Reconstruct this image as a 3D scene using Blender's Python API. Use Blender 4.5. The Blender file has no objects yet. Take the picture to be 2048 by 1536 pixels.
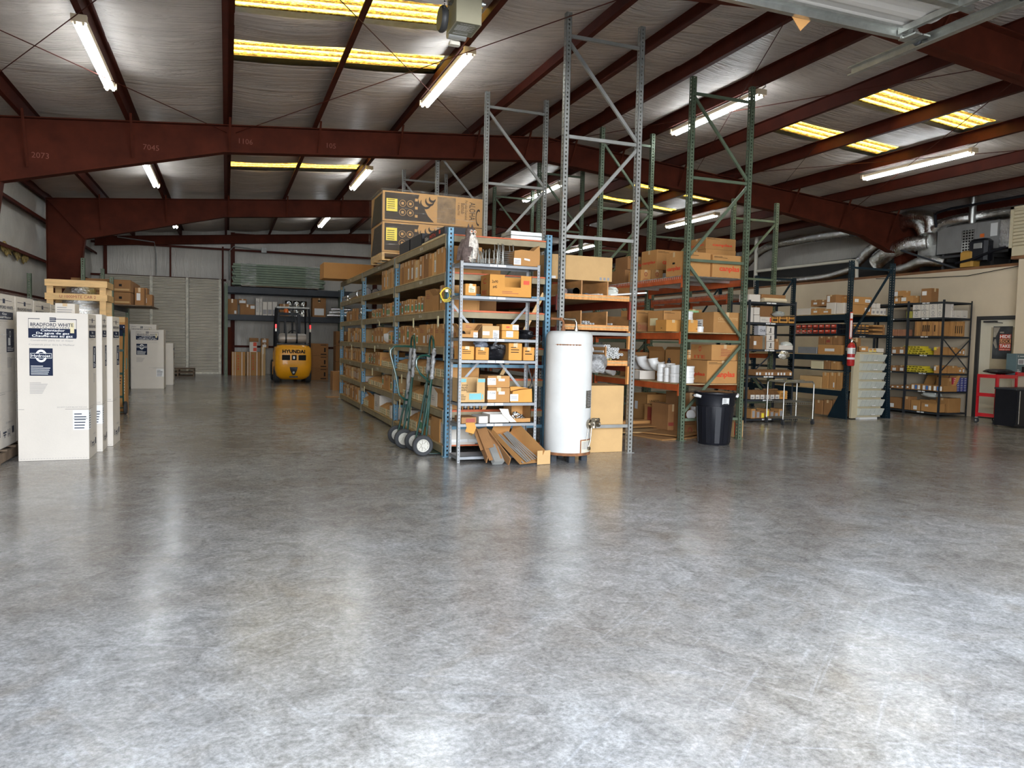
import bpy, math, random
from mathutils import Vector, Matrix
random.seed(7)
SC = bpy.context.scene
COL = SC.collection
PI = math.pi
rad = math.radians
# ------------------------------------------------------------ camera
FPX, CAMH = 1500.0, 1.4
YAW, PITCH, ROLL = rad(20.9), rad(3.2), rad(-1.32)
_f = Vector((math.sin(YAW)*math.cos(PITCH), math.cos(YAW)*math.cos(PITCH), -math.sin(PITCH)))
_r = Vector((math.cos(YAW), -math.sin(YAW), 0))
_d = -_r.cross(_f)
_c, _s = math.cos(ROLL), math.sin(ROLL)
CR, CD, CF = _c*_r+_s*_d, -_s*_r+_c*_d, _f
CAM0 = Vector((0, 0, CAMH))
cd = bpy.data.cameras.new('camera')
cam = bpy.data.objects.new('camera', cd)
COL.objects.link(cam)
cd.sensor_width = 36.0
cd.lens = FPX/2048*36
cd.clip_start, cd.clip_end = 0.05, 300
cam.matrix_world = Matrix(((CR.x, -CD.x, -CF.x, 0), (CR.y, -CD.y, -CF.y, 0), (CR.z, -CD.z, -CF.z, CAMH), (0, 0, 0, 1)))
SC.camera = cam
# ------------------------------------------------------------ world, sun, exposure
SC.view_settings.view_transform = 'Standard'
SC.view_settings.look = 'None'
SC.view_settings.gamma = 1
SC.view_settings.use_curve_mapping = False
SC.view_settings.exposure = 0.55
W = bpy.data.worlds.new('sky')
SC.world = W
W.use_nodes = True
wn = W.node_tree
wn.nodes.clear()
_o = wn.nodes.new('ShaderNodeOutputWorld')
_b = wn.nodes.new('ShaderNodeBackground')
_tc = wn.nodes.new('ShaderNodeTexCoord')
_sx = wn.nodes.new('ShaderNodeSeparateXYZ')
_cr = wn.nodes.new('ShaderNodeValToRGB')
wn.links.new(_tc.outputs['Generated'], _sx.inputs[0])
wn.links.new(_sx.outputs['Z'], _cr.inputs[0])
_cr.color_ramp.elements[0].color = (0.93, 0.96, 1.0, 1)
_cr.color_ramp.elements[1].position = 0.6
_cr.color_ramp.elements[1].color = (0.70, 0.82, 1.0, 1)
wn.links.new(_cr.outputs[0], _b.inputs[0])
_b.inputs[1].default_value = 15.0
wn.links.new(_b.outputs[0], _o.inputs[0])
sd = bpy.data.lights.new('sun', 'SUN')
sun = bpy.data.objects.new('sun', sd)
COL.objects.link(sun)
sd.energy = 7.0
sd.angle = rad(0.6)
sd.color = (1.0, 0.95, 0.86)
_sdir = Vector((0.55, -0.22, -1.0)).normalized()
sun.rotation_euler = _sdir.to_track_quat('-Z', 'Y').to_euler()
DX0, DX1, DZ = -1.75, 5.72, 4.15      # the open overhead doorway in the front wall
YF = -1.0                              # front wall
pd = bpy.data.lights.new('doorway_portal', 'AREA')
po = bpy.data.objects.new('doorway_portal', pd)
COL.objects.link(po)
pd.shape = 'RECTANGLE'
pd.size, pd.size_y = DX1-DX0, DZ
pd.cycles.is_portal = True
po.location = ((DX0+DX1)/2, YF, DZ/2)
po.rotation_euler = (rad(90), 0, 0)
SC.cycles.use_denoising = True
SC.cycles.max_bounces = 8
SC.cycles.diffuse_bounces = 4
SC.cycles.sample_clamp_indirect = 6
SC.cycles.caustics_reflective = False
SC.cycles.caustics_refractive = False
# ------------------------------------------------------------ pixel -> place helpers
def pray(u, v):
    return CR*((u-1024)/FPX)+CD*((v-768)/FPX)+CF
def on(u, v, ax, val):
    d = pray(u, v)
    t = (val-CAM0[ax])/d[ax]
    return CAM0+d*t
def oX(u, v, x): return on(u, v, 0, x)
def oY(u, v, y): return on(u, v, 1, y)
def G(u, v, z=0.0): return on(u, v, 2, z)
# ------------------------------------------------------------ materials
MATS = {}
def _ramp(nt, fac, stops):
    r = nt.nodes.new('ShaderNodeValToRGB')
    els = r.color_ramp.elements
    while len(els) < len(stops): els.new(0.5)
    for e, (p, c) in zip(els, stops):
        e.position = p
        e.color = (*c, 1) if len(c) == 3 else c
    nt.links.new(fac, r.inputs[0])
    return r.outputs[0]
def _noise(nt, scale, detail=4, rough=0.55, vec=None, sc=None, dist=0):
    n = nt.nodes.new('ShaderNodeTexNoise')
    n.inputs['Scale'].default_value = scale
    n.inputs['Detail'].default_value = detail
    n.inputs['Roughness'].default_value = rough
    n.inputs['Distortion'].default_value = dist
    if vec is None:
        vec = nt.nodes.new('ShaderNodeTexCoord').outputs['Object']
    if sc:
        m = nt.nodes.new('ShaderNodeMapping')
        m.inputs['Scale'].default_value = sc
        nt.links.new(vec, m.inputs[0])
        vec = m.outputs[0]
    nt.links.new(vec, n.inputs['Vector'])
    return n.outputs['Fac']
def _mix(nt, fac, a, b, mode='MIX'):
    m = nt.nodes.new('ShaderNodeMix')
    m.data_type = 'RGBA'
    m.blend_type = mode
    for i, s in ((0, fac), (6, a), (7, b)):
        if hasattr(s, 'links') or hasattr(s, 'node'): nt.links.new(s, m.inputs[i])
        elif isinstance(s, (tuple, list)): m.inputs[i].default_value = (*s[:3], 1)
        else: m.inputs[i].default_value = s
    return m.outputs[2]
def _math(nt, op, a, b=None, c=None):
    m = nt.nodes.new('ShaderNodeMath')
    m.operation = op
    for i, s in enumerate((a, b, c)):
        if s is None: continue
        if hasattr(s, 'node'): nt.links.new(s, m.inputs[i])
        else: m.inputs[i].default_value = s
    return m.outputs[0]
def newmat(name):
    m = bpy.data.materials.new(name)
    m.use_nodes = True
    nt = m.node_tree
    b = nt.nodes['Principled BSDF']
    MATS[name] = m
    return m, nt, b
def mat(name, col=(0.5, 0.5, 0.5), rough=0.6, metal=0.0, var=0.12, scale=3.0, bump=0.0, bscale=30.0, sc=None, coat=0.0, per=0.0, emit=0, spec=0.5):
    """plain painted/paper/plastic surface with a little noise in its colour"""
    if name in MATS: return MATS[name]
    m, nt, b = newmat(name)
    base = col
    if var or per:
        n = _noise(nt, scale, 4, 0.6, sc=sc)
        lo = tuple(c*(1-var) for c in col)
        hi = tuple(min(1, c*(1+var)) for c in col)
        cc = _ramp(nt, n, [(0.3, lo), (0.7, hi)])
        if per:
            oi = nt.nodes.new('ShaderNodeObjectInfo')
            hsv = nt.nodes.new('ShaderNodeHueSaturation')
            v = _math(nt, 'MULTIPLY_ADD', oi.outputs['Random'], per*2, 1-per)
            nt.links.new(v, hsv.inputs['Value'])
            nt.links.new(cc, hsv.inputs['Color'])
            cc = hsv.outputs[0]
        nt.links.new(cc, b.inputs['Base Color'])
    else:
        b.inputs['Base Color'].default_value = (*col, 1)
    b.inputs['Roughness'].default_value = rough
    b.inputs['Metallic'].default_value = metal
    b.inputs['Specular IOR Level'].default_value = spec
    if coat: b.inputs['Coat Weight'].default_value = coat
    if emit:
        b.inputs['Emission Color'].default_value = (*col, 1)
        b.inputs['Emission Strength'].default_value = emit
    if bump:
        bn = nt.nodes.new('ShaderNodeBump')
        bn.inputs['Strength'].default_value = bump
        bn.inputs['Distance'].default_value = 0.02
        nt.links.new(_noise(nt, bscale, 5, 0.6, sc=sc), bn.inputs['Height'])
        nt.links.new(bn.outputs[0], b.inputs['Normal'])
    return m
def metalmat(name, col, rough=0.35, var=0.2, scale=6, bump=0.0, bscale=40, metal=1.0, sc=None):
    return mat(name, col, rough, metal, var, scale, bump, bscale, sc)
def holed(name, col, rough=0.5, metal=0.3, pitch=0.0508, r=0.0105, chip=None):
    """painted steel post, punched with a column of see-through holes on every face"""
    m, nt, b = newmat(name)
    tc = nt.nodes.new('ShaderNodeTexCoord')
    sx = nt.nodes.new('ShaderNodeSeparateXYZ')
    nt.links.new(tc.outputs['Object'], sx.inputs[0])
    sn = nt.nodes.new('ShaderNodeSeparateXYZ')
    nt.links.new(tc.outputs['Normal'], sn.inputs[0])
    side = _math(nt, 'GREATER_THAN', _math(nt, 'ABSOLUTE', sn.outputs[0]), 0.5)
    h = nt.nodes.new('ShaderNodeMix')
    h.data_type = 'FLOAT'
    nt.links.new(side, h.inputs[0])
    nt.links.new(sx.outputs[0], h.inputs[2])
    nt.links.new(sx.outputs[1], h.inputs[3])
    hh = _math(nt, 'DIVIDE', h.outputs[0], r)
    fz = _math(nt, 'SUBTRACT', _math(nt, 'FRACT', _math(nt, 'DIVIDE', sx.outputs[2], pitch)), 0.5)
    fz = _math(nt, 'DIVIDE', _math(nt, 'MULTIPLY', fz, pitch), r*1.25)
    d = _math(nt, 'ADD', _math(nt, 'MULTIPLY', hh, hh), _math(nt, 'MULTIPLY', fz, fz))
    hole = _math(nt, 'LESS_THAN', d, 1.0)
    n = _noise(nt, 7, 5, 0.7)
    cc = _ramp(nt, n, [(0.3, tuple(c*0.75 for c in col)), (0.7, tuple(min(1, c*1.15) for c in col))])
    if chip:
        n2 = _noise(nt, 14, 6, 0.75, sc=(1, 1, 0.35))
        cc = _mix(nt, _math(nt, 'GREATER_THAN', n2, 0.66), cc, chip)
    nt.links.new(cc, b.inputs['Base Color'])
    b.inputs['Roughness'].default_value = rough
    b.inputs['Metallic'].default_value = metal
    t = nt.nodes.new('ShaderNodeBsdfTransparent')
    ms = nt.nodes.new('ShaderNodeMixShader')
    nt.links.new(hole, ms.inputs[0])
    nt.links.new(b.outputs[0], ms.inputs[1])
    nt.links.new(t.outputs[0], ms.inputs[2])
    nt.links.new(ms.outputs[0], nt.nodes['Material Output'].inputs[0])
    return m
# ------------------------------------------------------------ mesh builder
_TXT = {}
def text_mesh(s, bold=0.0, shear=0.0):
    k = (s, bold, shear)
    if k not in _TXT:
        c = bpy.data.curves.new('t', 'FONT')
        c.body = s
        c.resolution_u = 2
        c.offset = bold
        c.shear = shear
        o = bpy.data.objects.new('t', c)
        COL.objects.link(o)
        dg = bpy.context.evaluated_depsgraph_get()
        me = bpy.data.meshes.new_from_object(o.evaluated_get(dg))
        vs = [tuple(v.co) for v in me.vertices]
        fs = [tuple(p.vertices) for p in me.polygons]
        bpy.data.objects.remove(o)
        bpy.data.curves.remove(c)
        bpy.data.meshes.remove(me)
        xs = [v[0] for v in vs] or [0]
        _TXT[k] = (vs, fs, min(xs), max(xs))
    return _TXT[k]
class MB:
    def __init__(s):
        s.v, s.f, s.m = [], [], []
    def add(s, vs, fs, m=0):
        b = len(s.v)
        s.v += [tuple(v) for v in vs]
        s.f += [tuple(b+i for i in f) for f in fs]
        s.m += [m]*len(fs)
        return s
    def box(s, x0, x1, y0, y1, z0, z1, m=0):
        return s.add([(x0, y0, z0), (x1, y0, z0), (x1, y1, z0), (x0, y1, z0), (x0, y0, z1), (x1, y0, z1), (x1, y1, z1), (x0, y1, z1)],
                     [(0, 3, 2, 1), (4, 5, 6, 7), (0, 1, 5, 4), (1, 2, 6, 5), (2, 3, 7, 6), (3, 0, 4, 7)], m)
    def bbox(s, x0, x1, y0, y1, z0, z1, b=0.01, m=0):
        """box with chamfered vertical edges and top"""
        P = [(x0+b, y0), (x1-b, y0), (x1, y0+b), (x1, y1-b), (x1-b, y1), (x0+b, y1), (x0, y1-b), (x0, y0+b)]
        cx, cy = (x0+x1)/2, (y0+y1)/2
        ins = [(cx+(x-cx)*(1-2*b/max(x1-x0, 1e-4)), cy+(y-cy)*(1-2*b/max(y1-y0, 1e-4))) for x, y in P]
        vs = [(x, y, z0) for x, y in P]+[(x, y, z1-b) for x, y in P]+[(x, y, z1) for x, y in ins]
        fs = [tuple(range(7, -1, -1)), tuple(range(16, 24))]
        for k in range(2):
            for i in range(8):
                j = (i+1) % 8
                fs.append((k*8+i, k*8+j, k*8+8+j, k*8+8+i))
        return s.add(vs, fs, m)
    def obox(s, c, size, R=None, m=0):
        """box of a size centred at c, turned by matrix R"""
        sx, sy, sz = (q/2 for q in size)
        c = Vector(c)
        vs = []
        for z in (-sz, sz):
            for x, y in ((-sx, -sy), (sx, -sy), (sx, sy), (-sx, sy)):
                p = Vector((x, y, z))
                vs.append(c+(R @ p if R else p))
        return s.add(vs, [(0, 3, 2, 1), (4, 5, 6, 7), (0, 1, 5, 4), (1, 2, 6, 5), (2, 3, 7, 6), (3, 0, 4, 7)], m)
    def bar(s, a, b, w, h, m=0, up=(0, 0, 1)):
        """square bar from a to b; w sideways, h along up"""
        a, b = Vector(a), Vector(b)
        d = (b-a).normalized()
        u = Vector(up)
        if abs(d.dot(u)) > 0.98: u = Vector((0, 1, 0))
        x = d.cross(u).normalized()
        y = x.cross(d)
        vs = [p+x*i*w/2+y*j*h/2 for p in (a, b) for i, j in ((-1, -1), (1, -1), (1, 1), (-1, 1))]
        return s.add(vs, [(0, 1, 2, 3), (7, 6, 5, 4), (0, 4, 5, 1), (1, 5, 6, 2), (2, 6, 7, 3), (3, 7, 4, 0)], m)
    def cyl(s, a, b, r0, r1=None, n=12, m=0, caps=True):
        r1 = r0 if r1 is None else r1
        a, b = Vector(a), Vector(b)
        d = (b-a).normalized()
        u = Vector((0, 0, 1)) if abs(d.z) < 0.9 else Vector((1, 0, 0))
        x = d.cross(u).normalized()
        y = x.cross(d)
        vs = [p+(x*math.cos(2*PI*i/n)+y*math.sin(2*PI*i/n))*r for p, r in ((a, r0), (b, r1)) for i in range(n)]
        fs = [(i, n+i, n+(i+1) % n, (i+1) % n) for i in range(n)]
        if caps: fs += [tuple(range(n)), tuple(range(2*n-1, n-1, -1))]
        return s.add(vs, fs, m)
    def tube(s, pts, r, n=8, m=0, caps=True, closed=False):
        pts = [Vector(p) for p in pts]
        rs = r if isinstance(r, (list, tuple)) else [r]*len(pts)
        vs, prev = [], None
        for i, p in enumerate(pts):
            if closed: d = pts[(i+1) % len(pts)]-pts[i-1]
            else: d = (pts[min(i+1, len(pts)-1)]-pts[max(i-1, 0)])
            d = d.normalized() if d.length > 1e-9 else Vector((0, 0, 1))
            if prev is None:
                u = Vector((0, 0, 1)) if abs(d.z) < 0.9 else Vector((1, 0, 0))
                x = d.cross(u).normalized()
            else:
                x = (prev-d*prev.dot(d))
                x = x.normalized() if x.length > 1e-6 else prev
            prev = x
            y = d.cross(x)
            vs += [p+(x*math.cos(2*PI*k/n)+y*math.sin(2*PI*k/n))*rs[i] for k in range(n)]
        L = len(pts)
        fs = []
        for i in range(L if closed else L-1):
            a, b = i*n, ((i+1) % L)*n
            fs += [(a+k, a+(k+1) % n, b+(k+1) % n, b+k) for k in range(n)]
        if caps and not closed: fs += [tuple(range(n-1, -1, -1)), tuple(range((L-1)*n, L*n))]
        return s.add(vs, fs, m)
    def lathe(s, c, prof, n=20, m=0, axis='Z', R=None):
        """profile of (radius, height) turned about the axis through c"""
        c = Vector(c)
        vs = []
        for r, h in prof:
            for i in range(n):
                a = 2*PI*i/n
                p = Vector((r*math.cos(a), r*math.sin(a), h))
                if axis == 'X': p = Vector((p.z, p.x, p.y))
                elif axis == 'Y': p = Vector((p.y, p.z, p.x))
                if R: p = R @ p
                vs.append(c+p)
        fs = []
        for k in range(len(prof)-1):
            fs += [(k*n+i, k*n+(i+1) % n, (k+1)*n+(i+1) % n, (k+1)*n+i) for i in range(n)]
        if prof[0] == prof[-1]: return s.add(vs, fs, m)
        if prof[0][0] > 1e-5: fs.append(tuple(range(n-1, -1, -1)))
        if prof[-1][0] > 1e-5: fs.append(tuple(range((len(prof)-1)*n, len(prof)*n)))
        return s.add(vs, fs, m)
    def prism(s, poly, off, m=0):
        """closed polygon of 3-D points pushed along the vector off"""
        n = len(poly)
        off = Vector(off)
        vs = [Vector(p) for p in poly]+[Vector(p)+off for p in poly]
        fs = [tuple(range(n-1, -1, -1)), tuple(range(n, 2*n))]+[(i, (i+1) % n, n+(i+1) % n, n+i) for i in range(n)]
        return s.add(vs, fs, m)
    def quad(s, a, b, c, d, m=0):
        return s.add([a, b, c, d], [(0, 1, 2, 3)], m)
    def text(s, t, o, x, y, h, m=1, width=None, bold=0.0, center=False, shear=0.0):
        """lettering lying in the plane of x (reading direction) and y (up), 1.5 mm proud"""
        vs, fs, x0, x1 = text_mesh(t, bold, shear)
        if not vs: return s
        x, y, o = Vector(x).normalized(), Vector(y).normalized(), Vector(o)
        n = x.cross(y)
        k = h/0.7
        kx = k if width is None else width/max(x1-x0, 1e-4)
        ox = -(x0+x1)/2 if center else -x0
        s.add([o+x*((v[0]+ox)*kx)+y*(v[1]*k)+n*0.0015 for v in vs], fs, m)
        return s
    def patch(s, o, x, y, w, h, m=1, lift=0.001):
        """thin printed patch or paper with its lower left corner at o"""
        x, y, o = Vector(x).normalized(), Vector(y).normalized(), Vector(o)
        n = x.cross(y)
        o = o+n*lift
        return s.add([o, o+x*w, o+x*w+y*h, o+y*h], [(0, 1, 2, 3)], m)
    def build(s, name, mats, parent=None, loc=None, smooth=False, rotz=0.0):
        me = bpy.data.meshes.new(name)
        vs = s.v
        if loc is not None and parent is None:
            l = Vector(loc)
            vs = [(v[0]-l.x, v[1]-l.y, v[2]-l.z) for v in s.v]
        me.from_pydata(vs, [], s.f)
        if not isinstance(mats, (list, tuple)): mats = [mats]
        for q in mats: me.materials.append(MATS[q] if isinstance(q, str) else q)
        if len(mats) > 1: me.polygons.foreach_set('material_index', [min(k, len(mats)-1) for k in s.m])
        if smooth:
            me.polygons.foreach_set('use_smooth', [True]*len(me.polygons))
            try: me.set_sharp_from_angle(angle=rad(40))
            except Exception: pass
        me.update()
        o = bpy.data.objects.new(name, me)
        COL.objects.link(o)
        if parent is not None:
            o.parent = parent
            if loc is not None: o.location = loc
        elif loc is not None:
            o.location = loc
            o.rotation_euler.z = rotz
        return o
def tag(o, label, cat, group=None):
    o['label'] = label
    o['category'] = cat
    if group: o['group'] = group
    return o
def thing(name, label, cat, loc=(0, 0, 0), rotz=0.0, group=None):
    o = bpy.data.objects.new(name, None)
    COL.objects.link(o)
    o.empty_display_size = 0.1
    o.location = loc
    o.rotation_euler.z = rotz
    return tag(o, label, cat, group)
def part(mb, name, mats, parent, label=None, smooth=False):
    o = mb.build(name, mats, parent, smooth=smooth)
    if label: o['label'] = label
    return o
def struct(mb, name, mats, smooth=False, parent=None):
    o = mb.build(name, mats, parent, smooth=smooth)
    if parent is None: o['kind'] = 'structure'
    return o
def dup(o, loc, rotz=0.0, label=None, group=None, scale=None):
    r = o.copy()
    COL.objects.link(r)
    r.location = loc
    r.rotation_euler.z = rotz
    if scale: r.scale = scale
    if label: r['label'] = label
    if group: r['group'] = group
    for ch in list(o.children):
        c = ch.copy()
        COL.objects.link(c)
        c.parent = r
        for g in list(ch.children):
            d = g.copy()
            COL.objects.link(d)
            d.parent = c
    return r
ORD = ['first', 'second', 'third', 'fourth', 'fifth', 'sixth', 'seventh', 'eighth', 'ninth', 'tenth', 'eleventh', 'twelfth', 'thirteenth',
       'fourteenth', 'fifteenth', 'sixteenth', 'seventeenth', 'eighteenth', 'nineteenth', 'twentieth']
# ------------------------------------------------------------ shared materials
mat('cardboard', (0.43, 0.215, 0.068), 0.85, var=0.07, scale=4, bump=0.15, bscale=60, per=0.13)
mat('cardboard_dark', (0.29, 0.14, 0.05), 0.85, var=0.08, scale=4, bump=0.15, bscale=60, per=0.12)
mat('cardboard_pale', (0.53, 0.335, 0.145), 0.85, var=0.06, scale=4, bump=0.1, bscale=60, per=0.08)
mat('cardboard_orange', (0.56, 0.26, 0.055), 0.85, var=0.06, scale=4, bump=0.1, bscale=60, per=0.08)
mat('carton_white', (0.63, 0.58, 0.51), 0.6, var=0.03, scale=3, bump=0.05, bscale=50, per=0.03)
mat('carton_cream', (0.66, 0.58, 0.36), 0.7, var=0.05, per=0.08)
mat('tape', (0.56, 0.40, 0.22), 0.3, var=0.05)
mat('paper', (0.72, 0.72, 0.70), 0.6, var=0.03)
mat('paper_tag', (0.75, 0.68, 0.42), 0.7, var=0.05)
mat('ink_navy', (0.010, 0.017, 0.045), 0.7, var=0.1, spec=0.2)
mat('ink_black', (0.012, 0.011, 0.010), 0.7, var=0.1, spec=0.2)
mat('ink_red', (0.62, 0.06, 0.02), 0.6, var=0.1)
mat('ink_maroon', (0.28, 0.05, 0.03), 0.6, var=0.1)
mat('ink_grey', (0.28, 0.27, 0.27), 0.6, var=0.1)
mat('ink_green', (0.10, 0.36, 0.20), 0.5, var=0.1)
mat('ink_teal', (0.13, 0.36, 0.38), 0.5, var=0.15)
mat('ink_blue', (0.05, 0.16, 0.45), 0.5, var=0.1)
mat('ink_yellow', (0.85, 0.68, 0.05), 0.5, var=0.06)
mat('ink_white', (0.85, 0.85, 0.83), 0.5, var=0.02)
mat('print_dark', (0.035, 0.023, 0.015), 0.7, var=0.15, spec=0.2)
mat('maroon_steel', (0.080, 0.0165, 0.0075), 0.75, spec=0.15, var=0.28, scale=2.2, bump=0.04, bscale=20)
mat('purlin_steel', (0.068, 0.012, 0.0055), 0.65, spec=0.2, var=0.25, scale=3)
holed('post_blue', (0.12, 0.25, 0.345), 0.45, 0.2, chip=(0.25, 0.28, 0.3))
holed('post_grey', (0.27, 0.27, 0.25), 0.5, 0.2, chip=(0.28, 0.17, 0.09))
holed('post_green', (0.115, 0.15, 0.095), 0.5, 0.2, chip=(0.20, 0.24, 0.18))
holed('post_navy', (0.008, 0.024, 0.036), 0.5, 0.2)
holed('post_shelf', (0.27, 0.275, 0.275), 0.5, 0.2, pitch=0.0381, r=0.005)
mat('steel_grey', (0.30, 0.30, 0.28), 0.45, 0.3, var=0.18)
mat('steel_green', (0.12, 0.155, 0.10), 0.5, 0.2, var=0.2)
mat('steel_navy', (0.006, 0.018, 0.028), 0.55, 0.1, spec=0.3, var=0.25)
mat('steel_blue', (0.12, 0.25, 0.345), 0.45, 0.2, var=0.2)
mat('shelf_grey', (0.235, 0.245, 0.255), 0.45, 0.2, var=0.12)
mat('shelf_dark', (0.034, 0.038, 0.044), 0.5, 0.1, spec=0.3, var=0.2)
mat('beam_tan', (0.27, 0.22, 0.13), 0.6, 0.1, var=0.2, scale=5)
mat('beam_orange', (0.50, 0.10, 0.025), 0.5, 0.1, var=0.22, scale=5)
mat('beam_maroon', (0.20, 0.03, 0.015), 0.5, 0.1, var=0.2)
mat('particle_board', (0.45, 0.32, 0.16), 0.8, var=0.2, scale=20)
mat('wood_orange', (0.58, 0.26, 0.075), 0.6, var=0.25, scale=4, sc=(8, 1, 1))
mat('plywood', (0.42, 0.21, 0.075), 0.6, var=0.3, scale=3, sc=(6, 1, 3))
mat('pine', (0.66, 0.42, 0.18), 0.65, var=0.2, scale=3, sc=(1, 6, 6))
mat('old_wood', (0.16, 0.11, 0.07), 0.8, var=0.3, scale=4)
metalmat('galvanised', (0.55, 0.56, 0.53), 0.38, var=0.15, scale=9)
metalmat('chrome', (0.75, 0.75, 0.74), 0.18, var=0.05)
metalmat('foil', (0.80, 0.80, 0.77), 0.14, var=0.25, bump=1.0, bscale=26)
metalmat('brass', (0.42, 0.37, 0.29), 0.35)
mat('black_plastic', (0.008, 0.0085, 0.012), 0.45, spec=0.3, var=0.2)
mat('black_bag', (0.01, 0.01, 0.012), 0.25, var=0.2, bump=0.9, bscale=18)
mat('rubber', (0.025, 0.026, 0.028), 0.75, var=0.2)
mat('white_plastic', (0.74, 0.74, 0.72), 0.35, var=0.03)
mat('white_paint', (0.60, 0.60, 0.575), 0.5, var=0.07, scale=3, bump=0.12, bscale=5)
mat('rust', (0.22, 0.09, 0.035), 0.85, var=0.5, scale=12)
mat('cart_red', (0.50, 0.012, 0.02), 0.35, var=0.06, coat=0.4)
mat('dolly_green', (0.006, 0.045, 0.033), 0.28, var=0.15, coat=0.5)
mat('forklift_yellow', (0.85, 0.37, 0.004), 0.42, var=0.1, scale=2.5, coat=0.3)
mat('red_pipe', (0.45, 0.02, 0.02), 0.4)
mat('beige_metal', (0.52, 0.45, 0.30), 0.45, var=0.06)
mat('taupe_metal', (0.34, 0.31, 0.21), 0.5, var=0.08)
mat('cream_wall', (0.60, 0.50, 0.36), 0.8, var=0.07, scale=1.3, bump=0.08, bscale=12)
mat('door_cream', (0.62, 0.58, 0.46), 0.5, var=0.04)
mat('dark_frame', (0.035, 0.035, 0.035), 0.5, var=0.1)
mat('pvc_cream', (0.70, 0.66, 0.55), 0.4, var=0.04)
mat('yellow_rope', (0.75, 0.55, 0.05), 0.6)
mat('amber', (0.75, 0.16, 0.02), 0.3)
mat('owl_brown', (0.10, 0.07, 0.06), 0.8, var=0.5, scale=25, bump=0.5, bscale=40)
mat('owl_breast', (0.62, 0.56, 0.48), 0.8, var=0.6, scale=32)
mat('clear_plastic', (0.58, 0.60, 0.54), 0.2, var=0.05)
mat('fixture_tan', (0.62, 0.50, 0.34), 0.5, var=0.04)
def film(name, alpha=0.35, col=(0.85, 0.83, 0.8), thr=0.5):
    """clear shrink film: mostly see-through with glossy creases and painted glints"""
    m, nt, b = newmat(name)
    b.inputs['Base Color'].default_value = (*col, 1)
    b.inputs['Roughness'].default_value = 0.2
    bn = nt.nodes.new('ShaderNodeBump')
    bn.inputs['Strength'].default_value = 1.0
    bn.inputs['Distance'].default_value = 0.04
    nt.links.new(_noise(nt, 9, 5, 0.6, sc=(0.5, 0.5, 3)), bn.inputs['Height'])
    nt.links.new(bn.outputs[0], b.inputs['Normal'])
    n = _noise(nt, 7, 6, 0.7, sc=(0.35, 0.35, 6))
    r = _ramp(nt, n, [(thr, (alpha*0.12,)*3), (thr+0.16, (min(1, alpha*1.3),)*3)])  # pale opaque streaks stand in for glints
    nt.links.new(r, b.inputs['Alpha'])
    return m
film('film', 0.5, thr=0.57)
film('film_dense', 0.55)
def tube_light():
    m, nt, b = newmat('tube_lit')
    b.inputs['Base Color'].default_value = (0.9, 0.95, 1, 1)
    b.inputs['Emission Color'].default_value = (0.86, 0.94, 1.0, 1)
    b.inputs['Emission Strength'].default_value = 23.0
tube_light()
def floor_mat():
    m, nt, b = newmat('polished_concrete')
    n1 = _noise(nt, 0.55, 6, 0.62, dist=0.6)
    c = _ramp(nt, n1, [(0.30, (0.19, 0.172, 0.152)), (0.50, (0.245, 0.236, 0.222)), (0.72, (0.335, 0.337, 0.335))])
    n2 = _noise(nt, 5, 9, 0.75, dist=1.2)
    c = _mix(nt, 0.6, c, _ramp(nt, n2, [(0.35, (0.25, 0.245, 0.24)), (0.65, (0.78, 0.78, 0.78))]), 'OVERLAY')
    n6 = _noise(nt, 1.1, 4, 0.5, sc=(1, 1, 1), dist=2.5)
    c = _mix(nt, _math(nt, 'MULTIPLY', _ramp(nt, n6, [(0.55, (0, 0, 0)), (0.75, (1, 1, 1))]), 0.45), c, (0.20, 0.165, 0.125))
    for sc, rot in (((1, 26, 1), 0.4), ((24, 1, 1), 0.9), ((30, 1.3, 1), -0.5)):     # scuffs
        mp = nt.nodes.new('ShaderNodeMapping')
        mp.inputs['Rotation'].default_value = (0, 0, rot)
        nt.links.new(nt.nodes.new('ShaderNodeTexCoord').outputs['Object'], mp.inputs[0])
        n3 = _noise(nt, 1.0, 7, 0.7, vec=mp.outputs[0], sc=sc, dist=0.4)
        c = _mix(nt, _math(nt, 'MULTIPLY', _ramp(nt, n3, [(0.58, (0, 0, 0)), (0.68, (1, 1, 1))]), 0.24), c, (0.44, 0.445, 0.45))
    n7 = _noise(nt, 40, 6, 0.8)
    c = _mix(nt, 0.65, c, _ramp(nt, n7, [(0.35, (0.24, 0.24, 0.24)), (0.65, (0.78, 0.78, 0.78))]), 'OVERLAY')
    nt.links.new(c, b.inputs['Base Color'])
    n4 = _noise(nt, 1.6, 8, 0.75, dist=0.8)
    rr = _ramp(nt, n4, [(0.3, (0.17,)*3), (0.7, (0.25,)*3)])
    nt.links.new(rr, b.inputs['Roughness'])
    b.inputs['Specular IOR Level'].default_value = 0.5
    bn = nt.nodes.new('ShaderNodeBump')
    bn.inputs['Strength'].default_value = 0.05
    bn.inputs['Distance'].default_value = 0.01
    nt.links.new(_noise(nt, 9, 8, 0.7), bn.inputs['Height'])
    nt.links.new(bn.outputs[0], b.inputs['Normal'])
floor_mat()
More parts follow.
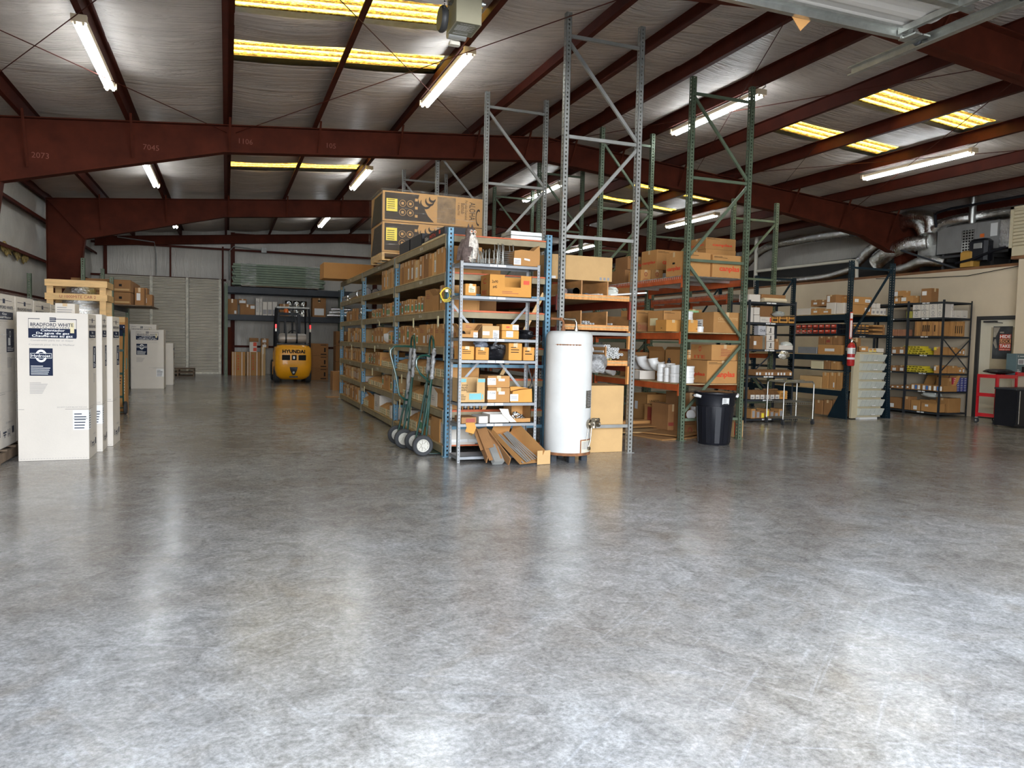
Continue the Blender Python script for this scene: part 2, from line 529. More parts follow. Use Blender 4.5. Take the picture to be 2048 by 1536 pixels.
def insulation(name, col, axis):
    """vinyl faced blanket with creases running across it and a few stains"""
    m, nt, b = newmat(name)
    sc = {'Y': (0.22, 2.2, 0.22), 'V': (2.6, 2.6, 0.25)}[axis]
    n = _noise(nt, 1.6, 4, 0.5)
    c = _ramp(nt, n, [(0.3, tuple(q*0.88 for q in col)), (0.7, tuple(min(1, q*1.08) for q in col))])
    n2 = _noise(nt, 0.9, 7, 0.7, dist=1.5)
    c = _mix(nt, _math(nt, 'MULTIPLY', _ramp(nt, n2, [(0.58, (0, 0, 0)), (0.78, (1, 1, 1))]), 0.5), c, (0.30, 0.24, 0.17))
    sp = nt.nodes.new('ShaderNodeSeparateXYZ')
    nt.links.new(nt.nodes.new('ShaderNodeTexCoord').outputs['Object'], sp.inputs[0])
    for k, (per, off, wid) in enumerate(((1.83, 0.3, .0045), (1.83, 1.1, .0025), (2.71, 0.9, .002))):    # taped seams; the pale and dark lines also paint light and shade of creases
        wv = _noise(nt, 0.5+0.3*k, 3, 0.5)
        yy = _math(nt, 'MULTIPLY_ADD', wv, 0.5, sp.outputs[1] if axis == 'Y' else _math(nt, 'ADD', sp.outputs[0], sp.outputs[1]))
        fr = _math(nt, 'ABSOLUTE', _math(nt, 'SUBTRACT', _math(nt, 'FRACT', _math(nt, 'DIVIDE', _math(nt, 'ADD', yy, off), per)), 0.5))
        c = _mix(nt, _math(nt, 'MULTIPLY', _math(nt, 'LESS_THAN', fr, wid), 0.7), c, (0.78, 0.73, 0.64))
        c = _mix(nt, _math(nt, 'MULTIPLY', _math(nt, 'LESS_THAN', _math(nt, 'ABSOLUTE', _math(nt, 'SUBTRACT', fr, wid*2)), wid), 0.35), c, (0.25, 0.21, 0.18))
    nt.links.new(c, b.inputs['Base Color'])
    b.inputs['Roughness'].default_value = 0.42
    cr = _noise(nt, 2.2, 5, 0.6, sc=sc, dist=0.6)
    rid = _math(nt, 'ABSOLUTE', _math(nt, 'SUBTRACT', cr, 0.5))
    rid = _math(nt, 'POWER', _math(nt, 'MULTIPLY', rid, 2.0), 0.45)
    bn = nt.nodes.new('ShaderNodeBump')
    bn.inputs['Strength'].default_value = 0.75 if axis == 'Y' else 0.3
    bn.inputs['Distance'].default_value = 0.05
    nt.links.new(rid, bn.inputs['Height'])
    nt.links.new(bn.outputs[0], b.inputs['Normal'])
insulation('roof_insulation', (0.60, 0.53, 0.475), 'Y')
insulation('wall_insulation', (0.56, 0.53, 0.47), 'V')
def skylight_mat():
    """aged fibreglass roof panel: amber, streaked along the corrugation"""
    m, nt, b = newmat('amber_fibreglass')
    for n in list(nt.nodes):
        if n != nt.nodes['Material Output']: nt.nodes.remove(n)
    tc = nt.nodes.new('ShaderNodeTexCoord')
    sx = nt.nodes.new('ShaderNodeSeparateXYZ')
    nt.links.new(tc.outputs['Object'], sx.inputs[0])
    w = _math(nt, 'SINE', _math(nt, 'MULTIPLY', sx.outputs[1], 2*PI/0.2))
    n = _noise(nt, 42, 6, 0.85, sc=(0.4, 1, 1))
    f = _math(nt, 'ADD', _math(nt, 'MULTIPLY', w, 0.13), n)
    c = _ramp(nt, f, [(0.40, (0.035, 0.016, 0.003)), (0.47, (0.17, 0.085, 0.006)), (0.56, (0.30, 0.20, 0.03)), (0.72, (0.36, 0.28, 0.07))])
    t = nt.nodes.new('ShaderNodeBsdfTranslucent')
    nt.links.new(c, t.inputs[0])
    g = nt.nodes.new('ShaderNodeBsdfDiffuse')
    nt.links.new(c, g.inputs[0])
    ms = nt.nodes.new('ShaderNodeMixShader')
    ms.inputs[0].default_value = 0.15
    nt.links.new(t.outputs[0], ms.inputs[1])
    nt.links.new(g.outputs[0], ms.inputs[2])
    nt.links.new(ms.outputs[0], nt.nodes['Material Output'].inputs[0])
skylight_mat()
# ============================================================ THE BUILDING
RX, RZ, SLP = 6.0, 5.50, 0.08         # ridge x, rafter top at the ridge, roof slope
XL, XR, YB = -4.38, 16.6, 29.45       # left wall, right wall, back wall
RY = (6.62, 14.12, 21.68)             # rafter lines
def ztop(x): return RZ-SLP*abs(x-RX)  # top of rafters = underside of purlins
PUR = [RX-10.2, RX-8.98, RX-7.48, RX-5.98, RX-4.49, RX-3.03, RX-1.56, RX-0.52, RX+0.48, RX+1.55, RX+3.05, RX+4.55, RX+6.05, RX+7.55, RX+9.05, RX+10.4]
PH = 0.205
sky_l = [(8.92, 9.70), (10.60, 11.40), (16.35, 17.12), (17.92, 18.75)]
sky_r = [(8.95, 9.70), (10.84, 11.56), (16.45, 17.15), (18.25, 18.95)]
def bay_sky(i):
    x0, x1 = PUR[i], PUR[i+1]
    c = (x0+x1)/2
    if 0 < c < 2.95: return sky_l
    if 9 < c < 12.1: return sky_r
    return []
b = MB()
b.box(-7, 22, -16, YB+0.3, -0.3, 0)
struct(b, 'floor', 'polished_concrete')
# ceiling: sagging insulation blanket between the purlins, open where the roof panels are
b = MB()
NX = 7
edges = [XL-0.2]+PUR[1:-1]+[XR+0.2]
for i in range(len(edges)-1):
    x0, x1 = edges[i], edges[i+1]
    sky = bay_sky(i)
    ys = [YF]
    y = YF
    while y < YB+0.34:
        y = min(YB+0.35, y+0.3)
        ys.append(y)
    for a, c in sky: ys += [a, c]
    ys = sorted(set(round(q, 3) for q in ys))
    xs = [x0+(x1-x0)*k/NX for k in range(NX+1)]
    vs = []
    rs = random.Random(i)
    ph = rs.random()*6
    for y in ys:
        atsky = any(a-0.05 < y < c+0.05 for a, c in sky)
        for k, x in enumerate(xs):
            t = math.sin(PI*k/NX)
            z = ztop(x)+PH-0.055*t*(1+0.35*math.sin(y*1.9+ph)+0.25*math.sin(y*4.3+ph*2))
            if atsky: z = ztop(x)+PH-0.02*t
            vs.append((x, y, z))
    fs = []
    for j in range(len(ys)-1):
        ym = (ys[j]+ys[j+1])/2
        if any(a < ym < c for a, c in sky): continue
        for k in range(NX):
            a = j*(NX+1)+k
            fs.append((a, a+NX+1, a+NX+2, a+1))
    b.add(vs, fs, 0)
    # outer roof sheet above
    segs, y = [], YF-0.6
    for a, c in sky:
        segs.append((y, a)); y = c
    segs.append((y, YB+0.3))
    for a, c in segs:
        b.add([(x0, a, ztop(x0)+PH+0.09), (x1, a, ztop(x1)+PH+0.09), (x1, c, ztop(x1)+PH+0.09), (x0, c, ztop(x0)+PH+0.09)], [(0, 1, 2, 3)], 1)
struct(b, 'ceiling', ['roof_insulation', 'galvanised'], smooth=True)
k = 0
for i in range(len(edges)-1):
    for a, c in bay_sky(i):
        x0, x1 = edges[i], edges[i+1]
        b = MB()
        n = 24
        vs = []
        for j in range(n+1):
            y = a-0.03+(c-a+0.06)*j/n
            for x in (x0, x1):
                vs.append((x, y, ztop(x)+PH+0.075+0.012*math.sin(2*PI*y/0.2)))
        b.add(vs, [(2*j, 2*j+2, 2*j+3, 2*j+1) for j in range(n)])
        k += 1
        struct(b, 'window_%d' % k, 'amber_fibreglass')
# purlins: cold formed Z sections
for i, x in enumerate(PUR):
    z = ztop(x)
    b = MB()
    w = 0.07
    s = 1 if x < RX else -1
    t = 0.006
    y0, y1 = YF, YB
    b.box(x-t/2, x+t/2, y0, y1, z, z+PH)
    b.box(min(x, x-s*w), max(x, x-s*w), y0, y1, z, z+t)
    b.box(x-s*w-t/2, x-s*w+t/2, y0, y1, z, z+0.02)
    b.box(min(x, x+s*w), max(x, x+s*w), y0, y1, z+PH-t, z+PH)
    struct(b, 'roof_purlin', 'purlin_steel')
# tapered rafters (I sections) with knees and columns
def rafter(y, name='roof_rafter'):
    pts = [(XL+0.22, 1.00), (-0.05, 0.47), (RX, 0.46), (12.0, 0.52), (14.3, 0.68), (XR-0.22, 1.00)]
    top = [(x, ztop(x)) for x, _ in pts]
    bot = [(x, ztop(x)-d) for x, d in pts]
    bot[0] = (XL+0.22+0.85, ztop(XL+0.22)-0.95)
    bot[-1] = (XR-0.22-0.85, ztop(XR-0.22)-0.95)
    b = MB()
    t = 0.012
    fw = 0.10
    poly = [(x, y-t/2, z) for x, z in top]+[(x, y-t/2, z) for x, z in reversed(bot)]
    b.prism(poly, (0, t, 0))
    for line, s in ((top, -1), (bot, 1)):
        for (x0, z0), (x1, z1) in zip(line, line[1:]):
            b.prism([(x0, y-fw, z0), (x1, y-fw, z1), (x1, y-fw, z1+s*0.016), (x0, y-fw, z0+s*0.016)], (0, 2*fw, 0))
    for xs in (RX-0.02, RX+0.02):            # bolted splice at the ridge
        b.box(xs-0.012, xs+0.012, y-fw, y+fw, ztop(RX)-0.50, ztop(RX)+0.01)
    # columns
    for s, xo in ((1, XL+0.22), (-1, XR-0.22)):
        zt = ztop(xo)
        zb = zt-1.0
        xi_t, xi_b = xo+s*0.85, xo+s*0.38
        b.prism([(xo, y-t/2, zt), (xi_t, y-t/2, zb+0.05), (xi_b, y-t/2, 0), (xo, y-t/2, 0)], (0, t, 0))
        b.prism([(xi_t, y-fw, zb+0.05), (xi_t-s*0.016, y-fw, zb+0.05), (xi_b-s*0.016, y-fw, 0), (xi_b, y-fw, 0)], (0, 2*fw, 0))
        b.box(min(xo, xo+s*0.014), max(xo, xo+s*0.014), y-fw, y+fw, 0, zt)
        b.prism([(xo, y-fw, zt), (xi_t, y-fw, zb+0.05), (xi_t, y-fw, zb+0.03), (xo, y-fw, zt-0.02)], (0, 2*fw, 0))
    o = struct(b, name, 'maroon_steel')
    # flange braces
    for x in PUR[1:-1]:
        if abs(x-RX) < 0.3: continue
        z = ztop(x)
        dz = 0.46 if x > -0.2 else 0.47+(-0.05-x)*0.118
        if x > 12: dz = 0.52+(x-12)*0.08
        q = MB()
        q.bar((x+0.02, y-0.42, z+0.04), (x+0.02, y-0.10, z-dz+0.03), 0.035, 0.006, up=(1, 0, 0))
        q.bar((x+0.035, y-0.42, z+0.04), (x+0.035, y-0.10, z-dz+0.03), 0.006, 0.035, up=(1, 0, 0))
        struct(q, 'flange_brace', 'maroon_steel', parent=o)
    return o
R1 = rafter(RY[1])
R2 = rafter(RY[2])
R0 = rafter(RY[0])
q = MB()
for (u, v, s) in ((60, 312, '2073'), (285, 296, '7045'), (478, 284, '1106'), (655, 293, '105')):
    p = oY(u, v, RY[1]-0.105)
    q.text(s, (p.x, RY[1]-0.0085, p.z), (1, 0, 0), (0, 0, 1), 0.09, 0)
mat('chalk', (0.22, 0.07, 0.045), 0.8)
part(q, 'chalk_number', 'chalk', R1)
# walls ------------------------------------------------------------------
def pillow_wall(name, along, pos, lo, hi, ztf, out, mats='wall_insulation', holes=(), z0=0.0):
    """insulated wall: blanket bulging between girts at given heights"""
    b = MB()
    n = max(2, int((hi-lo)/0.35))
    zs = [z0+k*0.16 for k in range(int((5.8-z0)/0.16)+1)]
    P = lambda a, z, d: (pos+d, a, z) if along == 'Y' else (a, pos+d, z)
    vs = []
    for i in range(n+1):
        a = lo+(hi-lo)*i/n
        for z in zs:
            zz = min(z, ztf(a))
            g = min(abs(zz-h) for h in GIRT)
            d = out*0.05*min(1, g/0.4)
            vs.append(P(a, zz, d))
    m = len(zs)
    fs = []
    for i in range(n):
        am = lo+(hi-lo)*(i+0.5)/n
        for k in range(m-1):
            zm = (zs[k]+zs[k+1])/2
            if any(a0 < am < a1 and h0 < zm < h1 for a0, a1, h0, h1 in holes): continue
            a = i*m+k
            fs.append((a, a+m, a+m+1, a+1))
    b.add(vs, fs)
    for a, c in ((lo, hi),):
        o0 = -out*0.12
        nn = 24
        for i in range(nn):
            x0, x1 = a+(c-a)*i/nn, a+(c-a)*(i+1)/nn
            xm = (x0+x1)/2
            zl = [z0]
            for h in holes:
                if h[0] < xm < h[1]: zl = [h[3]]
            b.quad(P(x0, zl[0], o0), P(x1, zl[0], o0), P(x1, ztf(x1)+0.25, o0), P(x0, ztf(x0)+0.25, o0))
    return struct(b, name, mats, smooth=True)
GIRT = (0, 1.05, 2.2, 3.15, 4.15, 5.0)
pillow_wall('wall_left', 'Y', XL, YF, YB+0.35, lambda y: ztop(XL)+PH, 1)
pillow_wall('wall_right', 'Y', XR, YF, YB+0.35, lambda y: ztop(XR)+PH, -1)
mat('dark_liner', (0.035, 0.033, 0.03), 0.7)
b = MB(); b.box(XR-0.32, XR-0.30, 10.9, YB-0.4, 3.29, 3.95)  # dark panel added to paint the unlit void above the office
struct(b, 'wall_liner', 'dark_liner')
GX0, GX1, GZ = -4.05, -0.16, 3.42     # back roll-up door opening
GIRT = (0, 1.7, 3.42, 4.55, 5.12)
pillow_wall('wall_back', 'X', YB+0.1, XL-0.2, XR+0.2, lambda x: ztop(x)+PH, -1)
# front wall with the open doorway the camera stands in
b = MB()
def fz(x): return ztop(x)+PH+0.1
for x0, x1, z0 in ((XL, DX0, 0), (DX1, XR, 0), (DX0, DX1, DZ)):
    n = 8
    for i in range(n):
        a, c = x0+(x1-x0)*i/n, x0+(x1-x0)*(i+1)/n
        b.add([(a, YF-0.1, z0), (c, YF-0.1, z0), (c, YF-0.1, fz(c)), (a, YF-0.1, fz(a)), (a, YF, z0), (c, YF, z0), (c, YF, fz(c)), (a, YF, fz(a))],
              [(0, 1, 2, 3), (5, 4, 7, 6), (0, 4, 5, 1)])
for x in (DX0, DX1): b.quad((x, YF-0.1, 0), (x, YF, 0), (x, YF, DZ), (x, YF-0.1, DZ))
struct(b, 'wall_front', 'wall_insulation')
# girts on the left wall (trim) and back wall
for z in (2.2, 3.15, 4.15):
    for y0, y1 in ((YF, RY[0]), (RY[0], RY[1]), (RY[1], RY[2]), (RY[2], YB)):
        b = MB()
        b.box(XL+0.05, XL+0.22, y0+0.01, y1-0.01, z-0.006, z)
        b.box(XL+0.21, XL+0.22, y0+0.01, y1-0.01, z-0.07, z)
        b.box(XL+0.04, XL+0.05, y0+0.01, y1-0.01, z-0.006, z+0.06)
        struct(b, 'wall_girt', 'purlin_steel')
for z, x0, x1 in ((4.55, XL, 11), (3.44, XL, 0.0), (5.12, 0.2, 12), (3.0, 0.2, 12), (1.05, 0.2, 8)):
    b = MB()
    b.box(x0, x1, YB-0.11, YB+0.05, z-0.006, z)
    b.box(x0, x1, YB-0.12, YB-0.11, z-0.075, z)
    struct(b, 'wall_girt', 'purlin_steel')
for x, w in ((-3.9, 0.1), (-1.85, 0.05), (-0.12, 0.06), (0.22, 0.14), (5.4, 0.16), (10, 0.16)):   # end wall columns
    b = MB()
    z0 = 3.44 if w < 0.06 else 0
    z1 = 4.55 if w < 0.06 else (ztop(x)+0.1 if w > 0.11 else 4.6)
    b.box(x-w/2, x+w/2, YB-0.155, YB-0.145, z0, z1)
    b.box(x-0.006, x+0.006, YB-0.15, YB-0.03, z0, z1)
    b.box(x-w/2, x+w/2, YB-0.04, YB-0.03, z0, z1)
    struct(b, 'wall_post', 'purlin_steel')
b = MB()                                 # end rafter along the back wall
for i in range(len(PUR)-1):
    x0, x1 = PUR[i], PUR[i+1]
    b.prism([(x0, YB-0.2, ztop(x0)), (x1, YB-0.2, ztop(x1)), (x1, YB-0.2, ztop(x1)-0.3), (x0, YB-0.2, ztop(x0)-0.3)], (0, 0.012, 0))
    for dz in (0, -0.3):
        b.prism([(x0, YB-0.28, ztop(x0)+dz), (x1, YB-0.28, ztop(x1)+dz), (x1, YB-0.28, ztop(x1)+dz-0.014), (x0, YB-0.28, ztop(x0)+dz-0.014)], (0, 0.16, 0))
struct(b, 'roof_rafter', 'maroon_steel')
# back roll-up doors: corrugated curtain with guide posts
mat('curtain', (0.42, 0.38, 0.30), 0.45, 0.3, var=0.1, scale=2)
mat('guide', (0.50, 0.47, 0.38), 0.5, 0.3, var=0.35, scale=9)
def curtain(name, x0, x1, y, z1):
    b = MB()
    vs = []
    n = int(z1/0.0275)
    for i in range(n+1):
        z = z1*i/n
        ph = (z/0.11) % 1
        d = 0.0 if ph < 0.45 else (0.028 if ph < 0.9 else 0.0)
        vs += [(x0, y-d, z), (x1, y-d, z)]
    b.add(vs, [(2*i, 2*i+1, 2*i+3, 2*i+2) for i in range(n)])
    o = struct(b, name, 'curtain')
    return o
d1 = curtain('door_1', GX0, -2.50, YB-0.17, GZ)
d2 = curtain('door_2', -2.42, -1.36, YB-0.17, GZ)
d3 = curtain('door_3', -1.24, GX1-0.02, YB-0.17, GZ)
for o, x in ((d1, -2.46), (d2, -1.30), (d3, -0.21)):
    q = MB()
    q.box(x-0.045, x+0.045, YB-0.24, YB-0.18, 0, GZ)
    part(q, 'door_guide', 'guide', o)
q = MB()
q.box(-1.24, -0.2, YB-0.21, YB-0.18, 0.0, 0.05)
part(q, 'bottom_bar', 'guide', d3)
# office partition on the right with mezzanine deck and door
PX, PZ = 15.3, 3.22
DY0, DY1, DH = 10.70, 11.66, 2.12
b = MB()
b.box(PX, PX+0.12, DY1+0.06, YB-0.3, 0, PZ)
b.box(PX, PX+0.12, 10.60, DY1+0.06, DH+0.07, PZ)
b.box(PX-0.02, PX+0.1, 10.52, 10.60, 0, PZ+0.08)
b.box(14.95, PX-0.02, 10.52, 10.60, 0, PZ+0.08)
b.box(14.90, 14.95, YF, 10.60, 0, PZ+0.08)
struct(b, 'wall_office', 'cream_wall')
b = MB()
b.box(PX+0.01, XR-0.2, 10.82, YB-0.3, PZ, PZ+0.06)
b.box(14.97, XR-0.2, YF+0.1, 10.82, PZ+0.1, PZ+0.16)
mat('deck_board', (0.20, 0.09, 0.035), 0.7, var=0.3)
struct(b, 'mezzanine_deck', 'deck_board')
b = MB()
b.box(PX-0.02, PX+0.13, DY1, DY1+0.07, 0, DH+0.07)
b.box(PX-0.02, PX+0.13, 10.62, DY1, DH, DH+0.07)
struct(b, 'trim_1', 'dark_frame')
b = MB()
b.box(PX+0.03, PX+0.075, 10.83, DY1, 0.02, DH-0.01)
b.box(PX+0.015, PX+0.03, 10.9, 11.5, 0.22, 0.85)
b.box(PX+0.008, PX+0.016, 10.98, 11.42, 0.30, 0.77)
b.box(PX+0.015, PX+0.03, 10.84, 11.45, 1.0, 2.0)
od = struct(b, 'door_4', 'door_cream')
mat('mirror_pane', (0.42, 0.36, 0.25), 0.25, var=0.1)
q = MB()
q.box(PX+0.008, PX+0.014, 10.86, 11.40, 1.04, 1.95)
part(q, 'door_pane', 'mirror_pane', od)
q = MB()
q.box(PX-0.05, PX+0.02, 11.28, 11.55, 2.05, 2.09)
q.bar((PX-0.03, 11.5, 2.08), (PX+0.0, 11.15, 2.04), 0.015, 0.015)
part(q, 'door_closer', 'dark_frame', od)
# poster on the door
mat('poster_dark', (0.05, 0.055, 0.06), 0.4, var=0.6, scale=4)
mat('poster_tan', (0.30, 0.27, 0.22), 0.5, var=0.4, scale=6)
mat('poster_orange', (0.75, 0.33, 0.16), 0.5)
X = PX+0.004
q = MB()
q.box(X-0.002, X+0.002, 10.93, 11.35, 1.28, 1.97, 0)
xd, yd = (0, -1, 0), (0, 0, 1)
q.add([(X-.0035, 11.34, 1.95), (X-.0035, 11.20, 1.95), (X-.0035, 11.29, 1.74), (X-.0035, 11.34, 1.74)], [(0, 1, 2, 3)], 4)
q.add([(X-.0035, 11.31, 1.70), (X-.0035, 11.28, 1.70), (X-.0035, 11.24, 1.52), (X-.0035, 11.28, 1.50), (X-.0035, 11.34, 1.62)], [(0, 1, 2, 3, 4)], 4)
q.patch((X-0.002, 11.2, 1.825), xd, yd, 0.09, 0.03, 4)
for i, (w, c) in enumerate((('HIDE', 1), ('LOCK', 2), ('TAKE', 1))):
    z = 1.71-i*0.1
    q.patch((X-0.003, 11.20, z), xd, yd, 0.25, 0.09, c)
    q.text(w, (X-0.004, 11.19, z+0.013), xd, yd, 0.064, 3 if c == 1 else 5, 0.23, bold=0.03)
q.patch((X-0.003, 11.20, 1.46), xd, yd, 0.25, 0.04, 1)
q.text('YOUR KEYS', (X-0.004, 11.19, 1.468), xd, yd, 0.022, 3, 0.22)
o = q.build('door_poster', ['poster_dark', 'ink_red', 'poster_orange', 'ink_white', 'poster_tan', 'ink_black'], loc=(X, 11.05, 1.3))
tag(o, 'dark poster reading HIDE LOCK TAKE taped on the cream office door', 'poster')
# raised overhead door with its tracks
dpl = on(1462, 0, 2, 4.2)
b = MB()
ZD = 4.20
yb = 5.22
sec = 0.61
x0, x1 = DX0+0.05, 5.73
vs = []
n = 78
for i in range(n+1):
    y = yb-0.06-(4.7-0.06)*i/n
    ph = (i % 8)
    d = (0, 0.022, 0.022, 0, 0, 0.012, 0.012, 0)[ph]
    vs += [(x0, y, ZD+0.05+d), (x1, y, ZD+0.05+d)]
b.add(vs, [(2*i, 2*i+1, 2*i+3, 2*i+2) for i in range(n)])
b.box(x0, x1, 0.5, yb-0.05, ZD+0.09, ZD+0.1)
mat('door_white', (0.66, 0.62, 0.56), 0.4, 0.1, var=0.06, sc=(0.2, 3, 1))
ohd = struct(b, 'door_5', 'door_white')
q = MB()
q.box(x0, x1, yb-0.05, yb, ZD-0.02, ZD+0.10)
q.box(x0, x1, yb-0.11, yb-0.05, ZD+0.03, ZD+0.05)
part(q, 'bottom_rail', 'galvanised', ohd)
for yy in (yb-0.61, yb-1.22, yb-1.83, yb-2.44):
    q = MB()
    q.box(x0, x1, yy-0.035, yy+0.035, ZD+0.01, ZD+0.05)
    part(q, 'section_rail', 'galvanised', ohd)
q = MB()
q.box(x0, x1+0.02, yb-1.24, yb-1.18, ZD-0.08, ZD+0.01)
q.box(x0, x1+0.02, yb-1.24, yb-1.14, ZD-0.082, ZD-0.074)
part(q, 'strut', 'galvanised', ohd)
for xs in (3.95, 5.6):
    q = MB()
    q.box(xs-0.04, xs+0.04, yb-4.6, yb-0.06, ZD+0.02, ZD+0.05)
    q.box(xs-0.055, xs-0.04, yb-4.6, yb-0.06, ZD-0.005, ZD+0.05)
    part(q, 'door_stile', 'galvanised', ohd)
for yy in (yb-0.12, yb-1.08):
    q = MB()
    q.box(5.585, 5.665, yy-0.09, yy+0.09, ZD-0.045, ZD-0.03)
    q.box(5.68, 5.76, yy-0.09, yy+0.09, ZD-0.045, ZD-0.03)
    for dx in (5.63, 5.71):
        q.cyl((dx, yy, ZD-0.045), (dx, yy, ZD-0.02), 0.011, n=8)
        q.box(dx-0.012, dx+0.012, yy-0.012, yy+0.012, ZD-0.04, ZD+0.02)
    q.cyl((5.58, yy+0.055, ZD-0.025), (5.80, yy+0.055, ZD-0.025), 0.016, n=10)
    q.lathe((5.76, yy+0.055, ZD-0.03), [(0.0, 0), (0.035, 0), (0.04, 0.01), (0.035, 0.025), (0, 0.025)], 14, 1, 'X')
    part(q, 'roller_hinge', ['galvanised', 'rubber'], ohd)
q = MB()
for xs in (5.80,):
    prof = [(0, 0), (0.085, 0), (0.085, 0.06), (0.075, 0.06), (0.075, 0.012), (0.012, 0.012), (0.012, 0.06), (0, 0.06)]
    q.prism([(xs+0.02-c, 0.2, ZD-0.085+a) for a, c in prof], (0, 5.75, 0))
    q.bar((xs+0.03, 0.2, ZD+0.02), (xs+0.03, 5.9, ZD+0.02), 0.05, 0.006)
    q.bar((xs+0.055, 0.2, ZD-0.01), (xs+0.055, 5.9, ZD-0.01), 0.006, 0.06)
part(q, 'door_track', 'galvanised', ohd)
q = MB()
q.prism([(4.42, 5.225, 4.20), (4.64, 5.225, 4.19), (4.53, 5.225, 4.08)], (0, 0.004, 0))
part(q, 'torn_tab', 'cardboard', ohd)
# wall column caps on back wall done; crossing wind-brace rods under the roof
def rod(a, b, name='brace_rod', r=0.006, m='purlin_steel'):
    q = MB()
    q.cyl(a, b, r, n=6)
    return struct(q, name, m)
def rp(u, v, x=None, y=None): return oY(u, v, y)
zr = lambda x, d=0.12: ztop(x)-d
for (xa, xb) in ((-4.2, 0.0), (0.15, 4.6), (5.9, 9.5), (9.6, 14.0)):
    rod((xa, RY[0]+0.1, zr(xa)), (xb, RY[1]-0.02, zr(xb)))
    rod((xb, RY[0]+0.1, zr(xb)), (xa, RY[1]-0.02, zr(xa)))
# fluorescent strips
def strip(x, y0, label, lit=True):
    L = 2.44
    z = ztop(x)-0.02
    t = thing('ceiling_light', label, 'light', (x, y0, z), group='fluorescent strip lights under the roof')
    q = MB()
    q.prism([(-0.065, 0, 0.0), (-0.055, 0, -0.05), (0.055, 0, -0.05), (0.065, 0, 0.0)], (0, L, 0))
    part(q, 'fixture_body', 'fixture_tan', t)
    for y in (0.0, L-0.05):
        q = MB()
        q.box(-0.08, 0.08, y-(0.012 if y == 0 else -0.012), y+0.05+(0.012 if y else 0), -0.075, 0.005)
        for sx in (-0.04, 0.04): q.box(sx-0.012, sx+0.012, y+0.01, y+0.04, -0.10, -0.06)
        part(q, 'end_cap', 'fixture_tan', t)
    for sx in (-0.04, 0.04):
        q = MB()
        q.cyl((sx, 0.04, -0.085), (sx, L-0.04, -0.085), 0.019, n=10, caps=False)
        part(q, 'light_tube', 'tube_lit', t, smooth=True)
    return t
LX = [(-1.52, 'left purlin row'), (2.98, 'second purlin row'), (7.66, 'row just right of the ridge'), (12.24, 'right purlin row')]
LY = [(9.62, 'nearest the doorway'), (17.0, 'in the middle bay'), (24.05, 'in the far bay')]
for x, n1 in LX:
    for y, n2 in LY:
        strip(x, y, 'twin tube strip light %s on the %s' % (n2, n1))
# ============================================================ RACKS
def cpost(h, w, d, t=0.004, lip=0.012, m=0, inx=1):
    """punched C channel post: web towards -Y, flanges back, base plate"""
    b = MB()
    b.box(-w/2, w/2, -d/2, -d/2+t, 0, h)
    b.box(-w/2, -w/2+t, -d/2, d/2, 0, h)
    b.box(w/2-t, w/2, -d/2, d/2, 0, h)
    b.box(-w/2, -w/2+lip, d/2-t, d/2, 0, h)
    b.box(w/2-lip, w/2, d/2-t, d/2, 0, h)
    return b
def rack(name, label, x0, x1, ys, h, pmat, smat, hor, dia, levels, bmat, bh=0.11, dmat='particle_board', cat='rack', w=0.076, d=0.07, hs=None, deck_from=0, wire=(), edge=None):
    t = thing(name, label, cat, (x0, ys[0], 0))
    ox, oy = x0, ys[0]
    proto = None
    for i, y in enumerate(ys):
        hh = (hs[i] if hs else h)
        for x in (x0+w/2, x1-w/2):
            b = cpost(hh, w, d)
            b.box(-w/2-0.02, w/2+0.02, -d/2-0.02, d/2+0.02, 0, 0.006)
            o = b.build('upright_post', pmat)
            o.parent = t
            o.location = (x-ox, y-oy+d/2, 0)
        for z in hor:
            if z > hh-0.05: continue
            b = MB()
            b.box(x0+w-ox, x1-w-ox, y-oy+0.015, y-oy+0.045, z-0.02, z+0.02)
            part(b, 'brace', smat, t)
        for (za, zb) in dia:
            if max(za, zb) > hh: continue
            b = MB()
            b.bar((x0+w-ox-0.01, y-oy+0.03, za), (x1-w-ox+0.01, y-oy+0.03, zb), 0.03, 0.04)
            part(b, 'diagonal_brace', smat, t)
    for i in range(len(ys)-1):
        ya, yb = ys[i]-oy+d, ys[i+1]-oy
        for k, z in enumerate(levels):
            for x in (x0+0.02, x1-0.02):
                b = MB()
                b.box(x-0.022-ox, x+0.022-ox, ya, yb, z-bh, z-0.02)
                b.box(x-0.012-ox, x+0.012-ox, ya, yb, z-0.02, z-0.012)
                for yy, s in ((ya, 1), (yb, -1)):
                    b.box(x-0.027-ox, x+0.027-ox, min(yy, yy+s*0.035), max(yy, yy+s*0.035), z-bh-0.07, z+0.0)
                part(b, 'beam', bmat, t)
            b = MB()
            if k in wire:
                yy = ya
                while yy < yb-0.02:
                    b.box(0.0, x1-x0, yy, yy+0.008, z-0.012, z-0.004)
                    b.box(-0.006, 0.002, yy, yy+0.008, z-0.05, z-0.004)
                    b.box(x1-x0-0.002, x1-x0+0.006, yy, yy+0.008, z-0.05, z-0.004)
                    yy += 0.055
                for j in range(12):
                    xx = 0.02+(x1-x0-0.04)*j/11
                    b.box(xx-0.004, xx+0.004, ya, yb, z-0.004, z)
                for q in range(4):
                    yy = ya+(yb-ya)*(q+0.5)/4
                    b.box(0.03, x1-x0-0.03, yy-0.02, yy+0.02, z-0.05, z-0.012)
                part(b, 'wire_deck', 'galvanised', t)
            else:
                b.box(0.0, x1-x0, ya, yb, z-0.014, z)
                if edge: b.box(-0.002, x1-x0+0.002, ya-0.004, ya, z-0.012, z+0.004, 1)
                part(b, 'deck', [dmat, edge] if edge else dmat, t)
    return t
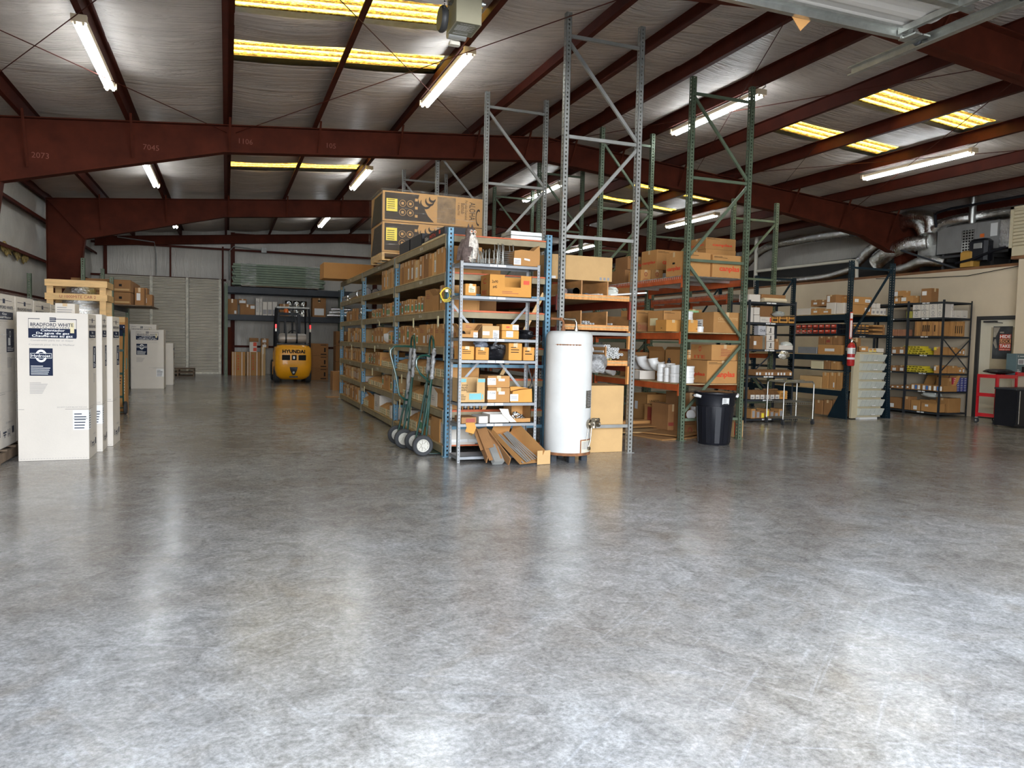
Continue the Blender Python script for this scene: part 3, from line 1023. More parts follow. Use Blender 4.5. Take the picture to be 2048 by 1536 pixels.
# blue rack -------------------------------------------------------------
BX0, BX1 = 2.45, 3.80
BY = (8.65, 11.60, 14.60, 17.55)
BL = (2.67, 2.22, 1.77, 1.33, 0.94, 0.56, 0.13)
blue = rack('pallet_rack', 'long blue pallet rack with tan beams packed with cartons along the left aisle', BX0, BX1, BY, 2.72,
            'post_blue', 'steel_blue', (0.35, 1.1, 1.95), (), BL, 'beam_tan', 0.10, hs=(2.74, 2.66, 2.66, 2.66), edge='beam_orange')
for z in BL[:6]:
    b = MB()
    b.box(0.07, 1.28, 0.03, 0.07, z-0.09, z-0.02)
    b.box(0.07, 1.28, 0.02, 0.035, z-0.018, z-0.004, 1)
    part(b, 'end_beam', ['beam_tan', 'beam_orange'], blue)
b = MB()
b.bar((1.28, 0.079, 2.02), (0.35, 0.079, 0.25), 0.02, 0.045)
part(b, 'timber_brace', 'pine', blue)
# paper tags hanging on the beams
q = MB()
for (yy, z, s) in ((9.0, 1.70, 1), (10.3, 1.70, 1), (13.2, 1.28, .8), (9.4, 1.27, 1), (15.8, 1.27, .8), (11.9, 1.27, .8), (11.0, .88, 1), (13.4, .88, 1), (10.4, .47, 1), (11.1, .5, 1.1), (14.2, .5, .9), (12.8, 1.70, .6)):
    q.box(-0.012, -0.008, yy-BY[0]-0.035, yy-BY[0]+0.035, z-0.13*s, z, 0)
for z in BL[:5]:
    for yy in (9.9, 12.9, 16.0):
        q.text('W1-4', (-0.005, yy-BY[0]+0.1, z-0.075), (0, -1, 0), (0, 0, 1), 0.045, 1)
part(q, 'paper_tag', ['paper_tag', 'ink_white'], blue)
# grey rack row ---------------------------------------------------------
GRX0, GRX1 = 3.84, 4.93
grey = rack('pallet_rack', 'tall grey steel rack row just right of the blue rack, uprights standing bare above', GRX0, GRX1, (8.48, 11.5, 14.5, 17.5), 5.4,
            'post_grey', 'steel_grey', (0.35, 1.53, 2.72, 3.93, 5.13), ((5.05, 3.97), (2.78, 3.87)), (2.0, 1.62, 1.17), 'beam_maroon', 0.12,
            hs=(5.4, 5.36, 5.36, 5.36), w=0.07)
# green rack row --------------------------------------------------------
NX0, NX1 = 6.26, 7.37
NY = (9.40, 12.2, 15.1, 18.0)
GH = (0.31, 1.48, 2.66, 3.85, 5.05)
GD = ((5.0, 3.9), (2.72, 3.8), (2.58, 1.55), (0.42, 1.42))
green = rack('pallet_rack', 'tall green upright rack with orange beams behind the black bin', NX0, NX1, NY, 5.28,
             'post_green', 'steel_green', GH, GD, (2.44, 1.61, 0.84), 'beam_orange', 0.11, wire=(0,), w=0.076)
# further rows ----------------------------------------------------------
mid = rack('pallet_rack', 'green rack row behind the dark metal shelf unit, tops level with the duct', 9.15, 10.25, (12.2, 15.1, 18.0), 4.27,
           'post_green', 'steel_green', (0.31, 1.48, 2.75, 3.9), ((2.85, 3.85), (1.4, 0.4)), (2.44, 1.3), 'beam_orange', 0.11, wire=(0,))
far = rack('pallet_rack', 'dim green rack row at the far back behind the grey racks', 5.1, 6.2, (20.5, 23.4, 26.3), 4.9,
           'post_green', 'steel_green', (0.4, 1.6, 2.8, 4.0, 4.7), ((4.6, 4.05), (2.9, 3.95)), (3.2, 1.7), 'beam_maroon', 0.11)
navy = rack('pallet_rack', 'dark navy pallet rack by the office wall with a fire extinguisher on its post', 11.68, 12.86, (11.72, 14.6, 17.5), 3.19,
            'post_navy', 'steel_navy', (3.05,), ((1.62, 3.05),), (2.13, 1.30, 0.58), 'steel_navy', 0.13, w=0.085, hs=(3.19, 3.1, 3.1))
for z in (1.72, 0.98):
    b = MB()
    b.box(0.03, 1.15, 0.07, 5.7, z-0.02, z)
    part(b, 'shelf', 'steel_navy', navy)
for x in (0.0, 1.18):
    b = MB()
    s = 1 if x else -1
    b.prism([(x-0.005, -0.05, 0), (x-0.005, 0.45, 0), (x-0.005, 0.08, 0.62), (x-0.005, -0.0, 0.62)], (0.01, 0, 0))
    part(b, 'guard_plate', 'steel_navy', navy)
# back wall rack --------------------------------------------------------
bk = thing('pallet_rack', 'dark heavy beam rack against the back wall beside the roll up door', 'rack', (0.0, 27.9, 0))
for x in (0.0, 4.0, 7.9):
    for y in (0.0, 1.0):
        b = cpost(3.2 if y == 0 else 3.2, 0.10, 0.09)
        o = b.build('upright_post', 'post_green')
        o.parent = bk
        o.location = (x, y, 0)
for z, th in ((3.1, 0.21), (2.14, 0.19)):
    for i in (0, 1):
        for y in (-0.02, 1.0):
            b = MB()
            b.box(i*3.95+0.05, i*3.95+3.95, y-0.03, y+0.03, z-th, z)
            part(b, 'beam', 'shelf_dark', bk)
        b = MB()
        b.box(i*3.95+0.05, i*3.95+3.95, 0, 1.0, z-0.03, z-0.01)
        part(b, 'deck', 'old_wood', bk)
# left wall cantilever rack holding long cartons
lw = thing('pallet_rack', 'green upright rack by the left wall holding long brown cartons', 'rack', (-3.9, 18.6, 0))
for y in (0.0, 2.8):
    for x in (0.0, 1.0, 1.55):
        o = cpost(2.62 if x != 1.0 else 3.0, 0.08, 0.07).build('upright_post', 'post_green')
        o.parent = lw
        o.location = (x, y, 0)
for z in (2.02, 0.9):
    for x in (0.0, 1.55):
        b = MB()
        b.box(x-0.02, x+0.02, 0, 2.8, z-0.1, z)
        part(b, 'beam', 'shelf_dark', lw)
    b = MB()
    b.box(0, 1.55, 0, 2.8, z, z+0.02)
    part(b, 'deck', 'old_wood', lw)
# bolted metal shelf units ------------------------------------------------
def angle(b, x, y, sx, sy, z0, z1, w=0.035, t=0.003, m=0):
    b.box(min(x, x+sx*w), max(x, x+sx*w), min(y, y+sy*t), max(y, y+sy*t), z0, z1, m)
    b.box(min(x, x+sx*t), max(x, x+sx*t), min(y, y+sy*w), max(y, y+sy*w), z0, z1, m)
def shelf_unit(name, label, x0, x1, y0, y1, h, levels, pm, sm, tag_mat='paper', braces=(), tags=True, front='Y', mids=(), group=None):
    t = thing(name, label, 'shelf', (x0, y0, 0), group=group)
    W_, D_ = x1-x0, y1-y0
    for x, sx in ((0, 1), (W_, -1)):
        for y, sy in ((0, 1), (D_, -1)):
            b = MB()
            cx, cy = x+sx*0.0175, y+sy*0.0175
            b.box(min(x, x+sx*0.035)-cx, max(x, x+sx*0.035)-cx, min(y, y+sy*0.003)-cy, max(y, y+sy*0.003)-cy, 0, h)
            b.box(min(x, x+sx*0.003)-cx, max(x, x+sx*0.003)-cx, min(y, y+sy*0.035)-cy, max(y, y+sy*0.035)-cy, 0, h)
            o = b.build('corner_post', pm)
            o.parent = t
            o.location = (cx, cy, 0)
    for m_ in mids:
        b = MB()
        if front == 'Y': b.box(m_-x0-0.02, m_-x0+0.02, -0.003, 0.03, 0, h)
        else: b.box(-0.003, 0.03, m_-y0-0.025, m_-y0+0.025, 0, h)
        part(b, 'middle_post', sm, t)
    for z in levels:
        b = MB()
        b.box(0.002, W_-0.002, 0.002, D_-0.002, z-0.004, z)
        for y in (0.002, D_-0.004): b.box(0.002, W_-0.002, y, y+0.002, z-0.035, z)
        for x in (0.002, W_-0.004): b.box(x, x+0.002, 0.002, D_-0.002, z-0.035, z)
        part(b, 'shelf_board', sm, t)
        if tags:
            b = MB()
            if front == 'Y':
                b.box(W_*0.36, W_*0.445, -0.001, 0.001, z-0.029, z-0.004)
                b.box(W_*0.46, W_*0.56, -0.001, 0.001, z-0.029, z-0.004)
                b.text('A5B', (W_*0.38, -0.0015, z-0.022), (1, 0, 0), (0, 0, 1), 0.012, 1)
            else:
                for c in mids_c(y0, y1, mids):
                    b.box(-0.001, 0.001, c-y0-0.09, c-y0-0.01, z-0.03, z-0.005)
                    b.box(-0.001, 0.001, c-y0+0.01, c-y0+0.09, z-0.03, z-0.005)
            part(b, 'shelf_tag', ['paper', 'ink_black'], t)
    for a, c in braces:
        b = MB()
        b.bar((a[0], a[1], a[2]), (c[0], c[1], c[2]), 0.003, 0.028, up=(0, 0, 1))
        part(b, 'cross_brace', sm, t)
    return t
def mids_c(y0, y1, mids):
    e = [y0]+list(mids)+[y1]
    return [(a+b)/2 for a, b in zip(e, e[1:])]
SX0, SX1, SY0, SY1 = 2.475, 3.455, 8.20, 8.55
SL = (2.29, 1.92, 1.435, 1.185, 0.69, 0.45, 0.07)
W_, D_ = SX1-SX0, SY1-SY0
unit = shelf_unit('metal_shelf_unit', 'light grey seven shelf metal unit standing at the end of the blue rack', SX0, SX1, SY0, SY1, 2.31, SL, 'post_shelf', 'shelf_grey',
                  braces=(((0, D_, 1.85), (W_, D_, 0.75)), ((W_, D_, 1.85), (0, D_, 0.75)), ((W_, 0, 1.15), (W_, D_, 0.72)), ((W_, D_, 1.15), (W_, 0, 0.72)),
                          ((0.0, D_, 1.15), (W_*0.5, D_, 1.43)),))
MXA, MXB, MYA, MYB = 9.03, 10.12, 11.45, 12.0
ML = (2.25, 1.87, 1.37, 0.875, 0.43, 0.07)
munit = shelf_unit('metal_shelf_unit', 'dark grey metal shelf unit behind the wire cart, cream tubes on top', MXA, MXB, MYA, MYB, 2.28, ML, 'shelf_dark', 'shelf_dark',
                   braces=(((0, 0.55, 1.35), (1.09, 0.55, 0.45)), ((0, 0.55, 0.45), (1.09, 0.55, 1.35)), ((0.0, 0, 1.35), (0.0, 0.55, 0.9))))
WXA, WXB, WYA, WYB = 14.35, 15.2, 11.78, 14.3
WL = (2.48, 2.14, 1.74, 1.33, 0.935, 0.54, 0.08)
wunit = shelf_unit('metal_shelf_unit', 'long dark grey shelving against the cream office wall beside the door', WXA, WXB, WYA, WYB, 2.52, WL, 'shelf_dark', 'shelf_dark', front='X', mids=(12.68, 13.6),
                   braces=(((0.0, 0, 1.7), (0.85, 0, 0.98)), ((0.85, 0, 1.7), (0.0, 0, 0.98))))
# ============================================================ CARTONS AND GOODS
def face(f, D):
    x, y, z = D
    if f == 'F': return Vector((-x/2, -y/2, 0)), Vector((1, 0, 0)), x, z
    if f == 'L': return Vector((-x/2, y/2, 0)), Vector((0, -1, 0)), y, z
    if f == 'R': return Vector((x/2, -y/2, 0)), Vector((0, 1, 0)), y, z
UPZ = Vector((0, 0, 1))
def deco(b, D, items, mats):
    """printing on a box: ('P',face,u,v,w,h,mat) patch or ('T',face,u,v,w,h,text,mat) lettering, fractions of the face"""
    for q_, it in enumerate(items):
        o, xd, w, h = face(it[1], D)
        o = o+xd.cross(UPZ)*(0.00012*q_)
        mm = it[-1]
        if mm not in mats: mats.append(mm)
        k = mats.index(mm)
        p = o+xd*(it[2]*w)+UPZ*(it[3]*h)
        if it[0] == 'P': b.patch(p, xd, UPZ, it[4]*w, it[5]*h, k, 0.0012)
        elif it[0] == 'T': b.text(it[6], p+xd.cross(UPZ)*0.001, xd, UPZ, it[5]*h, k, it[4]*w if it[4] else None, bold=0.035 if it[6] == 'canplas' else 0.0 if mm == 'ink_grey' else 0.012)
        elif it[0] == 'N':      # lines of small print
            n = it[6]
            for i in range(n):
                ww = it[4]*w*(0.6+0.4*((i*7919) % 10)/10)
                b.patch(p+UPZ*(it[5]*h*(n-1-i)/n), xd, UPZ, ww, it[5]*h/n*0.34, k, 0.0015)
        elif it[0] == 'O':      # ring
            r = it[4]*h/2
            n = xd.cross(UPZ)
            vs = []
            for i in range(20):
                a = 2*PI*i/20
                for rr in (r, r*0.66): vs.append(p+n*0.0011+xd*(rr*0.8*math.cos(a))+UPZ*(rr*math.sin(a)))
            b.add(vs, [(2*i, 2*((i+1) % 20), 2*((i+1) % 20)+1, 2*i+1) for i in range(20)], k)
def carton(x0, x1, y0, y1, z0, z1, label, m='cardboard', items=(), group=None, name='carton', cat='box', rot=0.0, tape=True, opened=False, split=False, cut=None):
    D = (x1-x0, y1-y0, z1-z0)
    mats = [m, 'tape']
    b = MB()
    x, y, z = D[0]/2, D[1]/2, D[2]
    if opened:
        t = 0.005
        b.box(-x, x, -y, y, 0, t)
        b.box(-x, -x+t, -y, y, 0, z)
        b.box(x-t, x, -y, y, 0, z)
        if cut:
            a, c, h = cut
            ux, uc = -x+2*x*a, -x+2*x*c
            b.box(-x, ux, -y, -y+t, 0, z)
            b.box(uc, x, -y, -y+t, 0, z)
            b.box(ux, uc, -y, -y+t, 0, h*z)
        else: b.box(-x, x, -y, -y+t, 0, z)
        b.box(-x, x, y-t, y, 0, z)
        if opened == 2:
            for s in (-1, 1):
                b.prism([(s*x, -y, z), (s*x, y, z), (s*(x+0.05), y*0.98, z+0.07), (s*(x+0.05), -y*0.98, z+0.07)], (0, 0, 0.004))
    else:
        g = min(0.004, D[0]*0.1)
        b.bbox(-x, x, -y, y, 0, z, g)
        if tape and D[2] > 0.1:
            w = min(0.025, x*0.3)
            if D[0] >= D[1]:
                b.box(-x, x, -w, w, z, z+0.001, 1)
                b.box(-x-0.001, -x, -w, w, z*0.8, z+0.001, 1)
            else:
                b.box(-w, w, -y, y, z, z+0.001, 1)
                b.box(-w, w, -y-0.001, -y, z*0.75, z+0.001, 1)
    if not split: deco(b, D, items, mats)
    o = b.build(name, mats, loc=None)
    o.location = ((x0+x1)/2, (y0+y1)/2, z0+0.002)
    o.rotation_euler.z = rot
    tag(o, label, cat, group)
    if split and items:
        def bag(it):
            u, v, w = it[2], it[3], it[4] or 0
            if callable(split): return split(it)
            return {'F': 'front_printing', 'L': 'side_printing', 'R': 'side_printing'}[it[1]]
        names = []
        for it in items:
            if bag(it) not in names: names.append(bag(it))
        for nm in names:
            b2 = MB()
            mm = []
            deco(b2, D, [it for it in items if bag(it) == nm], mm)
            part(b2, nm.split('|')[0], mm, o)
    return o
def fb(u0, u1, vt, z0, Y, dep, um=None):
    """box standing at height z0 whose face towards the doorway spans pixel columns u0..u1 with its top at row vt"""
    v = vt
    a, c = oY(u0, v, Y), oY(u1, v, Y)
    zt = (a.z+c.z)/2
    return a.x, c.x, Y, Y+dep, z0, max(z0+0.03, zt)
def sb(u0, u1, vt, z0, X, dep):
    """box whose left face lies on the plane x = X"""
    a, c = oX(u1, vt, X), oX(u0, vt, X)
    return X, X+dep, a.y, c.y, z0, max(z0+0.03, oX((u0+u1)/2, vt, X).z)
LVL = ['top deck', 'second shelf down', 'third shelf down', 'fourth shelf down', 'third shelf up', 'second shelf up', 'bottom shelf']
BAY = ['near bay', 'middle bay', 'far bay']
rnd = random.Random(11)
LAB = ('P', 'L', 0.25, 0.22, 0.5, 0.42, 'paper')
def style_box(st, x, ya, yb, z, h, where, rnd):
    w = yb-ya
    dep = rnd.uniform(0.35, 0.5)
    if st == 'tall':
        m = rnd.choice(['cardboard', 'cardboard', 'cardboard_dark', 'cardboard_pale'])
        its = [('P', 'L', 0.3, 0.15, 0.4, 0.5, 'paper'), ('N', 'L', 0.36, 0.2, 0.25, 0.4, 6, 'ink_grey')] if rnd.random() < 0.4 else []
        return carton(x, x+dep, ya, yb, z, z+h, 'tall thin brown carton'+where, m, its, group='upright thin cartons on the blue rack', name='narrow_carton')
    if st == 'green':
        m = rnd.choice(['cardboard', 'cardboard', 'cardboard_dark'])
        u, v = rnd.uniform(0.12, 0.4), rnd.uniform(0.05, 0.3)
        its = [('P', 'L', u, v, 0.45, 0.55, 'paper'), ('P', 'L', u, v+0.11, 0.45, 0.34, 'ink_green'), ('N', 'L', u+0.05, v+0.42, 0.3, 0.1, 2, 'ink_black')]
        if rnd.random() < 0.3: its.append(('T', 'F', 0.2, 0.5, 0.6, 0.15, 'CHARLOTTE', 'ink_maroon'))
        return carton(x+rnd.uniform(0, 0.03), x+dep, ya, yb, z, z+h, 'green labelled carton'+where, m, its, group='green labelled cartons on the blue rack')
    if st == 'brand':
        its = [('T', 'F', 0.08, 0.5, 0.8, 0.14, 'CHARLOTTE', 'ink_maroon'), ('N', 'L', 0.15, 0.6, 0.5, 0.25, 3, 'ink_maroon')]
        if rnd.random() < 0.5: its += [('P', 'L', 0.55, 0.1, 0.25, 0.35, 'paper')]
        return carton(x, x+dep, ya, yb, z, z+h, 'maroon printed carton'+where, 'cardboard', its, group='maroon printed cartons on the blue rack')
    if st == 'open':
        return carton(x, x+dep, ya, yb, z, z+h, 'open topped brown carton'+where, rnd.choice(['cardboard_orange', 'cardboard']), (), opened=2, group='open cartons on the blue rack', name='open_carton')
    if st == 'white':
        return carton(x, x+dep, ya, yb, z, z+h, 'plain white box'+where, 'carton_white', [('N', 'L', 0.2, 0.3, 0.5, 0.3, 3, 'ink_grey')] if w > 0.12 else (), tape=False, group='white boxes on the blue rack', name='white_box')
    if st == 'bin':
        b = MB()
        d = 0.42
        t = 0.004
        b.box(-d/2, -d/2+t, -w/2+0.002, w/2-0.002, 0, h*0.62, 0)
        for s in (-1, 1):
            y = s*(w/2-0.004)
            b.prism([(-d/2, y, 0), (d/2, y, 0), (d/2, y, h), (-d/2+0.12, y, h), (-d/2, y, h*0.62)], (0, -s*t, 0), 1)
        b.box(d/2-t, d/2, -w/2+0.002, w/2-0.002, 0, h, 1)
        b.box(-d/2, d/2, -w/2+0.002, w/2-0.002, 0, t, 1)
        b.box(-d/2+0.05, d/2-0.02, -w/2+0.01, w/2-0.01, 0.01, h*0.45, 3)
        for i in range(2):
            for j in range(2):
                b.box(-d/2-0.001, -d/2, -w/4+i*w/2-0.008, -w/4+i*w/2+0.008, h*0.2+j*h*0.2, h*0.2+j*h*0.2+0.012, 2)
        o = b.build('parts_bin', ['carton_cream', 'cardboard', 'ink_black', 'old_wood'])
        o.location = (x+d/2+0.005, (ya+yb)/2, z+0.002)
        return tag(o, 'cream fronted parts bin'+where, 'bin', 'cream fronted parts bins on the blue rack')
    if st == 'can':
        r = min(0.055, w/2)
        b = MB()
        n = max(1, int(h/0.13))
        for i in range(n):
            b.lathe((0, 0, i*0.125), [(r*0.8, 0), (r, 0.005), (r, 0.05), (r*0.93, 0.055), (r, 0.06), (r, 0.112), (r*0.75, 0.12)], 14)
        o = b.build('duct_fitting', 'chrome', smooth=True)
        o.location = (x+r+0.01, (ya+yb)/2, z+0.002)
        return tag(o, 'shiny metal vent collars'+where, 'fitting', 'shiny vent collars on the blue rack')
    if st == 'bag':
        return blob('plastic_bag', (x+0.15, (ya+yb)/2, z+h/2), (0.15, w/2, h/2), 'white_plastic', 'crumpled white bag'+where, 'bag', 3)
def blob(name, c, r, m, label, cat, seed=0, n=14, amp=0.22, flat=True, group=None):
    """crumpled bag or wrapped lump, flat underneath"""
    rs = random.Random(seed)
    K = [(rs.uniform(2, 6), rs.uniform(2, 6), rs.uniform(2, 6), rs.uniform(0, 6)) for _ in range(5)]
    vs = []
    nr = n//2+1
    for i in range(nr+1):
        th = PI*i/nr
        for j in range(n):
            p = 2*PI*j/n
            q = Vector((math.sin(th)*math.cos(p), math.sin(th)*math.sin(p), math.cos(th)))
            d = 1+amp*sum(math.sin(a*q.x+bb*q.y+cc*q.z+e) for a, bb, cc, e in K)/3
            x, y, z = q.x*r[0]*d, q.y*r[1]*d, q.z*r[2]*d
            if flat: z = max(z, -r[2]*0.98)
            vs.append((x, y, min(z, r[2])))
    fs = [(i*n+j, (i+1)*n+j, (i+1)*n+(j+1) % n, i*n+(j+1) % n) for i in range(nr) for j in range(n)]
    b = MB().add(vs, fs)
    o = b.build(name, m, smooth=True)
    o.location = c
    return tag(o, label, cat, group)
# the blue rack's shelves: (style, number, height lo, hi, width lo, hi) from the near post backwards
FILL = {
 1: [[('tall', 2, .36, .38, .13, .17), ('tall', 2, .30, .33, .16, .22), ('tall', 5, .28, .33, .18, .3), ('tall', 4, .31, .34, .16, .2), ('tall', 2, .33, .35, .2, .26)],
     [('tall', 7, .31, .34, .13, .18)], []],
 2: [[('tall', 1, .28, .30, .06, .07), ('green', 2, .30, .31, .14, .18), ('open', 1, .19, .2, .3, .3), ('brand', 1, .28, .29, .4, .42), ('green', 7, .17, .23, .16, .26)],
     [('green', 5, .2, .24, .17, .26), ('green', 4, .13, .16, .16, .28)], [('can', 6, .2, .3, .11, .12), ('tall', 5, .2, .3, .2, .3)]],
 3: [[('brand', 3, .26, .28, .2, .3), ('tall', 2, .2, .24, .08, .1), ('brand', 1, .27, .28, .4, .42), ('green', 1, .2, .22, .2, .22), ('green', 3, .18, .28, .2, .22), ('brand', 1, .27, .28, .3, .32), ('green', 2, .18, .26, .16, .2)],
     [('green', 4, .16, .2, .14, .2), ('bag', 1, .2, .22, .3, .3), ('brand', 3, .25, .29, .25, .32), ('green', 2, .2, .24, .14, .2)],
     [('tall', 7, .22, .29, .1, .2), ('white', 2, .1, .13, .12, .14), ('tall', 3, .2, .3, .14, .2)]],
 4: [[('bin', 23, .16, .17, .118, .124)],
     [('bin', 9, .14, .15, .118, .124), ('brand', 2, .22, .24, .22, .26), ('green', 4, .15, .2, .14, .2), ('tall', 2, .17, .2, .14, .16)],
     [('white', 1, .1, .11, .1, .11), ('tall', 16, .22, .29, .1, .18)]],
 5: [[('open', 1, .18, .2, .4, .42), ('white', 2, .26, .28, .3, .36), ('bin', 10, .15, .16, .118, .124)],
     [('tall', 1, .2, .22, .2, .22), ('green', 1, .24, .25, .2, .22), ('brand', 1, .26, .27, .42, .44), ('green', 1, .2, .22, .16, .2), ('bin', 10, .13, .15, .12, .13)],
     [('white', 1, .1, .11, .16, .18), ('tall', 13, .21, .28, .1, .2)]],
 6: [[('white', 1, .25, .27, .2, .22), ('tall', 1, .36, .38, .4, .42), ('tall', 2, .22, .25, .2, .24), ('green', 1, .26, .28, .36, .38), ('bin', 4, .2, .21, .13, .14), ('white', 2, .2, .25, .16, .18)],
     [('white', 2, .2, .22, .14, .16), ('bin', 6, .17, .19, .14, .15), ('white', 1, .28, .3, .5, .52), ('open', 1, .3, .32, .5, .52), ('bin', 6, .17, .19, .14, .15)],
     [('white', 2, .2, .28, .2, .24), ('brand', 1, .28, .3, .4, .42), ('tall', 10, .22, .3, .1, .2)]],
}
for lv, bays in FILL.items():
    z = BL[lv]
    for bi, runs in enumerate(bays):
        y = BY[bi]+0.09
        k = 0
        for st, n, h0, h1, w0, w1 in runs:
            for _ in range(n):
                w = rnd.uniform(w0, w1)
                if y+w > BY[bi+1]-0.02: break
                k += 1
                od = ORD[k-1] if k <= 20 else 'last' if k > 22 else ORD[k-1-20]+' past the twentieth'
                if k > 20: od = 'twenty '+ORD[k-21]
                where = ', %s from near post, %s, %s, blue rack' % (od, BAY[bi], LVL[lv])
                h = min(rnd.uniform(h0, h1), (BL[lv-1]-.12 if lv else 9)-z-.012)
                if st == 'open': h = min(h, (BL[lv-1]-.12)-z-.085)
                style_box(st, BX0+0.02+(rnd.uniform(0, 0.02)), y, y+w, z, z and h, where, rnd)
                y += w+rnd.uniform(0.002, 0.012)
# second line of cartons behind them, seen from the end and over the tops
for lv, xs in ((1, 3.05), (2, 3.0), (6, 3.0)):
    y = 9.7
    for k in range(2):
        w = rnd.uniform(0.35, 0.6)
        carton(xs+0.12*k, xs+0.12*k+0.45, y, y+w, BL[lv], BL[lv]+rnd.uniform(0.24, 0.34),
               'big brown carton in the back line, %s from the end, %s, blue rack' % (ORD[k], LVL[lv]), rnd.choice(['cardboard', 'cardboard_dark', 'cardboard_pale']), group='cartons in the back line of the blue rack')
        y += w+0.05
# ============================================================ LEFT SIDE
def heater_bag(it):
    f, u, v = it[1], it[2], it[3]
    if f == 'F':
        if v > .82: return 'brand_panel|F'
        if v > .77: return 'slogan_lines|F'
        if v > .57: return 'logo_panel|F'
        if v > .4: return 'small_print|F'
        if v > .345: return 'clamp_line|F'
        if v > .2: return 'shipping_label|F'
        return 'seam_print|F'
    if v > .8: return 'brand_panel|R'
    if v > .6: return 'logo_panel|R'
    if v > .5: return 'small_print|R'
    if v > .345: return 'clamp_line|R'
    if v > .2: return 'shipping_label|R'
    return 'handling_symbols|R'
def heater_carton(x0, x1, y0, y1, z0, h, label, rot=0.0, front=True, side=True, sheet=True, group='white water heater cartons'):
    F = []
    if front:
        e = 0.004
        for (u, v, w, hh) in ((.16, .955, .16, e), (.53, .955, .30, e), (.16, .835, e, .124), (.83, .835, e*1.5, .124)): F.append(('P', 'F', u, v, w, hh, 'ink_navy'))
        for i in range(3): F.append(('P', 'F', .455, .938+i*.011, .09, .007, 'ink_navy'))
        F.append(('T', 'F', .19, .908, .60, .022, 'BRADFORD WHITE', 'ink_navy'))
        F.append(('T', 'F', .21, .896, .52, .008, 'W A T E R   H E A T E R S', 'ink_navy'))
        F.append(('P', 'F', .16, .828, .67, .065, 'ink_navy'))
        F += [('T', 'F', .33, .874, .34, .015, 'Calentador', 'ink_white'), ('T', 'F', .27, .855, .46, .014, 'De agua de gas', 'ink_white'), ('T', 'F', .21, .836, .57, .015, 'Chauffe-eau au gaz', 'ink_white')]
        F += [('P', 'F', .745, .865, .055, .07, 'carton_cream')]
        F += [('T', 'F', .19, .808, .60, .012, 'Construido para ser el mejor', 'ink_grey'), ('T', 'F', .165, .779, .64, .012, 'Construit pour être le Meilleur', 'ink_grey')]
        F += [('P', 'F', .17, .575, .325, .185, 'ink_navy'), ('O', 'F', .333, .708, .085, 0, 'ink_white'), ('P', 'F', .182, .692, .30, .034, 'ink_white'),
              ('P', 'F', .187, .6945, .29, .029, 'ink_navy'), ('T', 'F', .2, .701, .265, .017, 'Hydrojet', 'ink_white'), ('N', 'F', .19, .585, .28, .065, 5, 'ink_white')]
        F += [('N', 'F', .17, .455, .26, .08, 9, 'ink_grey'), ('T', 'F', .55, .358, .42, .007, 'DO NOT CLAMP BELOW THIS LINE', 'ink_grey'),
              ('P', 'F', 0.01, .347, .08, .0015, 'ink_navy'), ('P', 'F', .66, .347, .34, .0015, 'ink_navy')]
        if sheet:
            F += [('P', 'F', .77, .205, .23, .135, 'paper'), ('N', 'F', .79, .215, .18, .115, 6, 'ink_navy'), ('P', 'F', .78, .283, .2, .002, 'ink_navy')]
        for i in range(24): F.append(('P', 'F', .03+i*.04, .012, .022, .002, 'ink_grey'))
    if side:
        F += [('P', 'R', .1, .958, .75, .003, 'ink_navy'), ('P', 'R', .44, .94, .1, .03, 'ink_navy'), ('T', 'R', .1, .905, .8, .02, 'BRADFORD WHITE', 'ink_navy'),
              ('P', 'R', .1, .835, .8, .05, 'ink_navy'), ('T', 'R', .4, .866, .2, .013, 'Gas', 'ink_white'), ('T', 'R', .2, .843, .6, .013, 'Water Heater', 'ink_white'),
              ('T', 'R', .3, .82, .35, .007, 'BUILT TO BE THE BEST', 'ink_grey'), ('O', 'R', .15, .762, .015, 0, 'ink_grey'),
              ('P', 'R', .58, .62, .35, .155, 'ink_navy'), ('O', 'R', .75, .74, .045, 0, 'ink_white'), ('P', 'R', .66, .665, .1, .05, 'ink_white'), ('N', 'R', .62, .63, .28, .03, 3, 'ink_white'),
              ('N', 'R', .6, .52, .25, .07, 7, 'ink_grey'), ('T', 'R', .05, .358, .7, .006, 'DO NOT CLAMP BELOW THIS LINE', 'ink_grey'), ('P', 'R', 0, .347, .5, .0015, 'ink_navy'),
              ('T', 'R', .5, .15, .3, .012, '21-260-23', 'ink_grey')]
        if sheet: F += [('P', 'R', 0, .205, .25, .135, 'paper'), ('N', 'R', .03, .215, .18, .115, 7, 'ink_navy')]
        for i, (w, hh) in enumerate(((.05, .045), (.12, .02), (.1, .004), (.1, .045))):
            u = .2+i*.19
            F.append(('P', 'R', u, .075, w, hh if i != 1 else .008, 'ink_navy'))
            if i == 1: F += [('P', 'R', u+.045, .06, .025, .04, 'ink_navy'), ('P', 'R', u-.02, .09, .16, .012, 'ink_navy')]
            if i == 2: F += [('P', 'R', u, .06, .02, .05, 'ink_navy'), ('P', 'R', u+.08, .06, .02, .05, 'ink_navy')]
    o = carton(x0, x1, y0, y1, z0, z0+h, label, 'carton_white', F, group, 'water_heater_carton', 'box', rot, tape=False, split=heater_bag)
    return o
heater_carton(-2.08, -1.41, 9.33, 9.86, 0, 1.60, 'tall white water heater carton facing the doorway, nearest of the free standing row')
heater_carton(-2.02, -1.36, 9.90, 10.34, 0, 1.61, 'tall white water heater carton directly behind the nearest one', rot=0.02)
heater_carton(-1.96, -1.30, 10.38, 10.93, 0, 1.60, 'tall white water heater carton at the back of the row of three', rot=-0.02, sheet=False)
yy = 9.02
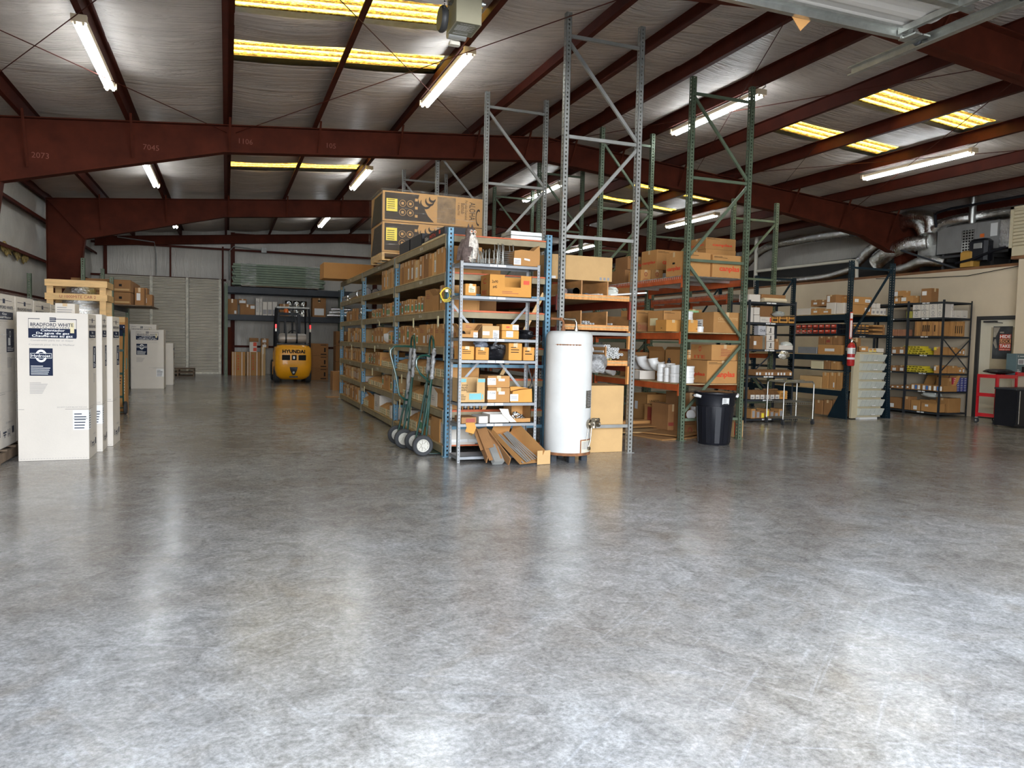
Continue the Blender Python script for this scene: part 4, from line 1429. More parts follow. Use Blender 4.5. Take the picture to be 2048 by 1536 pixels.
for i, (d, h) in enumerate(((.90, 1.64), (.87, 1.64), (.96, 1.63), (.75, 1.62), (.72, 1.62))):
    heater_carton(-2.95, -2.22, yy, yy+d-0.02, 0.145, h, 'film wrapped white water heater carton, %s from the doorway on the left pallets' % ORD[i], front=(i == 0))
    yy += d
def pallet(x0, y0, w, d, label, m='old_wood', rotz=0.0, z=0.0, group=None):
    t = thing('wooden_pallet', label, 'pallet', (x0, y0, z+0.002), rotz, group)
    for k in range(3):
        b = MB()
        xx = k*(w-0.04)/2
        b.box(xx, xx+0.04, 0, d, 0.016, 0.11)
        part(b, 'stringer', m, t)
    n = 6
    for k in range(n):
        b = MB()
        yk = k*(d-0.1)/(n-1)
        b.box(0, w, yk, yk+0.1, 0.11, 0.128)
        part(b, 'deck_board', m, t)
    for yk in (0, d/2-0.05, d-0.1):
        b = MB()
        b.box(0, w, yk, yk+0.1, 0, 0.016)
        part(b, 'bottom_board', m, t)
    return t
pallet(-3.2, 8.98, 1.02, 1.85, 'weathered wooden pallet under the nearest film wrapped heater cartons')
pallet(-3.2, 10.9, 1.02, 1.85, 'weathered wooden pallet under the farther film wrapped heater cartons')
b = MB()
xs, zz = -2.205, 1.80
prof = [(0, .15), (.012, .6), (0, 1.2), (.015, 1.5), (.005, 1.803)]
vs = []
ys = [8.98+k*0.15 for k in range(29)]
rr = random.Random(3)
for y in ys:
    for d, z in prof: vs.append((xs+d+rr.uniform(0, .012), y, z+rr.uniform(0, .01)))
    for x in (-2.5, -2.95): vs.append((x, y, 1.805+rr.uniform(0, .03)))
n = 7
b.add(vs, [(i*n+j, (i+1)*n+j, (i+1)*n+j+1, i*n+j+1) for i in range(len(ys)-1) for j in range(n-1)])
tag(b.build('stretch_film', 'film', loc=(xs, 9, 0.15), smooth=True), 'clear stretch film wrapped round the white heater cartons on the left pallets', 'film')
# small white carton on the row
carton(-1.93, -1.72, 10.45, 10.75, 1.605, 1.74, 'small white carton with dark print lying on top of the rear heater carton', 'carton_white', [('N', 'F', .1, .2, .8, .6, 3, 'ink_grey')])
# crate with a wrapped tank
cr = thing('wooden_crate', 'tall open pine crate holding a film wrapped steel tank behind the heater cartons', 'crate', (-2.63, 13.5, 0))
CW, CD_, CH = 0.86, 0.72, 2.22
for x in (0.02, CW-0.11):
    for y in (0.025, CD_-0.05):
        b = MB(); b.box(x, x+0.09, y, y+0.03, 0, CH-0.02); part(b, 'corner_post', 'pine', cr)
for z, h in ((CH-0.11, 0.10), (1.90, 0.10), (1.0, 0.1), (0.02, 0.12)):
    for y in (0.0, CD_-0.02):
        b = MB(); b.box(0, CW, y, y+0.022, z, z+h)
        if z == 1.90 and y == 0: b.text('U 1000MITE CAR 2', (0.2, -0.001, z+0.03), (1, 0, 0), (0, 0, 1), 0.045, 1, 0.5)
        part(b, 'crate_rail', ['pine', 'ink_maroon'], cr)
    for x in (0.0, CW-0.022):
        b = MB(); b.box(x, x+0.022, 0.022, CD_-0.02, z, z+h); part(b, 'crate_rail', 'pine', cr)
for k in range(2):
    b = MB(); b.box(0.02, CW-0.02, 0.1+k*0.4, 0.19+k*0.4, CH-0.02, CH); part(b, 'top_slat', 'pine', cr)
b = MB()
b.lathe((-2.2, 13.86, 0), [(.28, .12), (.30, .15), (.30, 1.75), (.27, 1.85), (.14, 2.08), (.12, 2.17), (0, 2.18)], 28)
b.lathe((-2.2, 13.86, 0), [(.30, 1.9), (.31, 1.9), (.20, 2.11), (.19, 2.1)], 28)
o = b.build('steel_tank', 'foil', loc=(-2.2, 13.86, 0.12), smooth=True)
tag(o, 'cone topped steel tank standing inside the pine crate', 'tank')
b = MB()
b.lathe((0, 0, 0), [(.315, 0), (.32, 1.0), (.315, 1.5), (.29, 1.63), (.16, 1.85)], 28)
o = b.build('film_wrap', 'film_dense', parent=o, smooth=True)
o.location = (0, 0, 0.12)
# brown carton on a hand truck
carton(-2.2, -1.66, 14.75, 15.2, 0.0, 1.68, 'tall brown carton with dark blue print strapped on the hand truck behind the crate', 'cardboard',
       [('P', 'F', .55, .8, .45, .12, 'ink_navy'), ('P', 'F', .0, .945, 1, .055, 'carton_pale' if 'carton_pale' in MATS else 'cardboard_pale'), ('P', 'R', .2, .45, .3, .12, 'ink_teal'), ('N', 'F', .6, .3, .3, .12, 4, 'ink_navy')]
       + [('P', 'F', .955, .2+i*.03, .02, .012, 'ink_white') for i in range(24)])
ht = thing('hand_truck', 'dark teal hand truck leaning on the tall brown carton by the crate', 'hand truck', (-2.02, 14.45, 0))
for x in (0.02, 0.36):
    b = MB()
    b.tube([(x, 0.02, 0.15), (x, -0.0, .5), (x, .08, 1.1), (x+0.0, .14, 1.40)], 0.014)
    part(b, 'rail', 'dolly_green', ht, smooth=True)
b = MB(); b.tube([(0.02, .14, 1.38), (0.03, .16, 1.47), (0.19, .17, 1.5), (.35, .16, 1.47), (.36, .14, 1.38)], 0.014); part(b, 'handle', 'black_plastic', ht, smooth=True)
for z in (.3, .7, 1.1):
    b = MB(); b.box(0.02, .36, .0+z*.06, .01+z*.06, z-.02, z+.02); part(b, 'cross_bar', 'dolly_green', ht)
for x in (-0.05, .40):
    b = MB(); b.lathe((x, -.04, .115), [(.0, -.025), (.10, -.025), (.113, -.012), (.113, .012), (.10, .025), (0, .025)], 20, 0, 'X'); part(b, 'wheel', 'rubber', ht, smooth=True)
b = MB(); b.box(0.0, .38, .03, .2, .02, .035); b.cyl((-.05, -.04, .115), (.42, -.04, .115), .01); part(b, 'toe_plate', 'dolly_green', ht)
# second cluster further back
heater_carton(-2.25, -1.49, 21.1, 21.75, 0, 1.50, 'white water heater carton standing alone in the left aisle before the roll up door', side=False, group=None)
heater_carton(-2.42, -1.72, 21.85, 22.5, 0, 1.64, 'taller white water heater carton right behind the lone one in the left aisle', side=False, group=None, sheet=False)
heater_carton(-1.70, -1.36, 22.6, 23.1, 0, 1.15, 'short white heater carton peeping out right of the lone pair', front=False, sheet=False, group=None)
pallet(-2.0, 27.2, 1.0, 1.0, 'dark empty wooden pallet on the floor in front of the roll up door')
pallet(-2.0, 27.2, 1.0, 1.0, 'dark empty wooden pallet stacked on the one by the roll up door', z=0.132)
# long cartons on the left rack
def sb_items(): return [('P', 'F', .80, .45, .05, .2, 'ink_black'), ('P', 'F', .72, .12, .26, .14, 'cardboard_pale')]
for i in range(2):
    carton(-3.2, -2.02, 19.0, 21.0, 2.045+i*.28, 2.045+i*.28+.27, 'long brown carton with a dark hand hole, %s of the pair on the left rack' % ('upper' if i else 'lower'), 'cardboard_dark', sb_items(), tape=False)
for i, (x0, y0, z0, w, h) in enumerate(((-2.0, 19.6, 2.045, .2, .42), (-1.98, 20.2, 2.045, .3, .3), (-1.99, 20.2, 2.35, .2, .15))):
    carton(x0, x0+w, y0, y0+.5, z0, z0+h, ('upright narrow brown', 'squat brown', 'smallest brown')[i]+' carton beside the long cartons on the left rack', 'cardboard_dark', [('P', 'F', .2, .3, .4, .4, 'paper')])
b = MB()
b.box(-2.35, -1.6, 19.0, 21, 2.022, 2.042)
tag(b.build('plank', 'old_wood', loc=(-2.35, 19, 2.022)), 'dark plank under the small cartons on the left rack', 'board')
# torn insulation with loose fibreglass on the left wall
mat('fibreglass', (0.45, 0.33, 0.12), 0.9, var=0.5, scale=20, bump=0.8)
for i, (u, v, s) in enumerate(((15, 500, .10), (32, 508, .13), (48, 516, .10), (5, 492, .1))):
    p = oX(u, v, XL+0.07)
    o = blob('loose_insulation', (XL+0.09, p.y, p.z), (0.05, s*1.6, s), 'fibreglass', 'tuft of yellow fibreglass poking out of the torn left wall, %s from the doorway' % ORD[(2, 1, 0, 3)[3-i] if False else {3: 0, 0: 1, 1: 2, 2: 3}[i]], 'insulation', i, flat=False, amp=.5)
# ------------------------------------------------------------ forklift
fl = thing('forklift', 'yellow forklift parked facing the back wall in the left aisle', 'forklift', (1.91, 23.55, 0))
b = MB()
lay = []
for z, hw, bul in ((.10, .30, .30), (.13, .40, .22), (.22, .49, .10), (.40, .535, .02), (.62, .54, 0), (.80, .535, 0), (.95, .53, .01), (1.06, .52, .03), (1.13, .47, .08), (1.16, .36, .16)):
    row = []
    n = 22
    for i in range(n+1):
        t = -1+2*i/n
        x = hw*math.copysign(abs(math.sin(t*PI/2))**0.8, t)
        y = bul+0.20*(abs(t)**3.2)
        row.append((x, y, z))
    row += [(hw, .9, z), (-hw, .9, z)]
    lay.append(row)
vs = [p for r in lay for p in r]
m_ = len(lay[0])
fs = [(i*m_+j, i*m_+(j+1) % m_, (i+1)*m_+(j+1) % m_, (i+1)*m_+j) for i in range(len(lay)-1) for j in range(m_)]
fs += [tuple(range(m_-1, -1, -1)), tuple(range((len(lay)-1)*m_, len(lay)*m_))]
b.add(vs, fs)
cw = part(b, 'counterweight', 'forklift_yellow', fl, smooth=True)
b = MB()
b.text('HYUNDAI', (-.33, -0.004, .915), (1, 0, 0), (0, 0, 1), .10, 0, .66, bold=.04)
for i in range(8): b.box(-.31+i*.09, -.27+i*.09, .004, .01, .925, .926)
part(b, 'lettering', 'ink_black', cw)
b = MB()
for x0, x1 in ((-.34, -.10), (-.065, .09), (.135, .36)):
    b.bbox(x0, x1, -.006, .05, .70, .86, .012)
part(b, 'vent_slot', 'ink_black', cw)  # black blocks set proud, painting the shade inside recessed slots
b = MB()
b.box(-.02, .035, -.012, -.004, .74, .82)
part(b, 'tow_pin', 'white_plastic', cw)
b = MB()
b.prism([(-.115, -.01, .49), (.115, -.01, .49), (.10, -.01, .40), (.03, .02, .25), (-.03, .02, .25), (-.10, -.01, .40)], (0, .05, 0))
b.lathe((0, -.012, .33), [(.0, 0), (.03, 0), (.035, .01), (0, .012)], 12, 1, 'Y')
b.box(-.12, .12, .0, .1, .175, .215, 0)
part(b, 'badge', ['black_plastic', 'steel_grey'], cw)
b = MB()
b.box(-.50, .50, .75, 1.9, .35, .95, 0)
b.box(-.53, .53, 1.4, 2.0, .2, .6, 0)
part(b, 'chassis', 'forklift_yellow', fl)
b = MB(); b.bbox(-.25, .25, .75, 1.25, .95, 1.12, .03); b.bbox(-.24, .24, .72, .84, 1.1, 1.5, .03); part(b, 'seat', 'black_plastic', fl)
for x in (-.47, .47):
    b = MB(); b.lathe((x, .52, .26), [(.0, -.09), (.14, -.09), (.24, -.08), (.26, -.05), (.26, .05), (.24, .08), (.14, .09), (0, .09)], 24, 0, 'X'); part(b, 'wheel', 'rubber', fl, smooth=True)
    b = MB(); b.lathe((x, 1.85, .33), [(.0, -.1), (.2, -.1), (.31, -.09), (.33, -.06), (.33, .06), (.31, .09), (.2, .1), (0, .1)], 24, 0, 'X'); part(b, 'wheel', 'rubber', fl, smooth=True)
    s = 1 if x > 0 else -1
    b = MB()
    b.tube([(s*.50, .32, 1.1), (s*.50, .30, 1.6), (s*.47, .38, 2.26), (s*.45, .6, 2.30)], .03, 8)
    b.tube([(s*.48, 1.55, .9), (s*.48, 1.50, 1.6), (s*.45, 1.38, 2.28)], .026, 8)
    part(b, 'guard_post', 'black_plastic', fl, smooth=True)
    b = MB(); b.bbox(s*.505-.025, s*.505+.025, .25, .29, 1.66, 1.78, .005); part(b, 'tail_light', 'red_lens' if 'red_lens' in MATS else mat('red_lens', (.7, .02, .02), .3, emit=0.8), fl)
    b = MB(); b.bbox(s*.505-.025, s*.505+.025, .25, .29, 1.56, 1.655, .005); part(b, 'indicator_light', mat('clear_lens', (.8, .75, .6), .2), fl)
b = MB()
b.box(-.48, .48, .34, .40, 2.27, 2.32, 1)
for i in range(6): b.box(-.45+i*.17, -.42+i*.17, .4, 1.45, 2.28, 2.31)
b.box(-.47, .47, 1.40, 1.46, 2.26, 2.32)
part(b, 'overhead_guard', ['black_plastic', 'steel_grey'], fl)
b = MB(); b.lathe((0, .5, 1.36), [(0, -.43), (.04, -.43), (.13, -.40), (.15, -.34), (.15, .34), (.13, .40), (0, .43)], 24, 0, 'X'); part(b, 'gas_cylinder', mat('tank_grey', (.42, .38, .34), .45, .3), fl, smooth=True)
for x in (-.2, .12):
    b = MB(); b.lathe((x, .5, 1.36), [(.155, -.025), (.155, .025)], 24, 0, 'X'); b.bar((x, .36, 1.4), (x-.03, .42, 1.95), .05, .01); part(b, 'cylinder_strap', 'black_plastic', fl, smooth=True)
b = MB(); b.box(-.5, .5, .3, .6, 1.17, 1.20); part(b, 'cylinder_bracket', 'black_plastic', fl)
b = MB(); b.lathe((-.2, .42, 2.14), [(.07, 0), (.075, .03), (.06, .11), (0, .13)], 16); part(b, 'beacon', 'amber', fl, smooth=True)
for x in (-.33, .33):
    b = MB(); b.box(x-.05, x+.05, 2.1, 2.25, .1, 2.15); part(b, 'mast_rail', 'shelf_dark', fl)
b = MB()
for z in (.5, 1.2, 2.1): b.box(-.33, .33, 2.12, 2.2, z, z+.1)
for x in (-.12, .12): b.cyl((x, 2.1, .4), (x, 2.1, 1.9), .03)
part(b, 'mast_frame', 'shelf_dark', fl)
for x in (-.25, .25):
    b = MB(); b.box(x-.06, x+.06, 2.3, 3.3, .06, .1); b.box(x-.06, x+.06, 2.27, 2.31, .06, .6); part(b, 'fork', 'shelf_dark', fl)
b = MB(); b.tube([(.1+.17*math.cos(a), 1.35+.06*math.sin(a), 1.45+.16*math.sin(a)) for a in [2*PI*i/16 for i in range(16)]], .014, 6, closed=True); b.cyl((.1, 1.38, 1.45), (.1, 1.55, .95), .02); part(b, 'steering_wheel', 'black_plastic', fl, smooth=True)
b = MB(); b.box(-.45, .45, 1.45, 1.6, .9, 1.15); part(b, 'dashboard', 'black_plastic', fl)
# ------------------------------------------------------------ goods round the back wall rack
def fitb(u0, u1, vt, z0, Y, d, label, m='cardboard_dark', items=(), **k):
    x0, x1, y0, y1, za, zb = fb(u0, u1, vt, z0, Y, d)
    return carton(x0, x1, y0, y1, za, zb, label, m, items, **k)
Y = 27.95
sh = 2.137
fitb(454, 475, 598, sh, Y, .5, 'grey brown carton at the left end of the back rack shelf', items=[('P', 'F', .7, .05, .2, .2, 'paper')])
fitb(480, 510, 609, sh, Y, .5, 'low wide carton with a white label, second from the left on the back shelf', items=[('P', 'F', .7, .6, .28, .3, 'paper')])
c2 = (oY(480, 609, Y).z+oY(510, 609, Y).z)/2
fitb(477, 493, 598, c2+.005, Y, .4, 'small carton lying on the low wide carton on the back shelf', items=[('P', 'F', .1, .2, .8, .5, 'paper')])
for i, (a, c) in enumerate(((511.5, 519), (519.5, 524.5))):
    fitb(a, c, 597, sh, Y, .3, 'tall pinkish white box on the back shelf, %s of the two' % ('wider' if i == 0 else 'narrower'), 'carton_white', [('N', 'F', .1, .2, .8, .7, 8, 'ink_grey')], tape=False)
for i in range(3):
    fitb(525.5+i*9.8, 534.5+i*9.8, 604, sh, Y, .3, 'short white box on the back shelf, %s from the left of three' % ORD[i], 'carton_white', [('P', 'F', .1, .08, .8, .35, 'ink_grey')], tape=False)
fitb(559, 578, 608, sh, Y, .4, 'dark carton right of the white boxes on the back shelf')
for i, u in enumerate((578, 594, 608)):
    p = oY(u, 605, Y+.1)
    b = MB()
    for k in range(3): b.lathe((0, 0, k*.19), [(.09, 0), (.12, .01), (.12, .15), (.10, .18)], 14)
    o = b.build('metal_canister', 'chrome', loc=None, smooth=True)
    o.location = (p.x, Y+.3, sh+.003)
    tag(o, 'shiny wrapped metal canister stack on the back shelf above the forklift, %s from the left' % ORD[i], 'canister')
fitb(625, 652, 596, sh, Y, .5, 'brown carton with a hand hole and white label above right of the forklift', items=[('P', 'F', .4, .8, .2, .08, 'ink_black'), ('P', 'F', .15, .1, .7, .35, 'paper')])
for i in range(5):
    o = oY(668+i*4, 640+i % 2*4, 27.8)
    b = MB(); b.cyl((o.x-.25, 27.8, 0), (o.x+.45, 27.75, 0), .055, n=12)
    o2 = b.build('metal_duct', 'chrome', loc=None, smooth=True)
    o2.location = (0, 0, 2.21+i*.115 if i < 3 else 2.21+(i-3)*.115)
    if i > 2: o2.location.y = .13
    tag(o2, 'short shiny metal duct at the right end of the back shelf, %s in the pile' % ORD[i], 'duct')
# bundle of spare beams wrapped in film on the top
bd = thing('beam_bundle', 'film wrapped bundle of green rack beams lying on top of the back rack', 'bundle', (.2, 27.85, 3.13))
for k in range(9):
    for j in range(3):
        off = ((k*37+j*11) % 7)*.02
        b = MB(); b.box(off-.02, 3.06+off-.08*(k % 2), j*.28, j*.28+.24, .04+k*.083, .04+k*.083+.07)
        b.box(off-.02, 3.06+off-.08*(k % 2), j*.28-.004, j*.28, .055+k*.083, .06+k*.083)
        part(b, 'beam', 'steel_green', bd)
for x0, x1 in ((.27, .78), (2.45, 2.93)):
    b = MB(); b.box(x0, x1, -.03, .85, .0, .80); part(b, 'film_wrap', 'film_dense', bd)
b = MB(); b.box(0.3, 2.9, 0, .8, 0.0, .035); part(b, 'bearer', 'old_wood', bd)
Y = 28.1
for i, (a, c) in enumerate(((463, 491), (493, 521))):
    fitb(a, c, 704, 0.0, Y, .35, 'tall brown carton with white straps on the floor at the back, %s one' % ('left' if i == 0 else 'right'), 'cardboard', [('P', 'F', .08, 0, .04, 1, 'paper'), ('P', 'F', .25, 0, .03, 1, 'paper'), ('P', 'F', .72, 0, .05, 1, 'paper')] + [('T', 'F', .42, .80-k*.11, .12, .07, ch, 'ink_red') for k, ch in enumerate('Rinnai')], tape=False)
fitb(522, 531, 694, 0.0, 28.15, .35, 'narrow pale carton standing right of the strapped pair at the back', 'cardboard_pale', [('P', 'F', .3, 0, .1, 1, 'paper')])
zt = oY(470, 704, Y).z
for i in range(2):
    fitb(499, 514, 694-i*11, zt+.01+i*.17, Y+.05, .3, 'small white and red box on the strapped cartons, %s one' % ('lower' if i == 0 else 'upper'), 'carton_white', [('P', 'F', .5, .15, .45, .7, 'ink_red')], tape=False)
fitb(499, 517, 676, zt+.365, Y+.05, .3, 'small brown carton on top of the white and red boxes')
for i in range(2): fitb(522, 537, 687-i*10, 0.98+i*.17, 28.2, .3, 'small brown carton on the pale carton at the back, %s one' % ('lower' if i == 0 else 'upper'), items=[('P', 'F', .2, .2, .5, .5, 'paper')])
b = MB(); b.box(.05, .17, 28.6, 28.62, 0, 1.7); b.box(.14, .22, 28.7, 28.72, 0, 1.55)
tag(b.build('plank', 'maroon_steel', loc=(.05, 28.6, 0)), 'dark red steel offcuts leaning at the back rack post', 'steel')
for i in range(3):
    carton(2.55, 3.16, 25.4, 25.9, i*.402, i*.402+.398, 'wide brown carton with black print right of the forklift, %s of three' % ('bottom', 'middle', 'top')[i], 'cardboard_dark', [('P', 'F', .78, .3, .08, .35, 'ink_black'), ('P', 'F', .6, .08, .3, .08, 'ink_black'), ('P', 'F', .6, .85, .3, .05, 'ink_black')])
carton(3.35, 3.95, 25.0, 25.6, 0, .62, 'brown carton at the floor between the forklift and the blue rack end', 'cardboard_dark')
carton(3.35, 3.95, 25.0, 25.6, .63, 1.15, 'brown carton stacked second at the far end of the blue rack', 'cardboard_dark')
carton(3.35, 3.95, 25.0, 25.6, 1.16, 1.62, 'brown carton marked HELP stacked third at the far end of the blue rack', 'cardboard_dark', [('T', 'F', .15, .15, .7, .2, 'HELP', 'ink_black')])
carton(2.66, 3.1, 20.4, 20.9, 0, .5, 'small carton on the floor past the far blue post', 'cardboard_dark')
# conduit and red junction on the back wall
b = MB(); b.tube([(-3.55, YB-.25, 5.2), (-3.5, YB-.25, 4.7), (-2.35, YB-.25, 4.6), (-2.3, YB-.25, 4.2), (-2.3, YB-.25, 3.45)], .02)
struct(b, 'trim_2', 'steel_grey')
b = MB(); b.tube([(.1, YB-.25, 3.4), (.1, YB-.25, 4.45), (.25, YB-.25, 4.62), (1.2, YB-.25, 4.55)], .02)
b.box(1.2, 1.38, YB-.3, YB-.2, 4.46, 4.64)
struct(b, 'trim_3', 'steel_grey')
# ============================================================ CENTRE
YS = 8.215
def sh_(u0, u1, vt, lv, label, m='cardboard_orange', items=(), dep=.25, Y=YS, z=None, **k):
    x0, x1, y0, y1, za, zb = fb(u0, u1, vt, SL[lv] if z is None else z, Y, dep)
    return carton(x0, x1, y0, y1, za, zb, label, m, items, **k)
# --- owl decoy
ow = thing('owl_decoy', 'brown horned owl decoy perched on the top left corner of the grey shelf unit', 'decoy', (2.60, 8.34, 2.294), rad(26))
b = MB()
prof = [(0, 0), (.075, 0), (.09, .03), (.10, .10), (.105, .18), (.09, .25), (.062, .30), (.058, .325), (.064, .36), (.055, .395), (.025, .412), (0, .415)]
vs = []
n = 24
for i, (r, z) in enumerate(prof):
    for j in range(n):
        a = 2*PI*j/n
        lean = .035*math.sin(min(1, z/.3)*PI/2)
        rr = r*(1+.04*math.sin(5*a+z*60))
        vs.append((rr*math.cos(a)+lean, rr*.8*math.sin(a), z))
b.add(vs, [(i*n+j, i*n+(j+1) % n, (i+1)*n+(j+1) % n, (i+1)*n+j) for i in range(len(prof)-1) for j in range(n)])
b.lathe((.035+.03, 0, .405), [(.016, -.02), (.012, .02), (0, .055)], 8)
b.lathe((.035-.03, 0, .405), [(.016, -.02), (.012, .02), (0, .055)], 8)
part(b, 'body', 'owl_brown', ow, smooth=True)
b = MB()
vs = []
for i, (r, z) in enumerate(prof[1:8]):
    for j in range(9):
        a = -PI/2+(-.95+1.9*j/8)*.9
        lean = .035*math.sin(min(1, z/.3)*PI/2)
        vs.append(((r+.006)*math.cos(a)*.95+lean+.012, (r*.8+.007)*math.sin(a), z+.012))
b.add(vs, [(i*9+j, i*9+j+1, (i+1)*9+j+1, (i+1)*9+j) for i in range(6) for j in range(8)])
part(b, 'breast', 'owl_breast', ow, smooth=True)
for s in (-1, 1):
    b = MB()
    b.lathe((.035+s*.026, -.043, .362), [(0, -.012), (.020, -.010), (.024, 0), (0, .004)], 14, 0, 'Y')
    b.lathe((.035+s*.026, -.056, .362), [(0, -.004), (.010, 0), (.010, .003)], 12, 1, 'Y')
    b.lathe((.035+s*.026, -.061, .362), [(0, -.001), (.005, 0), (.005, .003)], 10, 2, 'Y')
    part(b, 'eye', ['owl_breast', 'amber', 'ink_black'], ow, smooth=True)
    b = MB()
    for k in (-1, 0, 1): b.tube([(s*.035+k*.01, -.06, .07), (s*.035+k*.013, -.085, .06), (s*.035+k*.015, -.088, .04)], .006, 6)
    part(b, 'foot', 'owl_breast', ow, smooth=True)
b = MB(); b.lathe((.035, -.055, .345), [(.010, 0), (.007, -.012), (0, -.022)], 8); part(b, 'beak', 'ink_black', ow, smooth=True)
b = MB()
for s in (-1, 1): b.prism([(s*.085+.01, -.03, .27), (s*.115+.01, .0, .16), (s*.095, .03, .03), (s*.08, .02, .1)], (s*.006, .05, 0))
part(b, 'wing', 'owl_brown', ow)
# --- wire racks on the top shelf
def wire_rack(u0, u1, vt, k, label):
    x0, x1, y0, y1, z0, z1 = fb(u0, u1, vt, SL[0]+.003, YS+.04, .2)
    w, h = x1-x0, z1-z0
    t = thing('wire_rack', label, 'rack', (x0, y0, z0), group='bent steel racks on the grey shelf unit')
    for x in (0, w):
        s = -1 if x == 0 else 1
        b = MB()
        for yy in (0, .12): b.tube([(x, yy, 0), (x+s*.006, yy, h*.5), (x+s*.0, yy, h*.85), (x, yy+.02, h)], .006, 6)
        part(b, 'upright', 'galvanised', t, smooth=True)
    b = MB()
    for i in range(k): b.cyl((0, 0, h*(.06+.1*i)), (w, 0, h*(.06+.1*i)), .004, n=6); b.cyl((0, .12, h*(.06+.1*i)), (w, .12, h*(.06+.1*i)), .004, n=6)
    for yy in (0, .06, .12): b.cyl((0, yy, .006), (w, yy, .006), .005, n=6)
    part(b, 'rungs', 'galvanised', t)
wire_rack(945, 957, 496, 3, 'small U shaped steel rack just right of the owl')
wire_rack(963, 971, 503, 4, 'narrow low steel rack, second from the owl')
wire_rack(967, 978, 499, 4, 'narrow steel rack, third from the owl')
wire_rack(980, 994, 498, 4, 'square steel rack in the middle of the top shelf')
wire_rack(997, 1005, 487, 6, 'tall narrow steel rack left of the ladder like one')
wire_rack(1008, 1027, 489, 7, 'tall ladder like steel rack beside the torn paper parcel')
b = MB()
x0, x1, y0, y1, z0, z1 = fb(1028, 1080, 503, SL[0]+.002, YS, .25)
w = x1-x0
b.prism([(0, 0, 0), (w, 0, 0), (w*1.0, 0, z1-z0), (w*.98, .0, (z1-z0)*1.45), (w*.75, 0, (z1-z0)*1.05), (w*.3, 0, (z1-z0)*1.1), (w*.02, 0, z1-z0)], (0, .22, 0))
b.patch((w*.0, -.001, .01), (1, 0, 0), UPZ, w*.27, .075, 1)
for i in range(4): b.patch((w*.03, -.003, .02+i*.013), (1, 0, 0), UPZ, w*.2, .006, 2)
b.patch((w*.4, -.001, .07), (1, 0, -.15), UPZ, w*.22, .02, 3)
o = b.build('paper_parcel', ['cardboard', 'paper', 'ink_grey', 'white_plastic']); o.location = (x0, YS, z0)
tag(o, 'torn brown paper parcel with a white label on the right of the top shelf', 'parcel')
# --- shelf 2
sh_(931, 953, 568, 1, 'small brown box with a taped note, left on the second shelf of the grey unit', items=[('P', 'F', .3, .25, .6, .55, 'paper_tag'), ('N', 'F', .36, .35, .45, .35, 3, 'ink_black')])
sh_(979, 1064, 551, 1, 'big brown carton with a torn window, second shelf of the grey unit', 'cardboard_orange',
    [('T', 'F', .06, .62, .14, .12, '2x90', 'print_dark'), ('T', 'F', .08, .38, .1, .12, '#45', 'print_dark'), ('T', 'L', .3, .6, .35, .25, 'C', 'ink_red'), ('T', 'L', .2, .1, .55, .2, 'NSC', 'ink_red'),
     ('N', 'F', .3, .16, .4, .14, 2, 'ink_maroon'), ('P', 'F', .8, .6, .14, .18, 'ink_red')], dep=.31, opened=1, cut=(.36, .74, .45))
# --- shelf 3
sh_(925, 986, 647, 2, 'wide carton lying behind the others on the third shelf of the grey unit', 'cardboard', dep=.12, Y=YS+.2, items=[('N', 'F', .1, .7, .2, .2, 2, 'ink_maroon')])
sh_(921, 957, 661, 2, 'torn open carton with frayed flap, left on the third shelf of the grey unit', 'cardboard', dep=.18, opened=2, cut=(.1, .55, .5), items=[('P', 'F', .72, .05, .24, .7, 'paper'), ('N', 'F', .74, .1, .2, .5, 4, 'ink_black')])
sh_(965, 999, 652, 2, 'pale brown carton with two labels, middle of the third shelf of the grey unit', 'cardboard_pale', dep=.2, items=[('P', 'F', .02, .25, .4, .3, 'paper'), ('P', 'F', .62, .0, .36, .65, 'paper'), ('N', 'F', .65, .08, .28, .45, 4, 'ink_black')])
sh_(1004, 1038, 662, 2, 'lower of two taped cartons on the third shelf of the grey unit', dep=.2, items=[('P', 'F', .25, .2, .4, .75, 'paper'), ('N', 'F', .3, .3, .3, .5, 3, 'ink_grey')])
sh_(1004, 1038, 649, 2, 'upper of two taped cartons on the third shelf of the grey unit', dep=.2, z=oY(1020, 662, YS).z+.004, items=[('P', 'F', .62, .1, .36, .8, 'paper'), ('N', 'F', .66, .2, .28, .6, 4, 'ink_black'), ('P', 'F', .25, .4, .2, .25, 'ink_red')])
p = oY(1053, 668, YS+.1)
blob('plastic_bag', (p.x-.01, YS+.12, SL[2]+.058), (.085, .1, .055), 'black_bag', 'black plastic bag of parts at the right of the third shelf', 'bag', 4, n=22, amp=.45)
p = oY(924, 668, YS+.1)
blob('plastic_bag', (p.x+.0, YS+.07, SL[2]+.042), (.03, .05, .04), 'black_bag', 'small dark bag squeezed left of the torn carton on the third shelf', 'bag', 5)
